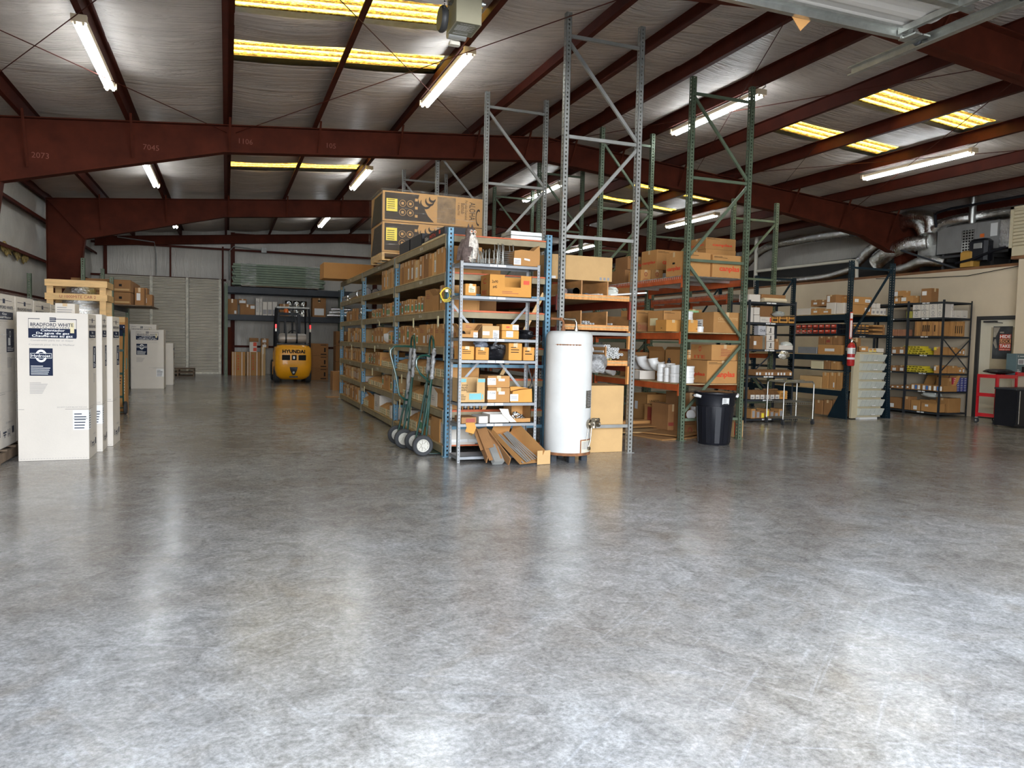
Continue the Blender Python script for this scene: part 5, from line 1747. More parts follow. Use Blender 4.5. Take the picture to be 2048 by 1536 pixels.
# --- shelf 4
def hand(n=3): return [('N', 'F', .15, .45, .65, .42, n, 'print_dark')]
sh_(921, 948.5, 693, 3, 'small orange brown box with handwriting, far left on the fourth shelf of the grey unit', items=hand())
sh_(952, 978, 695, 3, 'small orange brown box with handwriting, second on the fourth shelf of the grey unit', items=hand())
sh_(1018, 1044.5, 687, 3, 'taller brown box with handwriting right of the black bags, fourth shelf', items=hand(), dep=.3)
sh_(1047, 1069, 695, 3, 'small brown box at the right end of the fourth shelf of the grey unit', items=hand(2))
p = oY(992, 702, YS+.1)
blob('plastic_bag', (p.x+.0, YS+.14, SL[3]+.092), (.13, .12, .09), 'black_bag', 'large black plastic bag between the handwritten boxes on the fourth shelf', 'bag', 6, n=24, amp=.5)
p = oY(965, 690, YS+.2)
blob('plastic_bag', (p.x-.01, YS+.22, SL[3]+.175), (.085, .06, .05), mat('grey_bag', (.16, .18, .22), .25, bump=.8, bscale=20), 'grey plastic bag slumped on top of the handwritten boxes', 'bag', 7)
# --- shelf 5
sh_(917.5, 971, 757, 4, 'printed carton with a teal hand drawing and cut away front, fifth shelf', 'cardboard_pale',
    [('P', 'F', 0, .84, .28, .14, 'ink_teal'), ('P', 'F', .72, .84, .27, .14, 'ink_teal'), ('T', 'F', .13, .68, .2, .07, 'SYD', 'print_dark'), ('T', 'F', .10, .58, .22, .07, 'WELDED', 'print_dark'), ('T', 'F', .1, .48, .2, .07, 'WIPE', 'print_dark'),
     ('P', 'F', .4, .12, .4, .26, 'ink_teal'), ('P', 'F', .8, .1, .05, .3, 'ink_teal'), ('P', 'F', .88, .14, .05, .2, 'ink_teal'), ('N', 'F', .08, .12, .2, .25, 4, 'print_dark')], opened=1, cut=(.3, .68, .42))
for i, (v, z) in enumerate(((776, SL[4]), (752, None))):
    z = z if z else oY(1000, 776, YS).z+.004
    sh_(976, 1020, v, 4, 'labelled brown carton, %s of the two stacked on the fifth shelf' % ('lower' if i == 0 else 'upper'), 'cardboard', [('P', 'F', -.02, .22, .38, .58, 'paper'), ('T', 'F', .08, .58, .26, .12, 'YOW', 'ink_black'), ('N', 'F', .06, .3, .24, .2, 3, 'ink_grey'), ('P', 'F', .48, .55, .28, .2, 'paper'), ('N', 'F', .5, .6, .24, .1, 1, 'ink_grey')], dep=.3, z=z)
b = MB()
x0, x1, y0, y1, z0, z1 = fb(1021, 1065, 777, SL[4]+.002, YS, .25)
w, h = x1-x0, z1-z0
b.prism([(0, 0, 0), (w, 0, 0), (w*.97, 0, h*.98), (w*.6, 0, h*.93), (w*.12, 0, h*.8)], (0, .2, 0))
b.prism([(.02, .05, h*.8), (w*.5, .05, h*.95), (w*.9, .05, h), (w*.4, .05, h*1.12), (w*.05, .05, h*1.1)], (0, .1, 0))
b.patch((-.002, -.001, .015), (1, 0, 0), UPZ, w*.36, h*.5, 1)
for i in range(4): b.patch((.008, -.003, .025+i*.013), (1, 0, 0), UPZ, w*.28, .006, 2)
o = b.build('paper_parcel', ['cardboard_orange', 'paper', 'ink_grey']); o.location = (x0, YS, z0)
tag(o, 'crumpled orange brown parcel right of the stacked cartons on the fifth shelf', 'parcel')
# --- shelf 6
sh_(979, 1019, 829, 5, 'white box with an open lid in the middle of the sixth shelf', 'carton_white', dep=.28, opened=1)
sh_(958, 976, 833, 5, 'small white box end left of the open white box on the sixth shelf', 'carton_white', tape=False, dep=.28)
sh_(923, 953, 835, 5, 'torn flat carton with a dark red lining, left on the sixth shelf', 'cardboard_dark', [('P', 'F', .3, .2, .6, .6, 'ink_maroon')], dep=.28, tape=False)
b = MB()
p = oY(931, 846, YS-.02)
b.prism([(0, 0, 0), (.11, 0, .0), (.13, -.0, -.06), (.10, 0, -.13), (.07, 0, -.12), (0, 0, -.1), (.015, 0, -.05)], (0, .004, 0))
o = b.build('cardboard_flap', 'cardboard_orange'); o.location = (p.x, YS-.02, p.z)
tag(o, 'torn orange cardboard flap hanging from the sixth shelf of the grey unit', 'cardboard')
sh_(1022, 1062, 812, 5, 'open carton full of foil elbows at the right of the sixth shelf', 'cardboard', dep=.26, opened=1, cut=(.02, .98, .25))
b = MB(); x0 = oY(998, 812, YS).x
b.prism([(0, 0, .17), (.11, .0, .165), (.13, 0, .1), (.22, -.0, .01), (.14, 0, .01), (.05, 0, .09)], (0, .004, 0))
o = b.build('lid_flap', 'carton_white'); o.location = (x0, YS-.012, SL[5])
tag(o, 'bent white box lid standing in front of the carton of foil elbows', 'cardboard')
for i in range(9):
    b = MB()
    a = rnd.uniform(0, 6)
    b.tube([(0, 0, 0), (.03*math.cos(a), .03*math.sin(a), .012), (.045*math.cos(a+.6), .045*math.sin(a+.6), .03)], .013, 8)
    o = b.build('foil_elbow', 'foil', smooth=True)
    o.location = (oY(1038, 830, YS).x+(i % 5)*.03-.03, YS+.05+(i//5)*.07, SL[5]+.05+(i//5)*.03)
    tag(o, 'small shiny foil elbow in the open carton, %s from the left, %s row' % (ORD[i % 5], ('front', 'rear')[i//5]), 'fitting', 'foil elbows in the open carton')
# --- black cans on the rack behind
for i in range(5):
    b = MB(); b.lathe((0, 0, 0), [(.03, 0), (.031, .1), (.024, .11), (.024, .115)], 14); b.lathe((0, 0, .02), [(.0315, 0), (.0315, .07)], 14, 1)
    o = b.build('aerosol_can', ['black_plastic', 'steel_grey'], smooth=True); o.location = (2.66+i*.075, 8.75, BL[5]+.003)
    tag(o, 'black can on the blue rack shelf behind the grey unit, %s from the left' % ORD[i], 'can')
for i in range(5):
    b = MB(); b.lathe((0, 0, .045), [(0, -.06), (.045, -.06), (.045, .06), (0, .06)], 16, 0, 'X')
    o = b.build('white_fitting', 'white_plastic', smooth=True); o.location = (2.58+i*.13, 8.78, BL[6]+.003)
    tag(o, 'white coupling on the lowest blue rack shelf behind the grey unit, %s from the left' % ORD[i], 'fitting')
b = MB(); b.lathe((0, 0, .075), [(0, -.03), (.075, -.03), (.075, .05), (0, .05)], 18, 0, 'Y'); b.lathe((0, 0, .075), [(.05, -.09), (.05, -.03)], 16, 0, 'Y')
o = b.build('white_fitting', mat('old_white', (.55, .52, .45), .5), smooth=True); o.location = (2.6, 8.95, BL[6]+.33-.2)
o.location.z = BL[6]+.003
tag(o, 'round yellowed fitting on the lowest blue rack shelf next to the near post', 'fitting')
# --- torn cartons on the floor
b = MB()
b.obox((.16, .18, .19), (.16, .5, .012), Matrix.Rotation(rad(33), 3, 'X') @ Matrix.Rotation(rad(-6), 3, 'Y'))
b.obox((.06, .19, .19), (.012, .5, .10), Matrix.Rotation(rad(33), 3, 'X'))
b.obox((.25, .16, .17), (.012, .55, .11), Matrix.Rotation(rad(33), 3, 'X') @ Matrix.Rotation(rad(14), 3, 'Z'))
b.obox((.1, .24, .26), (.16, .34, .006), Matrix.Rotation(rad(35), 3, 'X') @ Matrix.Rotation(rad(-20), 3, 'Y'))
o = b.build('torn_carton', 'cardboard_dark'); o.location = (2.70, 7.98, 0.012)
tag(o, 'torn dark brown carton leaning on the bottom shelf with grey plates in it', 'box')
for i in range(6):
    b = MB()
    R = Matrix.Rotation(rad(33), 3, 'X')
    b.obox((0, 0, 0), (.12, .30, .003), R)
    o = b.build('steel_plate', 'steel_grey'); o.location = (2.87+i*.004, 8.05-i*.004, .095+i*.007)
    tag(o, 'flat grey steel plate in the torn dark carton, %s from the bottom' % ORD[i], 'plate', 'grey plates in the torn dark carton')
b = MB()
R = Matrix.Rotation(rad(-28), 3, 'Z') @ Matrix.Rotation(rad(24), 3, 'X')
R = Matrix.Rotation(rad(18), 3, 'Z') @ Matrix.Rotation(rad(28), 3, 'X')
b.obox((0, 0, 0), (.30, .62, .005), R)
b.obox(R @ Vector((-.15, 0, .03)), (.005, .62, .06), R)
b.obox(R @ Vector((.15, 0, .085)), (.005, .62, .17), R)
b.obox(R @ Vector((-.02, .31, .11)), (.27, .005, .22), R)
o = b.build('open_carton', 'cardboard'); o.location = (3.16, 8.12, .17)
tag(o, 'long open brown carton sloping off the bottom shelf onto the floor, metal strips inside', 'box')
b = MB(); b.box(0, .17, -.005, .0, 0, .16)
o = b.build('carton_flap', 'cardboard_pale'); o.location = (3.33, 7.86, .004); o.rotation_euler.z = .1
tag(o, 'pale square cardboard flap standing on the floor left of the white tank', 'cardboard')
for i in range(8):
    b = MB()
    b.obox((0, 0, 0), (.018, .56, .004), R @ Matrix.Rotation(rad(rnd.uniform(-7, 7)), 3, 'Z'))
    o = b.build('metal_strip', 'steel_grey'); o.location = Vector((3.16, 8.10, .185+.005*i))+R @ Vector((-.10+.025*i, -.03, 0))
    tag(o, 'long flat metal strip in the sloping open carton, %s from the left' % ORD[i], 'strip', 'metal strips in the sloping carton')
# ------------------------------------------------------------ hand trucks
def dolly(X, Y, label, k):
    t = thing('hand_truck', label, 'hand truck', (X, Y, 0), group='green hand trucks parked against the blue rack')
    W2 = .21
    for s in (-1, 1):
        b = MB(); b.tube([(.02, s*.10, .10), (.06, s*.10, .6), (.10, s*.10, 1.12)], .0135, 8); part(b, 'rail', 'dolly_green', t, smooth=True)
        b = MB(); b.tube([(-.05, s*.13, .14), (.02, s*.12, .5), (.085, s*.10, .93)], .0135, 8); part(b, 'axle_strut', 'dolly_green', t, smooth=True)
        b = MB()
        b.lathe((-.04, s*W2, .128), [(.078, -.022), (.115, -.028), (.126, -.018), (.128, 0), (.126, .018), (.115, .028), (.078, .022), (.078, -.022)], 30, 0, 'Y')
        w_ = part(b, 'tyre', 'rubber', t, smooth=True)
        b = MB()
        b.lathe((-.04, s*W2, .128), [(.022, -.03), (.022, .03)], 14, 0, 'Y')
        b.lathe((-.04, s*W2, .128), [(.066, -.02), (.078, -.024), (.078, .024), (.066, .02), (.066, -.02)], 28, 0, 'Y')
        b.lathe((-.04, s*W2, .128), [(.0, -.002), (.07, -.002), (.07, .002), (0, .002)], 24, 0, 'Y')
        for i in range(8):
            a = 2*PI*i/8
            b.bar((-.04+.02*math.cos(a), s*W2, .128+.02*math.sin(a)), (-.04+.07*math.cos(a), s*W2, .128+.07*math.sin(a)), .012, .036, up=(0, 1, 0))
        part(b, 'wheel_hub', 'hub_cream' if 'hub_cream' in MATS else mat('hub_cream', (.46, .44, .38), .45), w_, smooth=False)
    b = MB(); b.cyl((-.04, -W2, .128), (-.04, W2, .128), .009, n=8); part(b, 'axle', 'galvanised', t)
    for z in (.35, .7, 1.0):
        b = MB(); b.bar((.02+.07*z, -.1, z), (.02+.07*z, .1, z), .02, .03); part(b, 'cross_bar', 'dolly_green', t)
    b = MB(); b.obox((.12, 0, .02), (.2, .34, .006)); b.box(.02, .03, -.17, .17, .02, .12); part(b, 'toe_plate', 'dolly_green', t)
    b = MB()
    pts = [(.10, -.10, 1.1), (.105, -.10, 1.26)]+[(.105, -.10*math.cos(PI*i/8), 1.30+.15*math.sin(PI*i/8)) for i in range(9)]+[(.105, .10, 1.26), (.10, .10, 1.1)]
    b.tube(pts, .0135, 8)
    part(b, 'hoop_handle', 'dolly_green', t, smooth=True)
    b = MB()
    if k == 0: pts = [(.09, 0, .88), (-.04, -.02, .99), (-.09, -.03, 1.08), (-.09, -.03, 1.15), (-.05, -.02, 1.20), (.03, 0, 1.215), (.09, .0, 1.20)]
    else: pts = [(.09, 0, .60), (.0, -.02, .62), (-.07, -.02, .68), (-.12, -.02, .95), (-.19, -.02, 1.2), (-.19, -.02, 1.26), (-.14, -.02, 1.31), (.0, -.01, 1.315), (.10, .0, 1.31)]
    b.tube(pts, .0135, 8)
    part(b, 'grip_handle', 'dolly_green', t, smooth=True)
    rs = random.Random(k)
    for s, za, zb in ((-1, .92, 1.28), (1, .55, 1.30)) if k else ((-1, .93, 1.3), (1, .98, 1.22)):
        b = MB()
        m_ = 14
        b.tube([(.02+.07*(za+(zb-za)*i/m_)+rs.uniform(-.006, .006), s*.10+rs.uniform(-.006, .006), za+(zb-za)*i/m_) for i in range(m_+1)], [rs.uniform(.018, .034) for _ in range(m_+1)], 9)
        part(b, 'film_wrap', 'film_crinkle' if 'film_crinkle' in MATS else mat('film_crinkle', (.27, .27, .265), .15, .3, bump=.9, bscale=30), t, smooth=True)
    return t
dolly(2.26, 9.0, 'green hand truck nearest the doorway, its wheel beside the blue post', 0)
dolly(2.18, 9.66, 'green hand truck behind the nearest one, with the long bent handle', 1)
# yellow rope tied on the blue post
b = MB()
p0 = Vector((2.43, 8.60, 1.98))
for q in range(3):
    pts = []
    for i in range(14):
        a = 2*PI*i/14
        pts.append((p0.x-.02+(.055+.012*q)*math.cos(a)+(.02*q if a > 3 else 0), p0.y-.02+.02*math.sin(2*a), p0.z-.04+(.06+.01*q)*math.sin(a)+.015*q*math.cos(a)))
    b.tube(pts, .0045, 6, closed=True)
b.tube([(p0.x+.02, p0.y, p0.z-.07), (p0.x+.07, p0.y-.03, p0.z-.085), (p0.x+.1, p0.y-.03, p0.z-.08)], .0045, 6)
b.box(p0.x-.02, p0.x+.01, p0.y-.035, p0.y-.02, p0.z-.01, p0.z+.02, 1)
tag(b.build('rope_loop', ['yellow_rope', 'white_plastic'], loc=tuple(p0), smooth=True), 'loops of yellow cord tied round the near blue post', 'cord')
# ------------------------------------------------------------ white water tank
TX, TY, TR = 3.83, 8.14, .278
tk = thing('water_tank', 'tall dented white water heater tank with a rusty base standing before the racks', 'tank', (TX, TY, 0))
b = MB()
b.lathe((0, 0, 0), [(TR*.96, .10), (TR, .12), (TR, 1.38), (TR*.997, 1.383), (TR, 1.386), (TR, 1.46), (TR*.975, 1.505), (TR*.9, 1.535), (TR*.78, 1.545), (0, 1.55)], 48)
part(b, 'tank_body', 'white_paint', tk, smooth=True)
b = MB(); b.lathe((0, 0, 0), [(TR*.99, .085), (TR*1.015, .085), (TR*1.02, .105), (TR*1.003, .118)], 48); b.lathe((0, 0, 0), [(0, .085), (TR*1.015, .085)], 48); part(b, 'base_ring', 'rust', tk, smooth=True)
b = MB()
for i in range(18):
    a = rad(-150+i*3.6)
    r1 = .004+.007*abs(math.sin(i*1.7))
    c0 = Vector(((TR+.0012)*math.cos(a), (TR+.0012)*math.sin(a), 1.385))
    c1 = Vector(((TR+.0012)*math.cos(a+rad(3.7)), (TR+.0012)*math.sin(a+rad(3.7)), 1.385))
    b.quad(c0-UPZ*r1, c1-UPZ*r1, c1+UPZ*r1*.5, c0+UPZ*r1*.5)
part(b, 'rust_streak', 'rust', tk)
for a in (-100, -20, 90, 190):
    b = MB(); x, y = .2*math.cos(rad(a)), .2*math.sin(rad(a))
    b.bbox(x-.04, x+.04, y-.04, y+.04, 0.0, .084, .008); part(b, 'foot', 'rust' if a == 20 else 'shelf_dark', tk)
def curved(a0, a1, z0, z1, m, name, parent, r=TR+.004, n=8, label=None):
    b = MB()
    for i in range(n):
        p, q = rad(a0+(a1-a0)*i/n), rad(a0+(a1-a0)*(i+1)/n)
        P = [(rr*math.cos(t), rr*math.sin(t)) for rr in (r-.006, r) for t in (p, q)]
        b.add([(*P[0], z0), (*P[1], z0), (*P[3], z0), (*P[2], z0), (*P[0], z1), (*P[1], z1), (*P[3], z1), (*P[2], z1)],
              [(0, 3, 2, 1), (4, 5, 6, 7), (3, 2, 6, 7)] + ([(0, 4, 7, 3)] if i == 0 else []) + ([(1, 2, 6, 5)] if i == n-1 else []))
    return part(b, name, m, parent, label)
pl = curved(-66, -42, .645, .85, 'galvanised', 'rating_plate', tk)
b = MB()
for i in range(9):
    a = rad(-54); o_ = Vector(((TR+.006)*math.cos(a), (TR+.006)*math.sin(a), .835-i*.02)); xd = Vector((-math.sin(a), math.cos(a), 0))
    b.add([o_-xd*.045, o_+xd*.04, o_+xd*.04-UPZ*.006, o_-xd*.045-UPZ*.006], [(0, 1, 2, 3)])
part(b, 'plate_print', 'ink_grey', pl)
pn = curved(-78, -38, .12, .27, 'door_cream', 'burner_door', tk)
curved(-80, -36, .262, .275, 'rust', 'door_rim', pn, TR+.006)
curved(-81, -78, .12, .27, 'rust', 'door_rim', pn, TR+.006, 1)
b = MB()
for i in range(5): 
    a = rad(-73+i*5); r = TR+.005
    b.box(r*math.cos(a)-.004, r*math.cos(a)+.004, r*math.sin(a)-.003, r*math.sin(a), .16, .25)
part(b, 'warning_print', 'ink_grey', pn)
a = rad(-52)
vx, vy = (TR+.03)*math.cos(a), (TR+.03)*math.sin(a)
b = MB()
d = Vector((math.cos(a), math.sin(a), 0)); s_ = Vector((-math.sin(a), math.cos(a), 0))
c = Vector((0, 0, .455))
b.cyl(c+d*TR, c+d*(TR+.03), .055, n=18)
b.cyl(c+d*(TR+.02), c+d*(TR+.09), .032, n=14)
b.cyl(c+d*(TR+.07)-UPZ*.04, c+d*(TR+.07)+UPZ*.07, .03, n=14)
b.obox(c+d*(TR+.08)+UPZ*.05, (.07, .05, .05), Matrix.Rotation(a+PI/2, 3, 'Z'))
b.cyl(c+d*(TR+.08)+UPZ*.05, c+d*(TR+.14)+UPZ*.06, .022, n=12)
b.cyl(c+d*(TR+.06)+s_*.02, c+d*(TR+.06)+s_*.15-UPZ*.01, .022, n=12)
b.lathe(c+d*(TR+.06)+s_*.15-UPZ*.01, [(.0, -.02), (.034, -.015), (.034, .015), (0, .02)], 12, 0, 'X')
part(b, 'gas_valve', 'brass', tk, smooth=True)
b = MB(); b.tube([c+d*(TR+.04)+s_*.01-UPZ*.04, c+d*(TR+.03)+s_*.01-UPZ*.2, c+d*(TR+.01)-UPZ*.28], .007, 8); b.tube([c+d*(TR+.02)-s_*.03-UPZ*.03, c+d*(TR+.005)-s_*.05-UPZ*.2], .003, 6)
b.cyl(c+d*(TR-.005)-s_*.0-UPZ*.29, c+d*(TR+.03)-UPZ*.29, .022, n=12)
part(b, 'pilot_tube', 'brass', tk, smooth=True)
for i, dx in enumerate((-.085, .085)):
    b = MB()
    b.cyl((dx, 0, 1.53), (dx, 0, 1.60), .022, n=12)
    b.cyl((dx, 0, 1.55), (dx, 0, 1.575), .028, n=8)
    b.tube([(dx, 0, 1.60), (dx, 0, 1.65), (dx-.015, 0, 1.675), (dx-.04, 0, 1.685), (dx-.17, 0, 1.69)], .014, 10)
    b.cyl((dx-.045, 0, 1.685), (dx-.02, 0, 1.683), .022, n=10)
    part(b, 'pipe_elbow', 'brass' if i else 'rust', tk, smooth=True)
# big plain carton behind the tank
carton(4.10, 4.85, 8.60, 9.2, 0, .865, 'big plain brown carton standing on the floor behind the white tank', 'cardboard_pale', tape=False)
# ------------------------------------------------------------ dividers and goods of the grey row
for lv, z in enumerate((2.0, 1.62, 1.17)):
    b = MB(); b.box(.03, 1.06, .075, .115, z-.045-.0, z+.022); part(b, 'shelf_edge', 'wood_orange', grey)
    for i, x in enumerate((.02, .36, .73, 1.045)):
        b = MB()
        if i == 3 or i == 0: b.prism([(x, .12, z), (x, .12, z+.14), (x, 2.9, z+.24), (x, 2.9, z)], (.012, 0, 0))
        else: b.prism([(x, .14, z), (x, .14, z+.20), (x, 2.9, z+.20), (x, 2.9, z)], (.016, 0, 0))
        part(b, 'divider', 'plywood', grey)
    b = MB(); b.box(1.0, 1.07, .03, .08, z-.28, z-.05); part(b, 'beam_connector', 'wood_orange' if lv else 'beam_maroon', grey)
def pipe(x, z, r, y0, y1, m, label, group, dx=0.0, dz=0.0, n=10):
    b = MB()
    L = y1-y0
    vs = []
    for rr, yy in ((r, 0), (r, L), (r*.72, L), (r*.72, 0)):
        for i in range(n):
            a = 2*PI*i/n
            vs.append((rr*math.cos(a), yy, rr*math.sin(a)))
    b.add(vs, [(k*n+i, k*n+(i+1) % n, ((k+1) % 4)*n+(i+1) % n, ((k+1) % 4)*n+i) for k in range(4) for i in range(n)])
    o = b.build('plastic_pipe' if m != 'dark_pipe' else 'dark_pipe', m, smooth=True)
    o.location = (x, y0, z)
    o.rotation_euler = (dz, 0, dx)
    return tag(o, label, 'pipe', group)
mat('dark_pipe', (.05, .055, .065), .4)
Y0 = 8.62
g1 = 'white plastic pipes in the middle bin of the second wood shelf'
k = 0
for row, cnt in enumerate((9, 7, 4)):
    for i in range(cnt):
        pipe(GRX0+.40+i*.028+row*.014, 1.62+.014+row*.024, .011, Y0+rnd.uniform(-.02, .2), 11.2, 'white_plastic', 'thin white pipe, %s row, %s from the left, middle bin, second wood shelf' % (ORD[row], ORD[i]), g1)
for i in range(6): pipe(GRX0+.79+i*.04, 1.62+.014, .011, Y0+rnd.uniform(0, .1), 11.2, 'white_plastic', 'thin white pipe, %s from the left, right bin of the second wood shelf' % ORD[i], 'white pipes in the right bin of the second wood shelf')
pipe(GRX0+.80, 1.66, .011, Y0-.02, 11.0, 'white_plastic', 'thin white pipe lying over the others in the right bin', None, dx=.03, dz=.0)
for row, cnt in enumerate((6, 7, 6, 5, 3)):
    for i in range(cnt):
        pipe(GRX0+.74+i*.042+(row % 2)*.021, 1.17+.022+row*.036+(.04 if row else .04), .0185, Y0+rnd.uniform(.02, .1), 11.2, 'white_plastic', 'white plastic pipe, %s row, %s from the left, third wood shelf' % (ORD[row], ORD[i]), 'white pipes on the third wood shelf')
for row, cnt in enumerate((12, 9)):
    for i in range(cnt):
        pipe(GRX0+.62+i*.026+row*.013, 1.17+.014+row*.023, .010, Y0-.02+rnd.uniform(0, .08), 11.2, 'carton_cream' if False else mat('cream_pipe', (.72, .60, .30), .45), 'thin cream pipe, %s row, %s from the left, third wood shelf' % (('lower', 'upper')[row], ORD[i]), 'cream pipes on the third wood shelf', n=8)
blob('plastic_bag', (GRX0+.60, 8.55, 1.15), (.11, .06, .12), 'film_crinkle', 'crumpled clear plastic bag hanging off the third wood shelf', 'bag', 12, n=20, amp=.35)
blob('plastic_bag', (GRX0+.45, 8.66, 1.30), (.12, .08, .10), 'white_plastic', 'white printed bag beside the tank on the third wood shelf', 'bag', 13, n=18)
b = MB(); b.cyl((GRX0+.28, 8.6, 2.055), (GRX0+.28, 11, 2.055), .048, n=18); b.lathe((GRX0+.28, 8.6, 2.055), [(.032, -.004), (.048, -.004)], 18, 0, 'Y'); b.lathe((GRX0+.28, 8.602, 2.055), [(0, -.006), (.03, -.006)], 18, 1, 'Y')
tag(b.build('dark_pipe', ['dark_pipe', 'ink_black'], loc=(GRX0+.28, 8.6, 2.0), smooth=True), 'thick dark grey pipe end in the left bin of the top wood shelf', 'pipe')
b = MB(); b.tube([(GRX0+.08, 8.75, 2.05), (GRX0+.16, 8.7, 2.055), (GRX0+.22, 9.6, 2.05)], .045, 10)
tag(b.build('wrapped_roll', mat('pinkish', (.62, .50, .46), .5, var=.3, scale=12), loc=(GRX0+.1, 8.7, 2.0), smooth=True), 'pinkish wrapped roll left of the dark pipe on the top wood shelf', 'roll')
b = MB(); b.obox((GRX0+.55, 9.05, 2.03), (.18, .7, .006), Matrix.Rotation(.15, 3, 'Y'))
tag(b.build('blue_sheet', mat('blue_sheet', (.08, .20, .38), .4), loc=(GRX0+.52, 9, 2.01)), 'folded blue plastic sheet in the middle bin of the top wood shelf', 'sheet')
for i in range(2): pipe(GRX0+.60+i*.05, 2.02+.012, .012, Y0-.02, 10.2, 'white_plastic', '%s white tube beside the blue sheet on the top wood shelf' % ('upper', 'lower')[i], 'white tubes by the blue sheet', dx=.22-i*.05)
blob('plastic_bag', (GRX0+.84, 8.72, 2.075), (.09, .1, .07), 'white_plastic' if False else 'clear_plastic', 'round clear bag of fittings in the right bin of the top wood shelf', 'bag', 14, n=18)
b = MB(); b.cyl((GRX0+.80, 8.66, 2.035), (GRX0+1.20, 8.43, 2.07), .011, n=10)
tag(b.build('plastic_pipe', 'white_plastic', loc=(GRX0+1, 8.5, 2.03), smooth=True), 'thin white tube sticking out past the near right grey post', 'pipe')
# long carton lying on the dividers, and more in the grey row
carton(3.90, 4.84, 9.0, 9.5, 2.235, 2.555, 'long pale brown carton lying across the dividers above the top wood shelf', 'cardboard_pale', [('P', 'F', .80, .04, .035, .12, 'ink_grey'), ('P', 'F', .86, .04, .035, .12, 'ink_grey'), ('P', 'F', .92, .04, .035, .12, 'ink_grey'), ('P', 'F', .0, .02, .12, .1, 'paper')], tape=False)
rr = random.Random(5)
for bi, (ya, yb) in enumerate(((11.6, 14.4), (14.6, 17.4))):
    for lv, z in ((0, 2.0), (1, 1.62), (2, 1.17), (3, .0)):
        for k in range(3):
            y = ya+.1+k*.9
            carton(GRX1-.55, GRX1-.05, y, y+rr.uniform(.5, .8), z, z+rr.uniform(.2, .32), 'brown carton, %s along %s bay, %s level of the grey rack row' % (ORD[k], ('middle', 'far')[bi], ('top', 'second', 'third', 'lowest')[lv]), rr.choice(['cardboard', 'cardboard_dark']), group='cartons in the grey rack row')
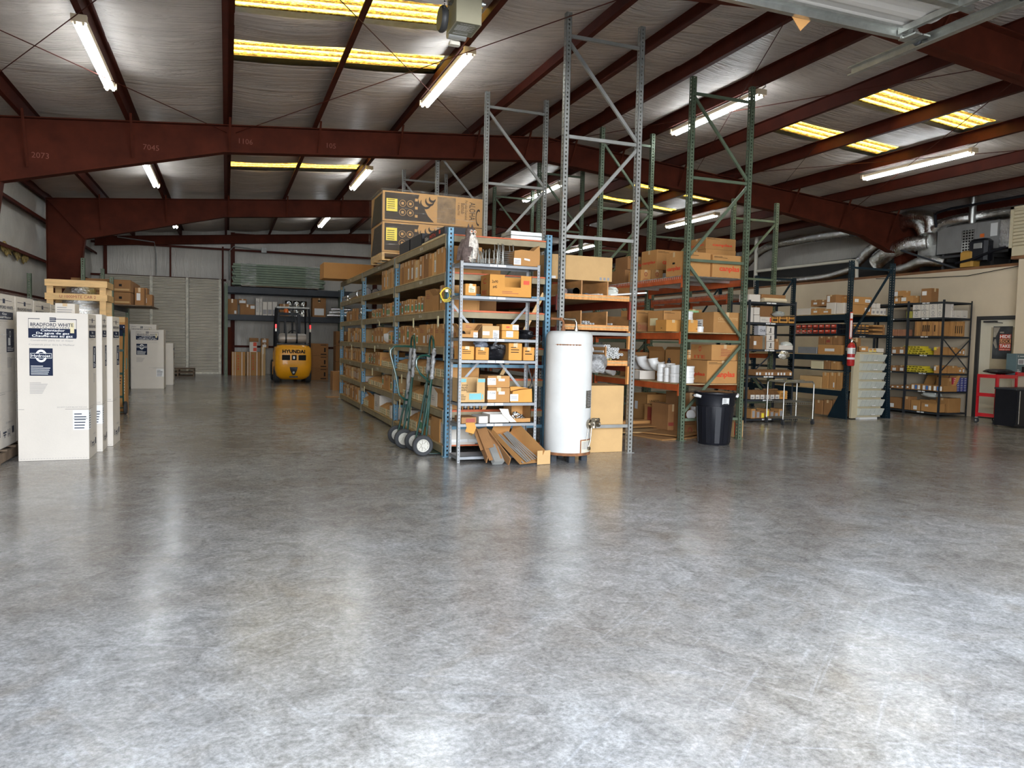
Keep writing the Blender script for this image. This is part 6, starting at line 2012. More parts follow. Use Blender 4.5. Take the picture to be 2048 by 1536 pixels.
# ------------------------------------------------------------ goods on top of the blue rack
al = thing('wooden_pallet', 'pine pallet on top of the blue rack under the wrapped bathtub cartons', 'pallet', (2.34, 12.12, 2.672))
for x in (0, .5, 1.0, 1.62):
    b = MB(); b.box(x, x+.04, 0, 1.0, .018, .11); part(b, 'stringer', 'pine', al)
for k in range(7):
    b = MB(); b.box(0, 1.66, k*.15, k*.15+.1, .11, .13); part(b, 'deck_board', 'pine', al)
for k in range(3):
    b = MB(); b.box(0, 1.66, k*.45, k*.45+.1, 0, .018); part(b, 'bottom_board', 'pine', al)
mat('bath_brown', (.50, .27, .085), .7, var=.08)
mat('bath_window', (.22, .13, .05), .5, var=.35, scale=8)
def bath(z0, z1, label):
    D = (1.70, 1.0, z1-z0-.01)
    o = carton(2.34, 4.04, 12.12, 13.12, z0, z1-.01, label, 'bath_brown', (), tape=False, name='bathtub_carton')
    H = D[2]
    b = MB()
    Y_ = -.5015
    X0 = -.85
    P = lambda u, v: (X0+u*1.70, Y_, v*H)
    pts = [P(.03, .05), P(.03, .95), P(.36, .95)]
    pts = [P(.02, .06), P(.50, .06), P(.475, .14), P(.44, .26), P(.42, .38), P(.40, .52), P(.38, .60), P(.355, .66), P(.34, .80), P(.352, .95), P(.02, .95)]
    b.add(pts, [tuple(range(len(pts)))], 0)
    b.prism([P(.53, .06), P(.53, .95), P(.715, .95), P(.715, .06)], (0, -.0005, 0), 1)
    b.patch(P(.035, .38 if z0 < 3 else .33), (1, 0, 0), UPZ, .105*1.70, H*.42, 2, .002)
    for i in range(5): b.patch(P(.045, .42+i*.07), (1, 0, 0), UPZ, .07*1.70, H*.02, 0, .004)
    for i in range(2):
        for j in range(2):
            c = Vector(P(.19+i*.075, .32+j*.30))
            vs = []
            for k in range(18):
                a = 2*PI*k/18
                for r in (.055, .048): vs.append(c+Vector((r*math.cos(a), -.003, r*math.sin(a))))
            b.add(vs, [(2*k, 2*k+1, 2*((k+1) % 18)+1, 2*((k+1) % 18)) for k in range(18)], 3)
            b.patch(c+Vector((-.02, -.002, -.02)), (1, 0, 0), UPZ, .04, .04, 3)
    for i in range(3): b.patch(P(.31, .18+i*.27), (1, 0, 0), UPZ, .045, H*.09, 3, .003)
    # wave crest curls
    for k, (cu, cv, r) in enumerate(((.415, .70, .085), (.455, .78, .07), (.48, .86, .05))):
        c = Vector(P(cu, cv)); vs = []
        for q in range(12):
            a = rad(150+q*19)
            w_ = .020*math.sin(PI*(q+.5)/12)
            for rr_ in (r-w_, r+w_): vs.append(c+Vector((rr_*math.cos(a), -.003, rr_*math.sin(a))))
        b.add(vs, [(2*q, 2*q+1, 2*q+3, 2*q+2) for q in range(11)], 0)
    dn = Vector((0, 0, -1))
    b.text('ALOHA', P(.855, .86), dn, (1, 0, 0), .105, 0, H*.62, bold=.0)
    b.text('Porcelain Enameled', P(.81, .90), dn, (1, 0, 0), .045, 0, H*.66)
    b.text('Bathtub', P(.77, .80), dn, (1, 0, 0), .065, 0, H*.36)
    b.text('1.400x700', P(.735, .80), dn, (1, 0, 0), .035, 0, H*.42)
    for q in range(14):
        a = rad(60+q*17)
        c = Vector(P(.95, .35))
        if q < 13:
            a2 = rad(60+(q+1)*17)
            vs = [c+Vector((r*.5*math.cos(t), -.003, r*math.sin(t)*1.4)) for t in (a, a2) for r in (.10, .075)]
            b.add(vs, [(0, 1, 3, 2)], 0)
    for u in (0, 1):
        b.prism([(-.8515, .5-.04, .0), (-.8515, -.46, .0), (-.8515, -.46, H*.92), (-.8515, .2, H*.92)], (-.0005, 0, 0), 0) if u == 0 else None
    part(b, 'printing', ['print_dark', 'bath_window', 'ink_yellow', 'bath_brown'], o)
    return o
bath(2.805, 3.30, 'lower wave printed bathtub carton on the pallet on the blue rack')
bath(3.30, 3.79, 'upper wave printed bathtub carton reading ALOHA on the blue rack')
b = MB()
x0, x1, y0, y1, z0, z1 = 2.31, 4.07, 12.08, 13.16, 2.72, 3.81
n = 9
for (A, B_) in (((x0, y0), (x1, y0)), ((x0, y1), (x0, y0))):
    vs = []
    for i in range(n+1):
        for k in range(n+1):
            j = rr.uniform(0, .012)
            vs.append((A[0]+(B_[0]-A[0])*i/n-(j if A[0] == B_[0] else 0), A[1]+(B_[1]-A[1])*i/n-(j if A[1] == B_[1] else 0), z0+(z1-z0)*k/n))
    b.add(vs, [(i*(n+1)+k, (i+1)*(n+1)+k, (i+1)*(n+1)+k+1, i*(n+1)+k+1) for i in range(n) for k in range(n)])
vs = []
for i in range(17):
    for k in range(11):
        e = min(i, 16-i, k*1.3, (10-k)*1.3)/3
        vs.append((x0+(x1-x0)*i/16, y0+(y1-y0)*k/10, z1+(min(1, e)*rr.uniform(.0, .07) if e else 0)))
b.add(vs, [(i*11+k, (i+1)*11+k, (i+1)*11+k+1, i*11+k+1) for i in range(16) for k in range(10)])
tag(b.build('stretch_film', 'film', loc=(x0, y0, z0), smooth=True), 'crinkled clear film wrapped round the bathtub cartons on the blue rack', 'film')
for i in range(2):
    carton(2.50, 2.95, 10.15+i*.72, 10.83+i*.72, 2.67, 2.86, 'black open crate on the top deck, %s the bathtub pallet' % ('next to' if i else 'farther forward of'), 'black_plastic', (), opened=1, name='black_crate')
carton(2.48, 2.95, 8.95, 10.05, 2.67, 2.70, 'cream cardboard tray lying under the black printed pack on the top deck', 'carton_cream', (), tape=False)
carton(2.50, 2.9, 9.0, 10.0, 2.705, 2.80, 'flat black and red printed pack near the front of the top deck', 'black_plastic', [('T', 'L', .3, .2, .3, .5, 'MTN', 'ink_red'), ('P', 'L', .75, .3, .08, .5, 'ink_red'), ('N', 'L', .05, .2, .2, .5, 3, 'ink_white')], tape=False)
for i in range(2): carton(3.28, 3.70, 8.75, 9.1, 2.672+i*.052, 2.72+i*.052, 'flat light grey metal box, %s of two on the blue rack top' % ('upper' if i else 'lower'), 'galvanised', (), tape=False, name='flat_box')
carton(1.97, 3.05, 16.75, 17.45, 2.69, 3.03, 'wide brown carton overhanging the far left end of the top deck', 'cardboard', tape=False)
carton(2.2, 2.55, 17.9, 18.2, 0, .01, 'flat brown offcut on the floor past the far blue post', 'cardboard_dark', tape=False)
# shiny ducts lying on the second shelf of the far bay
for i in range(3):
    b = MB()
    b.cyl((0, 0, .085), (0, 1.9-.2*i, .085), .085-.005*i, n=20, caps=False); b.cyl((0, 0.01, .085), (0, 1.9-.2*i, .085), .078-.005*i, n=20, caps=True)
    b.lathe((0, .75, .085), [(.087, -.01), (.09, 0), (.087, .01)], 20, 0, 'Y')
    o = b.build('metal_duct', 'chrome', smooth=True); o.location = (2.58+.18*i, 14.8+.1*i, BL[1]+.008)
    tag(o, 'shiny round metal duct lying in the far bay, %s from the aisle' % ORD[i], 'duct')
for i in range(8):
    b = MB(); b.lathe((0, 0, 0), [(.05, 0), (.052, .03), (.04, .05), (.045, .11)], 12)
    o = b.build('duct_fitting', 'chrome', smooth=True); o.location = (2.50+.02*(i % 2), 16.8-.0+i*.09, BL[1]+.003)
    tag(o, 'small shiny collar at the far end of the second shelf, %s along' % ORD[i], 'fitting')
# ============================================================ GREEN ROW GOODS
def gb(u0, u1, vt, z, Y, dep, label, m='cardboard', items=(), **k):
    x0, x1, y0, y1, za, zb = fb(u0, u1, vt, z+.002, Y, dep)
    return carton(x0, x1, y0, y1, za, zb, label, m, items, **k)
def canp(side=True, strip=True):
    it = [('T', 'F', .22, .30, .66, .22, 'canplas', 'ink_red'), ('N', 'F', .04, .86, .45, .1, 2, 'print_dark')]
    if side: it.append(('T', 'L', .06, .33, .86, .14, 'canplas', 'ink_red'))
    return it
L3, L2, L1 = 2.44, 1.61, .84
gb(1412, 1472, 500, L3, 10.15, .5, 'brown carton hidden under the highest canplas carton on the top wire deck', split=False)
gb(1412, 1472, 477, oY(1440, 500, 10.15).z, 10.15, .5, 'highest canplas carton, at the back right of the top wire deck', 'cardboard', canp(), split=True)
gb(1426, 1487, 511, L3, 9.52, .55, 'canplas carton with torn tape at the front right of the top wire deck', 'cardboard', canp(), split=True)
o = carton(6.29, 6.80, 9.56, 9.98, L3, 2.80, 'canplas carton turned sideways by the near green post on the top wire deck', 'cardboard', [('T', 'L', .08, .25, .86, .16, 'canplas', 'ink_red'), ('N', 'F', .1, .85, .5, .1, 2, 'print_dark'), ('P', 'L', .42, .5, .16, .08, 'ink_black')], split=True)
gb(1382, 1402, 512, L3, 9.9, .3, 'narrow canplas carton between two others on the top wire deck', 'cardboard', [('T', 'F', .05, .3, .9, .14, 'canplas', 'ink_red')])
for i, (a, c) in enumerate(((1282, 1302), (1303, 1326))):
    gb(a, c, 540, L3, 10.75, .4, 'small brown carton with a red ring logo on the top wire deck, %s one' % ('left' if i == 0 else 'right'), 'cardboard', [('O', 'F', .5, .62, .4, 0, 'ink_maroon'), ('T', 'F', .3, .08, .4, .16, 'ITE', 'ink_maroon')])
gb(1312, 1366, 501, oY(1310, 540, 10.75).z+.01, 10.8, .45, 'canplas carton resting askew on the ring logo cartons', 'cardboard', canp(), rot=.05, split=True)
gb(1256, 1300, 514, L3+.27, 11.6, .45, 'canplas carton stacked high in the middle of the top wire deck', 'cardboard_dark', canp(False), split=True)
gb(1250, 1300, 541, L3, 11.55, .5, 'brown carton with red print under the middle canplas carton', 'cardboard_dark', [('T', 'F', .2, .2, .7, .2, 'CANPLAS', 'ink_maroon')])
for i in range(5):
    carton(6.3+.02*i, 6.85, 12.45+i*.52, 12.9+i*.52, L3, L3+rnd.uniform(.3, .45), 'brown carton on the top wire deck past the second green frame, %s along' % ORD[i], rnd.choice(['cardboard', 'cardboard_dark']), [('T', 'L', .1, .4, .8, .2, 'canplas', 'ink_red')])
# middle deck
gb(1428, 1483, 625, L2, 9.52, .6, 'wide orange brown CHARLOTTE carton at the right of the middle orange deck', 'cardboard', [('T', 'F', .15, .62, .72, .12, 'CHARLOTTE', 'cardboard_pale'), ('N', 'F', .15, .52, .5, .06, 2, 'cardboard_pale'), ('P', 'L', .25, .2, .3, .45, 'paper'), ('N', 'L', .3, .25, .2, .35, 4, 'ink_black')], split=True)
gb(1372, 1396, 640, L2, 9.55, .3, 'small orange brown carton right of the green post on the middle deck', 'cardboard_orange', [('P', 'F', .85, .22, .12, .05, 'ink_black')])
gb(1333, 1361, 640, L2, 9.62, .3, 'small orange brown carton left of the green post on the middle deck', 'cardboard_orange', [('P', 'L', .5, .25, .12, .05, 'ink_black')])
gb(1372, 1404, 619, L2, 10.1, .4, 'brown carton with a green paper behind the white tubs on the middle deck', 'cardboard', [('P', 'F', .0, .75, .8, .2, mat('green_paper', (.28, .52, .25), .7).name), ('T', 'F', .1, .79, .5, .08, 'OTTER', 'ink_black')])
def tub(x, y, z, r, hs, label, m='white_plastic', grp=None):
    b = MB(); zz = 0
    for h in hs: b.lathe((0, 0, zz), [(r*.94, 0), (r*.94, h*.62), (r, h*.64), (r, h*.97), (r*.9, h)], 26); zz += h+.001
    o = b.build('white_fitting', m, smooth=True); o.location = (x, y, z+.003)
    return tag(o, label, 'fitting', grp)
p = oY(1386, 640, 9.8)
tub(p.x+.0, 9.95, L2, .085, (.12, .10, .10), 'stacked white tubs behind the small orange carton on the middle deck')
p = oY(1404.5, 663, 9.5); tub(p.x, 9.56, L2, .055, (.085,), 'single white coupling right of the small orange carton on the middle deck')
gb(1327, 1363, 622, L2, 10.0, .45, 'open carton with a torn front and yellow label on the middle deck', 'cardboard', [('P', 'L', .15, .3, .5, .35, 'paper_tag'), ('N', 'F', .05, .88, .6, .08, 2, 'print_dark')], opened=1)
gb(1272, 1308, 621, L2, 10.85, .5, 'tall open carton at the left of the middle deck, a white disc on it', 'cardboard', [('N', 'F', .1, .86, .7, .08, 2, 'print_dark')], opened=1)
gb(1275, 1303, 645, L2, 10.55, .22, 'low box with dark red print before the tall open carton on the middle deck', 'cardboard_dark', [('O', 'F', .15, .5, .5, 0, 'ink_maroon'), ('N', 'F', .3, .2, .5, .6, 4, 'ink_maroon')])
p = oY(1287, 622, 11.0); tub(p.x, 11.1, L2+.28, .16, (.05,), 'white disc on top of the tall open carton on the middle deck')
for i in range(4):
    carton(6.3, 6.85, 12.45+i*.62, 13.0+i*.62, L2, L2+rnd.uniform(.25, .4), 'brown carton on the middle deck past the second green frame, %s along' % ORD[i], rnd.choice(['cardboard', 'cardboard_dark']))
# lower deck
gb(1415, 1478, 722, L1, 9.50, .6, 'canplas carton with big red lettering behind the green diagonal brace', 'cardboard', canp(), split=True)
gb(1424, 1477, 690, oY(1440, 722, 9.5).z+.004, 9.55, .55, 'carton with a red ring logo on top of the lower canplas carton', 'cardboard', [('O', 'L', .45, .72, .34, 0, 'ink_red'), ('T', 'L', .2, .1, .5, .2, 'ITE', 'ink_red'), ('P', 'F', .28, .25, .5, .01, 'ink_red'), ('P', 'F', .28, .85, .5, .01, 'ink_red'), ('N', 'F', .34, .3, .4, .5, 5, 'ink_maroon')], split=True)
p = oY(1379, 764, 9.6); tub(p.x, 9.68, L1, .115, (.085, .085, .085), 'stack of wide white couplings right of the near green post on the lower deck')
gb(1366, 1394, 700, L1, 10.1, .5, 'brown carton behind the white couplings on the lower deck', 'cardboard', [('N', 'F', .1, .85, .7, .1, 2, 'print_dark'), ('P', 'F', .2, .3, .6, .06, 'ink_red')])
gb(1330, 1362, 703, L1, 10.7, .5, 'tall open brown carton behind the stacked couplings on the lower deck', 'cardboard', (), opened=2)
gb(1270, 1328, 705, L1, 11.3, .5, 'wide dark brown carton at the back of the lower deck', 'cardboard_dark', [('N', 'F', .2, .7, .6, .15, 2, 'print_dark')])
for i, (u, Y, r, hs) in enumerate(((1349, 9.78, .075, (.14, .13)), (1334, 9.95, .055, (.10, .12)), (1340, 10.15, .075, (.2, .08)), (1320, 10.12, .07, (.13, .14)))):
    x = max(6.36, oY(u, 760, Y).x)
    tub(x, Y, L1, r, hs, 'stacked white couplings on the lower deck, %s from the green post' % ORD[i])
def elbow(x, y, z, r, a, label, m='white_plastic', grp=None, k=1.0):
    b = MB()
    pts = [(r*1.0*math.cos(a)*s, r*math.sin(a)*s, r*.95+h) for s, h in ((-1.3, -.0), (-.5, 0), (.1, r*.15), (.5, r*.5), (.75, r*1.1), (.8, r*1.5))]
    b.tube(pts, [r*.98, r*.86, r*.86, r*.86, r*.86, r*.98], 16)
    o = b.build('pipe_elbow', m, smooth=True); o.location = (x, y, z+.003)
    return tag(o, label, 'fitting', grp)
for i, (y, r) in enumerate(((10.35, .09), (10.7, .10), (11.05, .10), (11.45, .09))):
    elbow(6.42, y, L1+.13, r, 2.4+i*.5, 'big white pipe elbow heaped on the lower deck, %s from the near post' % ORD[i])
gb(1279, 1311, 742, L1, 10.55, .3, 'open white box of fittings in front of the heaped elbows on the lower deck', 'carton_white', (), opened=1)
gb(1268, 1280, 739, L1, 11.0, .25, 'small dark box with a yellow edge at the left of the open white box', 'cardboard_dark', [('P', 'F', .15, .1, .7, .8, 'ink_black'), ('P', 'F', .3, .3, .4, .4, 'ink_yellow')])
p = oY(1337, 722, 10.0); b = MB(); b.lathe((0, 0, 0), [(.03, 0), (.03, .03), (.025, .04), (.015, .05), (.015, .06), (.02, .062), (.02, .075), (0, .076)], 14)
o = b.build('spray_can', 'black_plastic', smooth=True); o.location = (6.51, 10.15, L1+.29); tag(o, 'small black topped can standing on the white couplings', 'can')
for i in range(4): elbow(6.45, 12.0+i*.28, L1, .075, 2.0+i, 'cream white trap fitting near the second green frame, %s along' % ORD[i])
for i in range(4):
    carton(6.3, 6.85, 13.2+i*.45, 13.6+i*.45, L1, L1+rnd.uniform(.2, .4), 'brown carton on the lower deck past the second green frame, %s along' % ORD[i], 'cardboard_dark')
# floor under the green row
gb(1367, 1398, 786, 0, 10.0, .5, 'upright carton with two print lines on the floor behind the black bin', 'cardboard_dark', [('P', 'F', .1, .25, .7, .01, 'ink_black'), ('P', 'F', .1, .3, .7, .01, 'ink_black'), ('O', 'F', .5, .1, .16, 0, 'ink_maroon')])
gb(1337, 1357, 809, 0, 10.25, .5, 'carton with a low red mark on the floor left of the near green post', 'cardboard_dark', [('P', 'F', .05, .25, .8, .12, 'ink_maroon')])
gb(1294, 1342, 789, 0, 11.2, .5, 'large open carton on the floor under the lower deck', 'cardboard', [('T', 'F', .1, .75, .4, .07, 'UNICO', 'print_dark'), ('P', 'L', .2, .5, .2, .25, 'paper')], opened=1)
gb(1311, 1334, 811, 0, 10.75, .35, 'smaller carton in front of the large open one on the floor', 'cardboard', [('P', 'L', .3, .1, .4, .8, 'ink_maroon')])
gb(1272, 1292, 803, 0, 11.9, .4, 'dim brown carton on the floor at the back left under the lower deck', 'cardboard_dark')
gb(1467, 1487, 841, 0, 9.62, .35, 'carton with a red ring on the floor right of the black bin', 'cardboard_pale', [('O', 'F', .45, .62, .4, 0, 'ink_red'), ('P', 'F', .1, .1, .1, .8, 'ink_red')])
rr2 = random.Random(9)
for i, (x, y, w, d, a) in enumerate(((6.0, 9.95, 1.1, .8, .2), (5.95, 10.5, 1.2, .6, -.1), (6.15, 10.05, .9, .7, .5), (6.75, 9.9, .6, .5, .1), (6.0, 10.9, 1.0, .7, .15))):
    b = MB(); b.box(-w/2, w/2, -d/2, d/2, 0, .006); b.box(-w/2+.01, w/2-.03, -d/2+.02, d/2-.02, .009, .014)
    o = b.build('flattened_carton', 'cardboard_pale' if i % 2 else 'cardboard', loc=None); o.location = (x+.45, y, .003+i*.017); o.rotation_euler = (0, 0, a)
    tag(o, 'flattened brown carton on the floor under the green rack, %s in the pile' % ('lowest', 'second', 'third', 'fourth', 'topmost')[i], 'cardboard')
b = MB(); b.box(-.45, .45, -.05, .05, 0, .05); b.box(-.45, .45, .08, .14, 0, .05)
o = b.build('carton_roll', 'cardboard'); o.location = (6.35, 10.9, .09); o.rotation_euler.z = .12; tag(o, 'folded brown carton strips strapped together on the flattened cartons', 'cardboard')
elbow(6.72, 9.75, .40-.12, .075, .6, 'white pipe elbow lying on the carton beside the near green post')
# ------------------------------------------------------------ black bin
bn = thing('trash_can', 'large black ribbed plastic trash can standing before the green rack', 'bin', (6.60, 9.05, 0))
b = MB()
n = 48
prof = [(.215, .0), (.225, .012), (.262, .56), (.272, .565), (.285, .70), (.30, .73), (.305, .735), (.305, .75), (.29, .752), (.278, .745), (.262, .6), (.22, .05), (0, .045)]
b.lathe((0, 0, 0), prof, n)
part(b, 'bin_body', 'black_plastic', bn, smooth=True)
for i in range(12):
    a = 2*PI*i/12+.1
    b = MB()
    x0, x1 = .232, .262
    s = Vector((-math.sin(a), math.cos(a), 0)); d = Vector((math.cos(a), math.sin(a), 0))
    w = .042
    b.prism([d*(.217)-s*w*.8+UPZ*.03, d*(.217)+s*w*.8+UPZ*.03, d*(.252)+s*w+UPZ*.54, d*(.252)-s*w+UPZ*.54], d*.012)
    part(b, 'rib_panel', 'black_plastic', bn)
b = MB(); 
for i in range(8):
    a0, a1 = rad(-105+i*2.8), rad(-105+(i+1)*2.8)
    P = [((r)*math.cos(a), (r)*math.sin(a)) for r in (.279, .2845) for a in (a0, a1)]
    b.add([(P[0][0], P[0][1], .59), (P[1][0], P[1][1], .59), (P[3][0], P[3][1], .68), (P[2][0], P[2][1], .68)], [(0, 1, 3-1, 3)] if False else [(0, 1, 2, 3)])
part(b, 'label', 'paper', bn)
b = MB(); a = rad(-94); xd = Vector((-math.sin(a), math.cos(a), 0)); o_ = Vector((.287*math.cos(a), .287*math.sin(a), 0))
for i in range(5): b.patch(o_-xd*.045+UPZ*(.665-i*.012), xd, UPZ, .05, .004, 0, .001)
b.patch(o_-xd*.045+UPZ*.592, xd, UPZ, .08, .01, 0, .001)
part(b, 'label_print', 'ink_black', bn)
for s in (-1, 1):
    b = MB(); b.tube([(s*.27, -.07, .70), (s*.33, -.07, .70), (s*.345, -.03, .70), (s*.345, .03, .70), (s*.33, .07, .70), (s*.27, .07, .70)], .014, 8); part(b, 'handle', 'black_plastic', bn, smooth=True)
    b = MB(); b.tube([(s*.31, -.10, .69), (s*.35, -.05, .705), (s*.35, .0, .70)], [.02, .026, .018], 8); part(b, 'cloth_wrap', 'white_plastic', bn, smooth=True)
blob('bin_liner', (6.60, 9.05, .735), (.285, .285, .035), 'black_bag', 'crumpled black liner bag spilling over the rim of the trash can', 'bag', 21, n=28, amp=.12)
# ------------------------------------------------------------ wire cart
wc = thing('wire_cart', 'low grey wire cart on casters before the dark shelf unit', 'cart', (9.45, 10.92, 0))
CWx, CWy = .68, .44
for x in (0, CWx):
    for y in (0, CWy):
        b = MB(); b.cyl((x, y, .10), (x, y, .74), .0125, n=10); part(b, 'post', 'galvanised', wc, smooth=True)
        b = MB(); b.lathe((x, y, .045), [(0, -.014), (.04, -.014), (.045, 0), (.04, .014), (0, .014)], 16, 0, 'X'); b.box(x-.02, x+.02, y-.02, y+.02, .08, .11); part(b, 'caster', 'rubber', wc, smooth=True)
for y in (0, CWy):
    b = MB(); b.tube([(0, y, .70), (0, y, .76), (.04, y, .80), (CWx-.04, y, .80), (CWx, y, .76), (CWx, y, .70)], .0125, 10); part(b, 'top_bar', 'galvanised', wc, smooth=True)
for z, nm in ((.42, 1), (.12, 2)):
    b = MB()
    for y in (0, CWy): b.cyl((0, y, z), (CWx, y, z), .005, n=6); b.cyl((0, y, z-.04), (CWx, y, z-.04), .005, n=6)
    for i in range(14):
        x = CWx*(i+.5)/14; b.cyl((x, 0, z), (x, CWy, z), .003, n=5)
        for y in (0, CWy): b.cyl((x, y, z-.04), (x, y, z), .003, n=5)
    for x in (0, CWx): b.cyl((x, 0, z), (x, CWy, z), .005, n=6)
    part(b, 'wire_shelf', 'galvanised', wc)
b = MB(); b.box(0, CWx, 0, CWy, .775, .785); part(b, 'top_tray', 'galvanised', wc)
for i in range(3):
    b = MB(); b.tube([(0, 0, 0), (.12, .02, .01), (.22, -.02, .012), (.33, .03, .01)], .009, 8)
    o = b.build('metal_rod', 'galvanised', smooth=True); o.location = (9.55+i*.15, 11.0+i*.1, .80); tag(o, 'bent metal rod lying on top of the wire cart, %s from the left' % ORD[i], 'rod')
# ------------------------------------------------------------ dark shelf unit goods
MY = MYA+.02
def mb(u0, u1, vt, lv, label, m='cardboard', items=(), dep=.3, z=None, dy=0, **k):
    x0, x1, y0, y1, za, zb = fb(u0, u1, vt, (ML[lv] if z is None else z)+.002, MY+dy, dep)
    return carton(max(x0, MXA+.01), min(x1, MXB-.01) if u0 < 1590 else x1, y0, y1, za, zb, label, m, items, **k)
mb(1497, 1521, 589, 0, 'white box at the left on top of the dark shelf unit', 'carton_white', tape=False)
mb(1523, 1584, 590, 0, 'long brown carton at the back on top of the dark shelf unit', 'cardboard_dark', dy=.28, dep=.22)
for i in range(3):
    b = MB(); b.cyl((-.22, 0, .045), (.30-.03*i, 0, .045), .04, n=16); b.lathe((.30-.03*i, 0, .045), [(.025, 0), (.04, .002)], 14, 0, 'X')
    o = b.build('cardboard_tube', mat('tube_cream', (.62, .52, .36), .6).name, smooth=True); o.location = (9.62+.05*i, 11.53+.085*i, ML[0]+.004); tag(o, 'cream tube lying on top of the dark shelf unit, %s from the front' % ORD[i], 'tube')
mb(1498, 1507, 615, 1, 'white carton at the far left of the second shelf of the dark unit', 'carton_white', dep=.2, tape=False)
for i in range(2): mb(1509, 1520, (630, 615)[i], 1, 'upright white box, %s one, at the left post of the dark unit' % ('lower', 'upper')[i], 'carton_white', dep=.15, tape=False, z=None if i == 0 else oY(1515, 630, MY).z+.004)
mb(1521, 1543, 634, 1, 'row of low white boxes with red ends, second shelf of the dark unit', 'carton_white', [('P', 'F', .85, .1, .12, .8, 'ink_red'), ('N', 'F', .1, .3, .6, .4, 3, 'ink_grey')], dep=.2, tape=False)
mb(1521, 1546, 612, 1, 'tall brown carton at the back of the second shelf of the dark unit', 'cardboard_dark', dy=.25, dep=.25)
for i, (a, c) in enumerate(((1544, 1557), (1558, 1576), (1577, 1592))):
    mb(a, c, 634, 1, 'orange brown open tray with dark lettering, %s of three on the dark unit' % ORD[i], 'cardboard_orange', [('P', 'F', .15, .3, .7, .35, 'print_dark')], dep=.3, opened=1, cut=(.2, .8, .75))
p = oY(1560, 628, MY+.1); blob('plastic_bag', (p.x, MY+.15, p.z+.0), (.13, .12, .05), 'clear_plastic', 'clear bag slumped on the orange trays of the dark unit', 'bag', 31)
x = oY(1524, 660, MY); b = MB(); b.box(-.085, .085, 0, .12, 0, .17); b.text('OnK', (-.05, -.002, .06), (1, 0, 0), UPZ, .05, 1)
o = b.build('fabric_pouch', [mat('pouch_grey', (.48, .48, .50), .6, var=.2).name, 'ink_black']); o.location = (x.x, MY, oY(1524, 670, MY).z); tag(o, 'pale grey pouch with a handwritten mark on the third shelf of the dark unit', 'bag')
mb(1508, 1533, 672, 2, 'brown carton wrapped in shiny tape on the third shelf of the dark unit', 'cardboard_dark', [('P', 'F', .7, 0, .2, 1, 'galvanised'), ('P', 'F', .0, .3, .2, .3, 'paper')], dep=.25)
for i in range(3): mb(1534, 1549, (683, 669, 653)[i], 2, 'white box with black symbols, %s of three stacked on the dark unit' % ('bottom', 'middle', 'top')[i], 'carton_white', [('P', 'F', .45, .35, .12, .45, 'ink_black'), ('P', 'F', .3, .2, .35, .1, 'ink_black')], dep=.2, tape=False, z=None if i == 0 else oY(1540, (0, 683, 669)[i], MY).z+.004)
mb(1550, 1558, 678, 2, 'small brown carton right of the white stack on the dark unit', 'cardboard_dark', dep=.2)
mb(1559, 1586, 691, 2, 'flat white box edge on the third shelf of the dark unit', 'carton_white', dep=.25, tape=False)
p = oY(1575, 680, MY+.1); blob('plastic_bag', (p.x, MY+.13, ML[2]+.10), (.12, .1, .06), 'clear_plastic', 'clear bag of fittings on the flat white box of the dark unit', 'bag', 32)
p = oY(1565, 709, MY); blob('plastic_bag', (p.x, MY-.035, p.z), (.12, .045, .075), 'foil', 'crumpled silver bag hanging below the third shelf of the dark unit', 'bag', 33, flat=False, n=20, amp=.3)
for i in range(12):
    u = 1511+i*6.1
    x0 = oY(u, 745, MY).x
    b = MB(); w = .075; b.box(0, w-.004, 0, .004, 0, .075, 1); b.prism([(0, 0, 0), (0, .32, 0), (0, .32, .11), (0, .05, .11), (0, 0, .075)], (.003, 0, 0), 0); b.prism([(w-.006, 0, 0), (w-.006, .32, 0), (w-.006, .32, .11), (w-.006, .05, .11), (w-.006, 0, .075)], (.003, 0, 0), 0); b.box(0, w-.004, 0, .32, 0, .004)
    if i % 4 != 2: b.box(.015, w-.02, -.001, 0, .012, .06, 2)
    o = b.build('parts_bin', ['cardboard_dark', 'cardboard_dark' if i < 11 else 'cardboard_orange', 'paper']); o.location = (x0, MY, ML[3]+.003)
    tag(o, 'narrow brown parts bin with a small white tag, %s from the left, dark unit' % ORD[i], 'bin', 'narrow parts bins on the dark shelf unit')
for i in range(6):
    u = 1501+i*9.9; x0 = oY(u, 790, MY).x; w = .105
    b = MB(); b.box(0, w-.004, 0, .004, 0, .085, 1)
    for q in (0, w-.007): b.prism([(q, 0, 0), (q, .36, 0), (q, .36, .16), (q, .09, .16), (q, 0, .085)], (.003, 0, 0), 0)
    b.box(0, w-.004, 0, .36, 0, .004); b.patch((.02, -.001, .02), (1, 0, 0), UPZ, .05, .03, 2)
    o = b.build('parts_bin', ['cardboard_dark', 'carton_white', 'ink_grey']); o.location = (x0, MY, ML[4]+.003)
    tag(o, 'white fronted parts bin, %s from the left, low shelf of the dark unit' % ORD[i], 'bin', 'white fronted parts bins on the dark shelf unit')
mb(1560, 1575, 782, 4, 'orange brown handwritten box right of the white fronted bins', 'cardboard_orange', [('N', 'F', .1, .3, .7, .5, 3, 'print_dark')], dep=.25)
mb(1533, 1556, 778, 4, 'dark brown carton behind the white fronted bins', 'cardboard_dark', dy=.37, dep=.12)
for i in range(7): mb(1503+i*9.2, 1511.5+i*9.2, 818+(i % 3)*3, 5, 'small brown bin on the bottom shelf of the dark unit, %s from the left' % ORD[i], 'cardboard_dark' if i % 3 else 'cardboard', [('P', 'F', .2, .1, .6, .7, 'ink_yellow' if i in (2, 3) else 'ink_grey')], dep=.25, tape=False)
mb(1492, 1503, 751, 3, 'white box sticking out left of the dark unit', 'carton_white', dep=.25, tape=False) if False else None
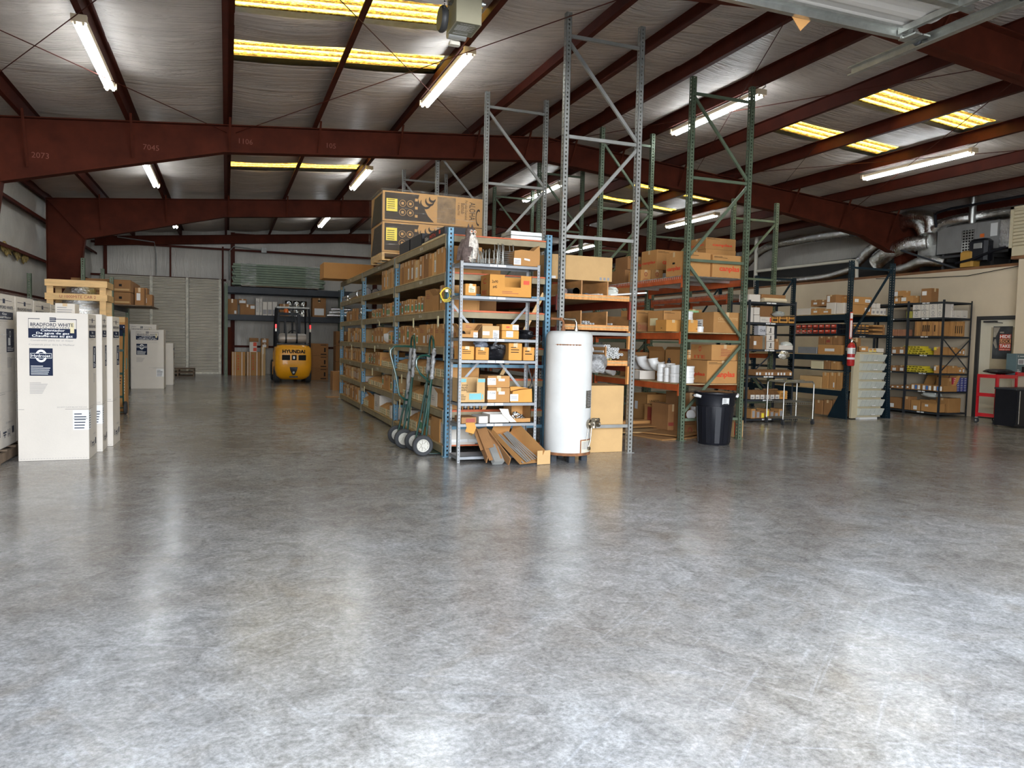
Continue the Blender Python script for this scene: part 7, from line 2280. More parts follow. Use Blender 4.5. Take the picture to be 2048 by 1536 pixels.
# ------------------------------------------------------------ navy rack goods
NVX, NVY = 11.70, 11.82
def nb(u0, u1, vt, z, label, m='cardboard', items=(), dep=.4, **k):
    """carton on the navy rack seen from its left side"""
    x0, x1, y0, y1, za, zb = sb(u0, u1, vt, z+.002, NVX, dep)
    return carton(x0, x1, max(y0, 11.85), y1, za, zb, label, m, items, **k)
NL = (2.13, 1.72, 1.30, .98, .58)
ti = lambda: [('P', 'L', .3, .3, .4, .3, 'paper')]
nb(1594, 1621, 617, NL[0], 'stack of pale cartons at the far left of the navy rack top', 'carton_white', tape=False)
for i, (a, c, v) in enumerate(((1622, 1640, 617), (1641, 1663, 618))): nb(a, c, v, NL[0], 'lower brown carton on the navy rack top, %s of two' % ('farther', 'nearer')[i], 'cardboard', ti())
for i, (a, c) in enumerate(((1622, 1640), (1641, 1652))): nb(a, c, 600, 2.30, 'upper brown carton on the navy rack top, %s of two' % ('farther', 'nearer')[i], 'cardboard_dark', ti())
nb(1653, 1671, 605, NL[0], 'white low box on the navy rack top left of the post', 'carton_white', tape=False, dep=.3)
nb(1653, 1672, 590, 2.36, 'brown box standing on the white low box on the navy rack top', 'cardboard_dark', [('P', 'L', .1, .1, .3, .8, 'paper')])
nb(1673, 1688, 606, NL[0], 'white low box next to the left navy post', 'carton_white', tape=False, dep=.3)
def ne(u0, u1, vt, z, label, m='cardboard', items=(), dep=.4, Y=NVY, **k):
    x0, x1, y0, y1, za, zb = fb(u0, u1, vt, z+.002, Y, dep)
    return carton(max(x0, 11.78), min(x1, 12.76), y0, y1, za, zb, label, m, items, **k)
lab = [('P', 'F', .65, .3, .28, .4, 'paper'), ('N', 'F', .7, .4, .18, .2, 3, 'ink_black')]
ne(1706, 1743, 610, NL[0], 'wide brown labelled carton in the end bay of the navy rack top, lower one', 'cardboard', lab)
ne(1706, 1744, 594, oY(1720, 610, NVY).z+.004, 'wide brown labelled carton in the end bay of the navy rack top, upper one', 'cardboard', lab+[('P', 'F', .1, .3, .2, .4, 'paper')])
for i in range(4): ne(1744+i*8, 1751+i*8, 617, NL[0], 'small white box at the right of the navy rack top, %s from the left' % ORD[i], 'carton_white', [('P', 'F', .2, .2, .6, .4, 'ink_grey')], dep=.25, tape=False)
for i in range(2): ne(1744+i*9, 1752+i*9, 607, oY(1750, 617, NVY).z+.004, 'white box on the second tier of the navy rack top, %s one' % ('left', 'right')[i], 'carton_white', dep=.25, tape=False)
p = oY(1760, 598, NVY+.3); blob('plastic_bag', (12.55, NVY+.5, NL[0]+.17), (.2, .15, .05), 'clear_plastic', 'clear wrapped bundle at the back of the navy rack top', 'bag', 41)
for i in range(6): nb(1592+i*5.3, 1597+i*5.3, 658 if i % 2 else 661, NL[1], 'small pale green box on the second navy shelf, %s from the far end' % ORD[i], mat('pale_green', (.34, .36, .22), .7).name, [('P', 'L', .15, .1, .7, .3, 'ink_grey')], dep=.2, tape=False)
for r_ in range(2):
    for i in range(7):
        y0 = 12.05+i*.17
        carton(NVX, NVX+.25, y0, y0+.16, NL[1]+.003+r_*.105, NL[1]+.10+r_*.105, 'red labelled black box, %s row, %s from the post, second navy shelf' % (('lower', 'upper')[r_], ORD[i]), 'black_plastic', [('P', 'L', .08, .35, .84, .5, 'ink_red'), ('P', 'L', .08, .1, .84, .1, 'ink_red'), ('P', 'L', .2, .55, .4, .12, 'ink_white')], tape=False, name='small_box', group='black and red boxes on the navy rack')
for r_ in range(2):
    for i in range(5):
        x0 = 11.80+i*.105
        carton(x0, x0+.1, NVY, NVY+.2, NL[1]+.003+r_*.105, NL[1]+.10+r_*.105, 'orange labelled black box, %s row, %s from the left, navy rack end' % (('lower', 'upper')[r_], ORD[i]), 'black_plastic', [('P', 'F', .1, .5, .8, .35, 'cardboard_orange'), ('P', 'F', .1, .15, .8, .1, 'cardboard_orange')], tape=False, name='small_box', group='black and orange boxes on the navy rack')
for i in range(3): ne(1745, 1765, 671-i*0, NL[1]+i*.083, 'flat brown carton, %s of three stacked at the right of the navy rack end' % ('bottom', 'middle', 'top')[i], 'cardboard', dep=.3)
for o in bpy.data.objects:
    pass
ne(1767, 1774, 650, NL[1], 'narrow upright carton at the right post of the navy rack', 'cardboard_dark')
nb(1636, 1684, 690, NL[2], 'long low brown carton on the third navy shelf', 'cardboard', ti(), dep=.35)
for i, (a, c, v) in enumerate(((1637, 1650, 673), (1652, 1664, 674), (1666, 1678, 672))): nb(a, c, v, oX(1660, 690, NVX).z+.004, 'dark brown box on the long low carton, %s from the far end' % ORD[i], 'cardboard_dark', [('P', 'L', .1, .3, .6, .3, 'ink_maroon')] if i == 1 else (), dep=.3)
nb(1596, 1634, 694, NL[2], 'long grey flat panel on the third navy shelf', 'shelf_grey', dep=.3, tape=False)
ne(1705, 1722, 676, NL[2], 'brown carton behind the left navy post on the third shelf', 'cardboard_dark', dy if False else (), dep=.3)
nb(1622, 1646, 722, NL[3], 'yellowish low carton on the fourth navy shelf', 'carton_cream', dep=.3)
nb(1648, 1660, 719, NL[3], 'dark carton on the fourth navy shelf', 'cardboard_dark')
nb(1662, 1676, 723, NL[3], 'orange brown carton on the fourth navy shelf', 'cardboard')
for i in range(3): nb(1645+i*14, 1657+i*14, 745, NL[4], 'tall ribbed brown carton on the fifth navy shelf, %s from the far end' % ORD[i], 'cardboard', [('P', 'L', .7, .1, .2, .3, 'paper')] if i == 1 else ())
nb(1600, 1643, 752, NL[4], 'long pale grey carton on the fifth navy shelf', 'cardboard_pale', dep=.35)
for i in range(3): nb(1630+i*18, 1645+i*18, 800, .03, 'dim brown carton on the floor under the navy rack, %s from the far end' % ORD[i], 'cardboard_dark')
blob('bin_bag', (12.5, 12.5, .16), (.22, .35, .15), 'black_bag', 'black sack on the floor under the left of the navy rack', 'bag', 44)
# clear tip-out bins
tb = thing('bin_tower', 'tall tower of clear tip out bins between the navy posts', 'bin rack', (12.0, 11.56, 0))
x0 = oY(1724, 780, 11.56).x-12.0; x1 = oY(1770, 780, 11.56).x-12.0
b = MB(); b.box(x0-.02, x1+.01, .10, .155, .04, 1.36); b.box(x0-.15, x0-.02, .10, .155, .02, 1.36); part(b, 'cabinet', 'beige_metal', tb)
H7 = 1.28/7
for r_ in range(7):
    for c_ in range(5):
        w = (x1-x0)/5; xa = x0+c_*w; za = .06+r_*H7
        b = MB(); b.prism([(xa+.004, .12, za+.01), (xa+.004, .05, za+.02), (xa+.004, -.015, za+H7-.03), (xa+.004, .0, za+H7-.02), (xa+.004, .12, za+H7-.02)], (w-.008, 0, 0))
        part(b, 'bin_drawer', 'clear_plastic', tb)
    b = MB(); b.box(x0+(x1-x0)*.42, x0+(x1-x0)*.58, -.022, -.014, .06+r_*H7+.03, .06+r_*H7+.05); part(b, 'label', 'paper', tb)
b = MB(); b.box(x0+.02, x1-.12, .05, .15, .0, .04); part(b, 'base', 'white_plastic', tb)
ne(1722, 1737, 693, 1.365, 'brown labelled box on top of the clear bin tower', 'cardboard', [('P', 'F', .1, .3, .5, .4, 'paper')], dep=.05, Y=11.66)
for i in range(2): ne(1738+i*8, 1745+i*8, 697, 1.365, 'small yellow and white box on top of the bin tower, %s one' % ('left', 'right')[i], 'carton_white', [('P', 'F', .05, .05, .9, .25, 'ink_yellow'), ('P', 'F', .1, .4, .8, .5, 'cardboard_orange')], dep=.05, Y=11.66, tape=False)
ne(1754, 1768, 697, 1.365, 'slanted white box at the right on top of the bin tower', 'carton_white', dep=.05, Y=11.66, tape=False)
# fire extinguisher and its sign on the navy post
fx = thing('fire_extinguisher', 'red fire extinguisher hanging on the left navy post', 'extinguisher', (11.66, 11.60, 1.08))
b = MB(); b.lathe((0, 0, 0), [(0, 0), (.06, 0), (.072, .02), (.074, .38), (.06, .43), (.03, .455), (.022, .48)], 24); part(b, 'cylinder', 'red_pipe', fx, smooth=True)
b = MB(); b.lathe((0, 0, 0), [(.0755, .24), (.0755, .36)], 24); b.lathe((0, 0, 0), [(.0755, .13), (.0755, .17)], 24, 1); part(b, 'label', ['white_plastic', 'paper'], fx, smooth=True)
b = MB()
for i in range(7): b.patch((-.04, -.078, .25+i*.014), (1, 0, 0), UPZ, .05+.03*(i % 2), .006, 0, .001)
part(b, 'label_print', 'ink_black', fx)
b = MB(); b.lathe((0, 0, .47), [(.025, 0), (.03, .03), (.02, .06)], 12); b.bar((0, 0, .53), (.11, 0, .57), .02, .01); b.bar((0, 0, .51), (.10, 0, .50), .02, .01); b.tube([(0, -.03, .50), (-.02, -.05, .52)], .012, 8); part(b, 'valve_handle', 'chrome', fx, smooth=True)
b = MB(); b.tube([(.03, 0, .50), (.09, -.01, .46), (.12, -.01, .36), (.10, -.01, .25), (.085, 0, .2)], .011, 8); part(b, 'hose', 'black_plastic', fx, smooth=True)
b = MB(); b.box(-.02, .02, .07, .12, .3, .36); part(b, 'bracket', 'steel_grey', fx)
b = MB(); b.box(11.705, 11.775, 11.712, 11.716, 1.62, 2.16, 0)
b.patch((11.708, 11.711, 2.03), (1, 0, 0), UPZ, .064, .11, 1); b.patch((11.715, 11.711, 1.65), (1, 0, 0), UPZ, .05, .34, 1)
for i, c in enumerate('FIRE EXTINGUISHER'): b.text(c, (11.732, 11.7085, 1.965-i*.0195), (1, 0, 0), UPZ, .015, 2)
b.prism([(11.72, 11.711, 1.66), (11.76, 11.711, 1.66), (11.74, 11.711, 1.625)], (0, -.001, 0), 1)
tag(b.build('extinguisher_sign', ['ink_red', 'ink_white', 'ink_red'], loc=(11.74, 11.714, 1.62)), 'narrow red and white FIRE EXTINGUISHER sign above the extinguisher', 'sign')
# ------------------------------------------------------------ office wall shelving goods
WX = WXA+.01
def wb(u0, u1, vt, lv, label, m='cardboard', items=(), dep=.22, z=None, **k):
    x0, x1, y0, y1, za, zb = sb(u0, u1, vt, (WL[lv] if z is None else z)+.002, WX, min(dep, .23) if u1 > 1850 else dep)
    zb = min(zb, (WL[lv-1]-.045) if lv else 9)
    return carton(x0, x1, max(y0, WYA+.04), min(y1, WYB-.02), za, zb, label, m, items, **k)
def we(u0, u1, vt, lv, label, m='cardboard', items=(), dep=.3, z=None, **k):
    x0, x1, y0, y1, za, zb = fb(u0, u1, vt, (WL[lv] if z is None else z)+.002, WYA+.01, dep)
    zb = min(zb, (WL[lv-1]-.045) if lv else 9)
    return carton(max(x0, WXA+.25), min(x1, WXB-.01), y0, y1, za, zb, label, m, items, **k)
lb = [('P', 'L', .3, .3, .4, .4, 'paper')]
wb(1843, 1863, 577, 0, 'tall brown carton standing on top of the office wall shelving', 'cardboard_dark', [('P', 'L', .1, .5, .45, .3, 'paper')])
wb(1802, 1826, 592, 0, 'low brown labelled carton on top of the wall shelving', 'cardboard', [('P', 'L', .05, .3, .4, .5, 'paper')])
wb(1787, 1800, 593, 0, 'lower brown carton at the far end on top of the wall shelving', 'cardboard', lb)
wb(1787, 1807, 582, 0, 'upper brown carton at the far end on top of the wall shelving', 'cardboard', [('P', 'L', .05, .2, .4, .7, 'paper')], z=2.62)
for r_ in range(2):
    for i in range(4):
        wb(1826+i*16.5, 1841+i*16.5, 620 if r_ == 0 else 604.5, 1, 'white logo carton, %s row, %s from the far end on the wall shelving' % (('lower', 'upper')[r_], ORD[i]), 'carton_white',
           [('O', 'L', .5, .6, .5, 0, 'ink_grey'), ('P', 'L', .25, .17, .5, .08, 'ink_grey')], z=None if r_ == 0 else 2.298, tape=False, dep=.3, group='white logo cartons on the wall shelving')
for i in range(3): we(1898+i*13, 1910+i*13, 621, 1, 'white carton in the end of the wall shelving, %s from the corner post' % ORD[i], 'carton_white', [('P', 'F', .3, .2, .4, .07, 'ink_grey')], tape=False)
we(1898, 1908, 605, 1, 'upper white carton in the end of the wall shelving by the corner post', 'carton_white', [('P', 'F', .2, .3, .4, .3, 'ink_grey')], z=2.298, tape=False)
for i in range(6):
    b = MB(); b.cyl((0, 0, .035), (.25, 0, .035), .033, n=14)
    o = b.build('white_fitting', 'white_plastic', smooth=True); o.location = (WX+.02, 13.55+(i % 3)*.08+(i//3)*.04, WL[1]+.004+(i//3)*.062); tag(o, 'white capped roll at the far end of the wall shelving, %s in the pile' % ORD[i], 'roll')
wb(1813, 1824, 623, 1, 'yellow green carton beside the white rolls on the wall shelving', mat('lime', (.36, .33, .06), .6).name, tape=False)
for i in range(14):
    wb(1830+i*3.85, 1833.6+i*3.85, 643, 2, 'tall thin brown carton, %s from the far end on the wall shelving' % ORD[i], 'cardboard' if i % 3 else 'cardboard_dark', [('P', 'L', .2, .3, .6, .45, 'ink_black')] if i in (4, 5, 6, 7, 10) else (), tape=False, group='tall thin cartons on the wall shelving')
for i in range(8): we(1898+i*4.1, 1901.7+i*4.1, 643, 2, 'tall thin brown carton in the shelving end, %s from the corner post' % ORD[i], 'cardboard', [('P', 'F', .3, .2, .4, .5, 'ink_black')] if 2 < i < 7 else (), tape=False, group='tall thin cartons in the shelving end')
for i in range(6): wb(1784+i*4.8, 1788.3+i*4.8, 659, 2, 'small reddish brown carton, %s from the far end on the wall shelving' % ORD[i], mat('reddish', (.34, .15, .08), .8).name, tape=False, dep=.2)
for i in range(5): wb(1814+i*5.6, 1819+i*5.6, 659, 2, 'pale small box before the thin cartons, %s from the far end' % ORD[i], 'carton_white' if i < 3 else 'cardboard', [('P', 'L', .1, .5, .8, .2, 'ink_blue')], dep=.03, tape=False) if False else None
ry = random.Random(77)
for lv, nr in ((3, 4), (4, 3)):
    for r_ in range(nr):
        for i in range(8-r_):
            y0 = 12.75-.09*i-.02*r_
            z = WL[lv]+.004+r_*.046
            carton(WX+.02*ry.random(), WX+.26, y0, y0+.085, z, z+.044, 'small yellow box, %s tier, %s from the right, %s level of wall shelving' % (ORD[r_], ORD[i], ('fourth', 'fifth')[lv-3]), mat('yellow_card', (.62, .50, .03), .5, per=.12).name,
                   [('P', 'L', .1, .3, .8, .35, 'ink_black')], tape=False, name='small_box', group='small yellow boxes on the wall shelving')
for lv, v, nn in ((3, 694, 'fourth'), (4, 731, 'fifth')):
    wb(1868, 1887, v, lv, 'orange brown labelled carton by the corner post, %s shelf of the wall shelving' % nn, 'cardboard', [('P', 'L', .05, .35, .35, .5, 'paper')] if lv == 4 else [('P', 'L', 0, .6, .4, .35, 'ink_yellow')])
    we(1897, 1915, v+1, lv, 'brown carton in the shelving end, %s shelf, left one' % nn, 'cardboard')
    we(1916, 1930, v+4, lv, 'brown carton with white tags in the shelving end, %s shelf, right one' % nn, 'cardboard', [('P', 'F', .2, .3, .25, .3, 'paper'), ('P', 'F', .7, .2, .2, .5, 'paper')])
    for i in range(2): wb(1781+i*15, 1795+i*15, v, lv, 'brown labelled carton toward the far end, %s shelf, %s one' % (nn, ('farther', 'nearer')[i]), 'cardboard_dark', [('P', 'L', .3, .1, .5, .5, 'paper')])
    for i in range(2): wb(1795+i*38, 1826+i*38, v-12, lv, 'large dim carton behind the yellow boxes, %s shelf, %s one' % (nn, ('farther', 'nearer')[i]), 'cardboard_dark', dep=.2) if False else None
for i in range(3):
    x0, x1, y0, y1, za, zb = sb(1822+i*22, 1842+i*22, 768, WL[5]+.002, WX, .42)
    o = carton(x0, x1, y0, y1, za, za+.13, 'open carton of blue and white packets, %s from the far end of the wall shelving' % ORD[i], 'cardboard', [('P', 'L', .1+.3*k, .15, .22, .7, ('ink_white', 'ink_blue')[k % 2]) for k in range(3)], opened=1, tape=False)
    b = MB(); b.box(0, .005, 0, y1-y0, 0, .26); o2 = b.build('lid', 'cardboard'); o2.parent = o; o2.location = (x1-x0-.25, -(y1-y0)/2, .12); o2.rotation_euler.y = .5
for i in range(4): wb(1781+i*10, 1790+i*10, 770, 5, 'small brown labelled carton, %s from the far end on the sixth shelf' % ORD[i], 'cardboard_dark', lb, dep=.25)
for c_ in range(4):
    for r_ in range(8):
        col = 'ink_red' if c_ == 0 else 'ink_blue'
        x0 = 14.76+c_*.105; z = WL[5]+.004+r_*.038
        carton(x0, x0+.1, WYA+.01, WYA+.2, z, z+.036, '%s small box in the shelving end, column %s from the left, tier %s from below' % ('red' if c_ == 0 else 'blue', ORD[c_], ORD[r_]), mat('box_red', (.42, .03, .05), .5).name if c_ == 0 else mat('box_blue', (.03, .035, .22), .5).name,
               [('P', 'F', .15, .35, .6, .3, 'ink_white')], tape=False, name='small_box', group='red and blue boxes in the shelving end')
we(1897, 1904, 756, 5, 'narrow orange carton left of the red boxes in the shelving end', 'cardboard')
wb(1842, 1880, 807, 6, 'big open brown carton on the bottom shelf with clear bags in it', 'cardboard', [('P', 'L', .25, .6, .2, .25, 'paper')], opened=2, dep=.45)
wb(1822, 1840, 800, 6, 'upright brown carton on the bottom shelf of the wall shelving', 'cardboard', [('P', 'L', .3, .1, .4, .35, 'paper')])
wb(1808, 1820, 793, 6, 'dim brown carton left of the upright one on the bottom shelf', 'cardboard_dark')
wb(1776, 1804, 795, 6, 'open brown carton at the far end of the bottom shelf', 'cardboard_dark', [('P', 'L', .1, .1, .35, .35, 'paper')], opened=1)
we(1897, 1922, 797, 6, 'plain wide brown carton in the end of the bottom shelf', 'cardboard')
blob('plastic_bag', (WX+.22, 12.15, WL[6]+.37), (.16, .22, .07), 'clear_plastic', 'clear bluish bags heaped in the big open carton', 'bag', 47)
# ------------------------------------------------------------ red cart and black cabinet
rc = thing('tool_cart', 'red metal tool cart with a black cover in front of the office door', 'cart', (14.05, 10.27, 0))
for x in (0, .52):
    for y in (0, .40):
        b = MB(); b.box(x-.018, x+.018, y-.018, y+.018, .12, .98 if x == 0 else 1.04); part(b, 'post', 'cart_red', rc)
        b = MB(); b.lathe((x, y, .055), [(0, -.015), (.05, -.015), (.055, 0), (.05, .015), (0, .015)], 18, 0, 'X'); b.lathe((x, y, .055), [(0, -.017), (.02, -.017), (.02, .017), (0, .017)], 10, 1, 'X'); b.box(x-.02, x+.02, y-.02, y+.02, .1, .125, 1); part(b, 'caster', ['rubber', 'steel_grey'], rc, smooth=True)
for z in (.16, .56, .93):
    b = MB(); b.box(0, .52, 0, .4, z-.004, z); b.box(-.005, .525, -.02, -.01, z-.02, z+.05); b.box(-.02, -.01, 0, .4, z-.02, z+.05); b.box(.53, .54, 0, .4, z-.02, z+.05); part(b, 'tray', 'cart_red', rc)
b = MB(); b.box(.50, .88, -.03, .01, .96, 1.03); b.box(.50, .88, .3, .34, .96, 1.03); part(b, 'side_rail', 'cart_red', rc)
b = MB(); b.box(.55, .88, 0.012, .29, .955, .97); part(b, 'side_shelf', 'white_plastic', rc)
o = blob('black_cover', (14.31, 10.45, 1.04), (.30, .24, .05), 'black_bag', 'black folded cover lying on the red tool cart', 'cover', 51, n=26, amp=.1)
cb = thing('black_cabinet', 'low black cabinet at the right edge before the red tool cart', 'cabinet', (13.80, 9.72, 0))
b = MB(); b.box(0, 1.05, 0, .40, .03, .72); part(b, 'body', 'black_plastic', cb)
b = MB(); b.bbox(-.02, 1.07, -.02, .42, .72, .75, .008); part(b, 'top', 'shelf_dark', cb)
for i in range(2):
    b = MB(); b.box(.02+i*.52, .51+i*.52, -.015, 0, .06, .70); part(b, 'door', 'black_plastic', cb)
b = MB(); b.cyl((.07, -.03, .08), (.07, -.03, .42), .01, n=8); b.cyl((.07, -.03, .42), (.07, -.03, .70), .01, n=8); part(b, 'door_handle', 'chrome', cb)
tc_ = carton(15.0, 15.28, 10.62, 10.9, 1.04, 1.43, 'x') if False else None
carton(14.57, 14.86, 10.29, 10.5, .972, 1.40, 'teal grey printed box with white lettering standing on the red cart side shelf', mat('teal_dark', (.10, .15, .16), .5).name,
       [('O', 'F', .15, .88, .08, 0, 'ink_white'), ('P', 'F', .3, .87, .4, .02, 'ink_white'), ('P', 'F', .15, .5, .6, .25, 'ink_white'), ('P', 'F', .2, .52, .5, .2, 'ink_grey'), ('P', 'F', .55, .1, .4, .3, 'ink_black'), ('N', 'F', .1, .1, .35, .2, 3, 'ink_white')], tape=False)
# ============================================================ OVERHEAD THINGS
# door opener
op = thing('door_opener', 'tan garage door opener motor box hanging from the roof by the near light', 'opener', (1.88, 6.5, 4.2))
b = MB(); b.bbox(0, .235, 0, .30, 0, .33, .004); part(b, 'cover', 'taupe_metal', op)
b = MB()
b.quad((.01, .01, -.001), (.225, .01, -.001), (.225, .29, -.001), (.01, .29, -.001), 1)
yv = (0, -1, 0)
b.text('WARNING', (.05, .045, -.0015), (1, 0, 0), yv, .018, 0, .13)
for i in range(10): b.patch((.03, .07+i*.012, -.002), (1, 0, 0), yv, .17-.03*(i % 3), .005, 0, .001)
b.text('ATTENTION', (.05, .215, -.0015), (1, 0, 0), yv, .016, 0, .12)
for i in range(3): b.patch((.04, .235+i*.012, -.002), (1, 0, 0), yv, .14, .005, 0, .001)
part(b, 'warning_label', ['ink_white', mat('label_olive', (.17, .17, .12), .5).name], op)
b = MB(); b.lathe((-.07, .20, .08), [(.0, -.03), (.10, -.03), (.115, -.01), (.115, .01), (.10, .03), (0, .03)], 24, 0, 'X'); part(b, 'chain_wheel', 'dark_frame', op, smooth=True)
b = MB(); b.cyl((.02, .34, .03), (.19, .34, .03), .055, n=20); b.tube([(.0, .30, .05), (.0, .36, .10), (.08, .40, .10), (.19, .38, .05), (.20, .31, .02)], .012, 8); part(b, 'motor', 'steel_grey', op, smooth=True)
b = MB(); b.bbox(.05, .15, .36, .42, -.06, -.02, .01); part(b, 'lamp_socket', 'pvc_cream', op)
b = MB()
for k in range(14):
    for x in (-.085, -.045):
        b.lathe((x, .10-.02*math.sin(k*.4), .12+k*.022), [(.004, -.004), (.009, 0), (.004, .004)], 8, 0, 'Y' if k % 2 else 'X')
part(b, 'chain', 'dark_frame', op)
b = MB()
b.tube([(-.03, .1, .18), (.0, .12, .24), (.06, .05, .27), (.01, .0, .31)], .018, 8); b.cyl((-.09, .05, .25), (.02, .05, .29), .022, n=10); b.lathe((.255, .12, .24), [(0, -.02), (.03, -.02), (.03, .03), (.018, .035), (.018, .05), (0, .05)], 14, 0, 'X')
part(b, 'sprocket_shaft', 'galvanised', op, smooth=True)
for x, y in ((.03, .05), (.2, .05), (.03, .26), (.2, .26)):
    b = MB(); b.box(x-.015, x+.015, y-.003, y+.003, .32, ztop(1.9+x)+.0-4.2); part(b, 'hanger_strap', 'galvanised', op)
b = MB(); b.box(.08, .15, -2.4, .1, .36, .42); part(b, 'rail', 'galvanised', op)
# evaporative cooler
ev = thing('louvered_cooler', 'beige louvered cooler box at the far right above the office wall', 'cooler', (14.98, 10.02, 3.385))
b = MB(); b.box(.02, .85, .02, .85, .0, 1.0); part(b, 'cabinet', 'beige_metal', ev)
b = MB()
for y in (0, .8): b.box(0, .03, y, y+.07, 0, 1.0)
for z in (0, .95): b.box(0, .03, 0, .87, z, z+.05 if z else z+.17)
part(b, 'frame', 'beige_metal', ev)
for i in range(11):
    b = MB(); z = .20+i*.07; b.obox((.012, .435, z), (.05, .73, .006), Matrix.Rotation(rad(35), 3, 'Y')); part(b, 'louver', 'beige_metal', ev)
b = MB(); b.box(.025, .03, .07, .8, .17, .95); part(b, 'louver_backing', 'ink_black', ev)
# air handler
HX = 15.62
ah = thing('air_handler', 'long grey air handler cabinet lying above the office wall', 'air handler', (HX, 11.5, 3.55))
b = MB(); b.box(0, .6, .08, 1.6, .13, .74); b.box(-.004, 0, .62, .66, .13, .74); part(b, 'cabinet', mat('cab_grey', (.25, .245, .235), .5, .1).name, ah)
b = MB(); b.box(0, .6, 1.62, 2.12, .1, .72); part(b, 'plenum', 'galvanised', ah)
b = MB(); b.box(0, .6, -.25, .07, .13, .72); part(b, 'return_box', 'foil', ah)
b = MB(); b.box(-.012, -.008, .65, .95, .1, .6)
for i in range(8): b.box(-.016, -.012, .65, .95, .12+i*.062, .145+i*.062, 1)
for i in range(5): b.box(-.018, -.012, .65+i*.07, .67+i*.07, .1, .6, 1)
part(b, 'grille', ['ink_black', 'galvanised'], ah)
b = MB(); b.box(-.008, -.004, .12, .28, .4, .68); b.box(-.008, -.004, .42, .52, .4, .48, 1); part(b, 'label', ['paper', 'amber'], ah)
for y in (.2, 1.4):
    b = MB(); b.box(0, .6, y, y+.05, -.05, .12); b.box(0, .04, y, y+.05, -.27, -.05); b.box(.56, .6, y, y+.05, -.27, -.05); part(b, 'stand', 'dark_frame', ah)
b = MB(); b.box(-.05, .0, -.3, 2.2, .02, .07); part(b, 'stand_rail', 'dark_frame', ah)
b = MB(); b.cyl((HX+.02, 12.25, 4.29), (HX+.02, 12.25, 4.88), .075, n=20)
tag(b.build('flue_pipe', 'galvanised', loc=(HX, 12.25, 4.3), smooth=True), 'short vertical metal flue rising from the air handler to the roof', 'pipe')
def flex(pts, r, label, seed=0, m='foil', name='flexible_duct'):
    P = [Vector(p) for p in pts]
    out = []
    def cat(p0, p1, p2, p3, t):
        return .5*((2*p1)+(-p0+p2)*t+(2*p0-5*p1+4*p2-p3)*t*t+(-p0+3*p1-3*p2+p3)*t*t*t)
    for i in range(len(P)-1):
        p0, p1, p2, p3 = P[max(i-1, 0)], P[i], P[i+1], P[min(i+2, len(P)-1)]
        n = max(3, int((p2-p1).length/.045))
        for k in range(n): out.append(cat(p0, p1, p2, p3, k/n))
    out.append(P[-1])
    rs = random.Random(seed)
    b = MB(); b.tube(out, [r*(1+(.055 if i % 2 else -.03)+rs.uniform(-.02, .02)) for i in range(len(out))], 18)
    return tag(b.build(name, m, loc=tuple(P[0]), smooth=True), label, 'duct')
X = 15.6
flex([(X+.2, 14.5, 4.62), (X, 13.95, 4.68), (X, 13.5, 4.64), (X, 13.30, 4.50), (X+.05, 13.32, 4.25)], .14, 'silver flexible duct arching over the plenum of the air handler', 1)
flex([(X+.1, 14.2, 4.45), (X, 13.9, 4.55), (X, 13.62, 4.45), (X+.05, 13.5, 4.22)], .13, 'second silver flexible duct bending down into the plenum', 2)
flex([(X+.1, 13.35, 4.02), (X-.1, 13.8, 3.98), (X-.15, 14.3, 3.85), (X-.1, 14.75, 3.62)], .19, 'fattest silver flexible duct drooping left from the plenum', 3)
flex([(X, 13.2, 4.28), (X+.02, 12.9, 4.40), (X+.05, 12.5, 4.44), (X+.25, 12.0, 4.47), (X+.25, 11.3, 4.47), (X+.25, 10.95, 4.45)], .11, 'long silver duct running right above the air handler', 4)
flex([(X, 20.2, 3.95), (X, 19.6, 4.30), (X, 18.9, 4.52), (X, 17.8, 4.55), (X, 16.9, 4.56), (X+.1, 15.8, 4.55)], .12, 'long silver duct curving along the wall above the office', 5)
flex([(X, 15.6, 3.6), (X, 15.3, 3.80), (X, 14.9, 4.08), (X+.2, 14.5, 4.25)], .12, 'silver flexible duct rising behind the navy rack post', 6)
flex([(X+.1, 14.4, 3.42), (X-.05, 13.9, 3.42), (X-.05, 13.4, 3.55), (X+.1, 12.9, 3.5)], .13, 'low silver flexible duct lying on the office ceiling under the plenum', 7)
flex([(X, 18.6, 3.45), (X, 17.5, 3.40), (X, 16.5, 3.42), (X, 15.6, 3.55)], .09, 'thin silver duct sagging along the office ceiling', 8)
b = MB(); b.tube([(X-.1, 19.4, 3.29), (X-.1, 19.45, 5.2)], .06, 14); tag(b.build('drain_pipe', 'pvc_cream', loc=(X-.1, 19.4, 3.3), smooth=True), 'cream vertical plastic pipe behind the green rack row', 'pipe')
b = MB(); b.tube([(X-.15, 19.3, 3.78), (X-.15, 15.55, 3.76), (X-.15, 15.38, 3.74), (X-.15, 15.32, 3.68), (X-.15, 15.3, 3.28)], .045, 12); tag(b.build('drain_pipe', 'pvc_cream', loc=(X-.1, 19.3, 3.7), smooth=True), 'cream plastic pipe running level above the office wall with a bent end', 'pipe')
b = MB(); b.bar((X-.25, 15.9, 4.60), (X-.25, 12.3, 3.27), .04, .04); tag(b.build('steel_strut', 'shelf_dark', loc=(X-.2, 15.6, 4.5)), 'dark steel strut slanting down to the top of the office wall', 'strut')
b = MB(); b.tube([(X-.15, 13.05, 4.6), (X-.2, 12.95, 4.62), (X-.2, 12.6, 4.66), (X-.2, 11.5, 4.66), (X-.2, 10.9, 4.66)], .03, 8); b.tube([(X-.15, 13.05, 4.62), (X-.1, 13.05, 4.3)], .03, 8)
tag(b.build('refrigerant_line', 'black_plastic', loc=(X, 13, 4.7), smooth=True), 'black insulated pipe rising beside the flue above the air handler', 'pipe')
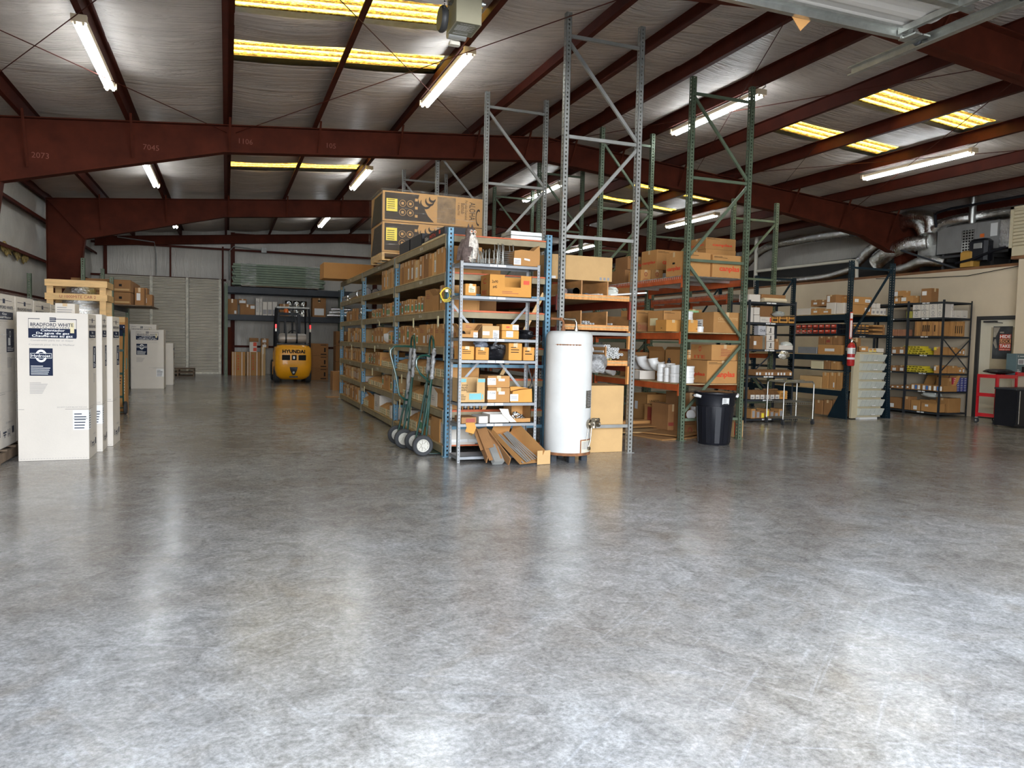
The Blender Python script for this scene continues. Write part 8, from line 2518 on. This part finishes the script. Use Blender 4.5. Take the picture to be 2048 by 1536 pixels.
b = MB(); b.tube([(PX-.03, 14.5, 3.20), (PX-.03, 13.0, 3.12), (PX-.03, 12.0, 3.09), (PX-.03, 10.7, 3.22)], .008, 6)
tag(b.build('cable', 'ink_black', loc=(PX, 14, 3.1), smooth=True), 'thin black cable drooping across the top of the office wall', 'cable')
bp = thing('backpack_vacuum', 'black and yellow backpack bag perched on the office wall below the air handler', 'bag', (15.30, 11.62, 3.29))
b = MB(); b.bbox(0, .27, .0, .45, .12, .60, .06); b.tube([(.1, .0, .1), (0, -.1, .25), (.05, -.05, .4)], .03, 8); part(b, 'pack', 'black_plastic', bp, smooth=True)
b = MB(); b.bbox(-.02, .26, .3, .62, .0, .36, .04); part(b, 'yellow_pouch', mat('pouch_yellow', (.45, .24, .04), .7).name, bp)
b = MB(); b.bbox(-.01, .02, .1, .3, .38, .5, .01); part(b, 'patch', 'steel_grey', bp)
b = MB(); b.tube([(0, .7, .1), (-.04, .3, .15), (0, -.2, .3), (.05, -.4, .35)], .03, 8); part(b, 'hose', 'black_plastic', bp, smooth=True)
# cables and conduits
rod((9.97, 10.95, 5.1), (9.97, 11.75, 4.55), 'hanging_cable', .004, 'ink_black')
def conduit(pts, label):
    b = MB(); b.tube(pts, .009, 8)
    return tag(b.build('conduit', 'galvanised', loc=tuple(pts[0]), smooth=True), label, 'conduit')
conduit([(7.66, 9.66, ztop(7.66)-.02), (7.66, 9.55, ztop(7.66)+.0), (7.60, 9.45, ztop(7.6)+.06), (7.60, 7.0, ztop(7.6)+.06)], 'thin conduit running along the purlin to the near right strip light')
conduit([(12.24, 9.66, ztop(12.24)-.02), (12.2, 9.5, ztop(12.2)+.05), (12.12, 9.4, ztop(12.1)+.08), (12.12, 8.0, ztop(12.1)+.08)], 'thin conduit feeding the rightmost near strip light')
conduit([(12.24, 12.05, ztop(12.24)-.02), (12.2, 12.2, ztop(12.2)+.05), (12.12, 12.3, ztop(12.1)+.08), (12.12, 14.0, ztop(12.1)+.08)], 'thin conduit leaving the far end of the rightmost near strip light')
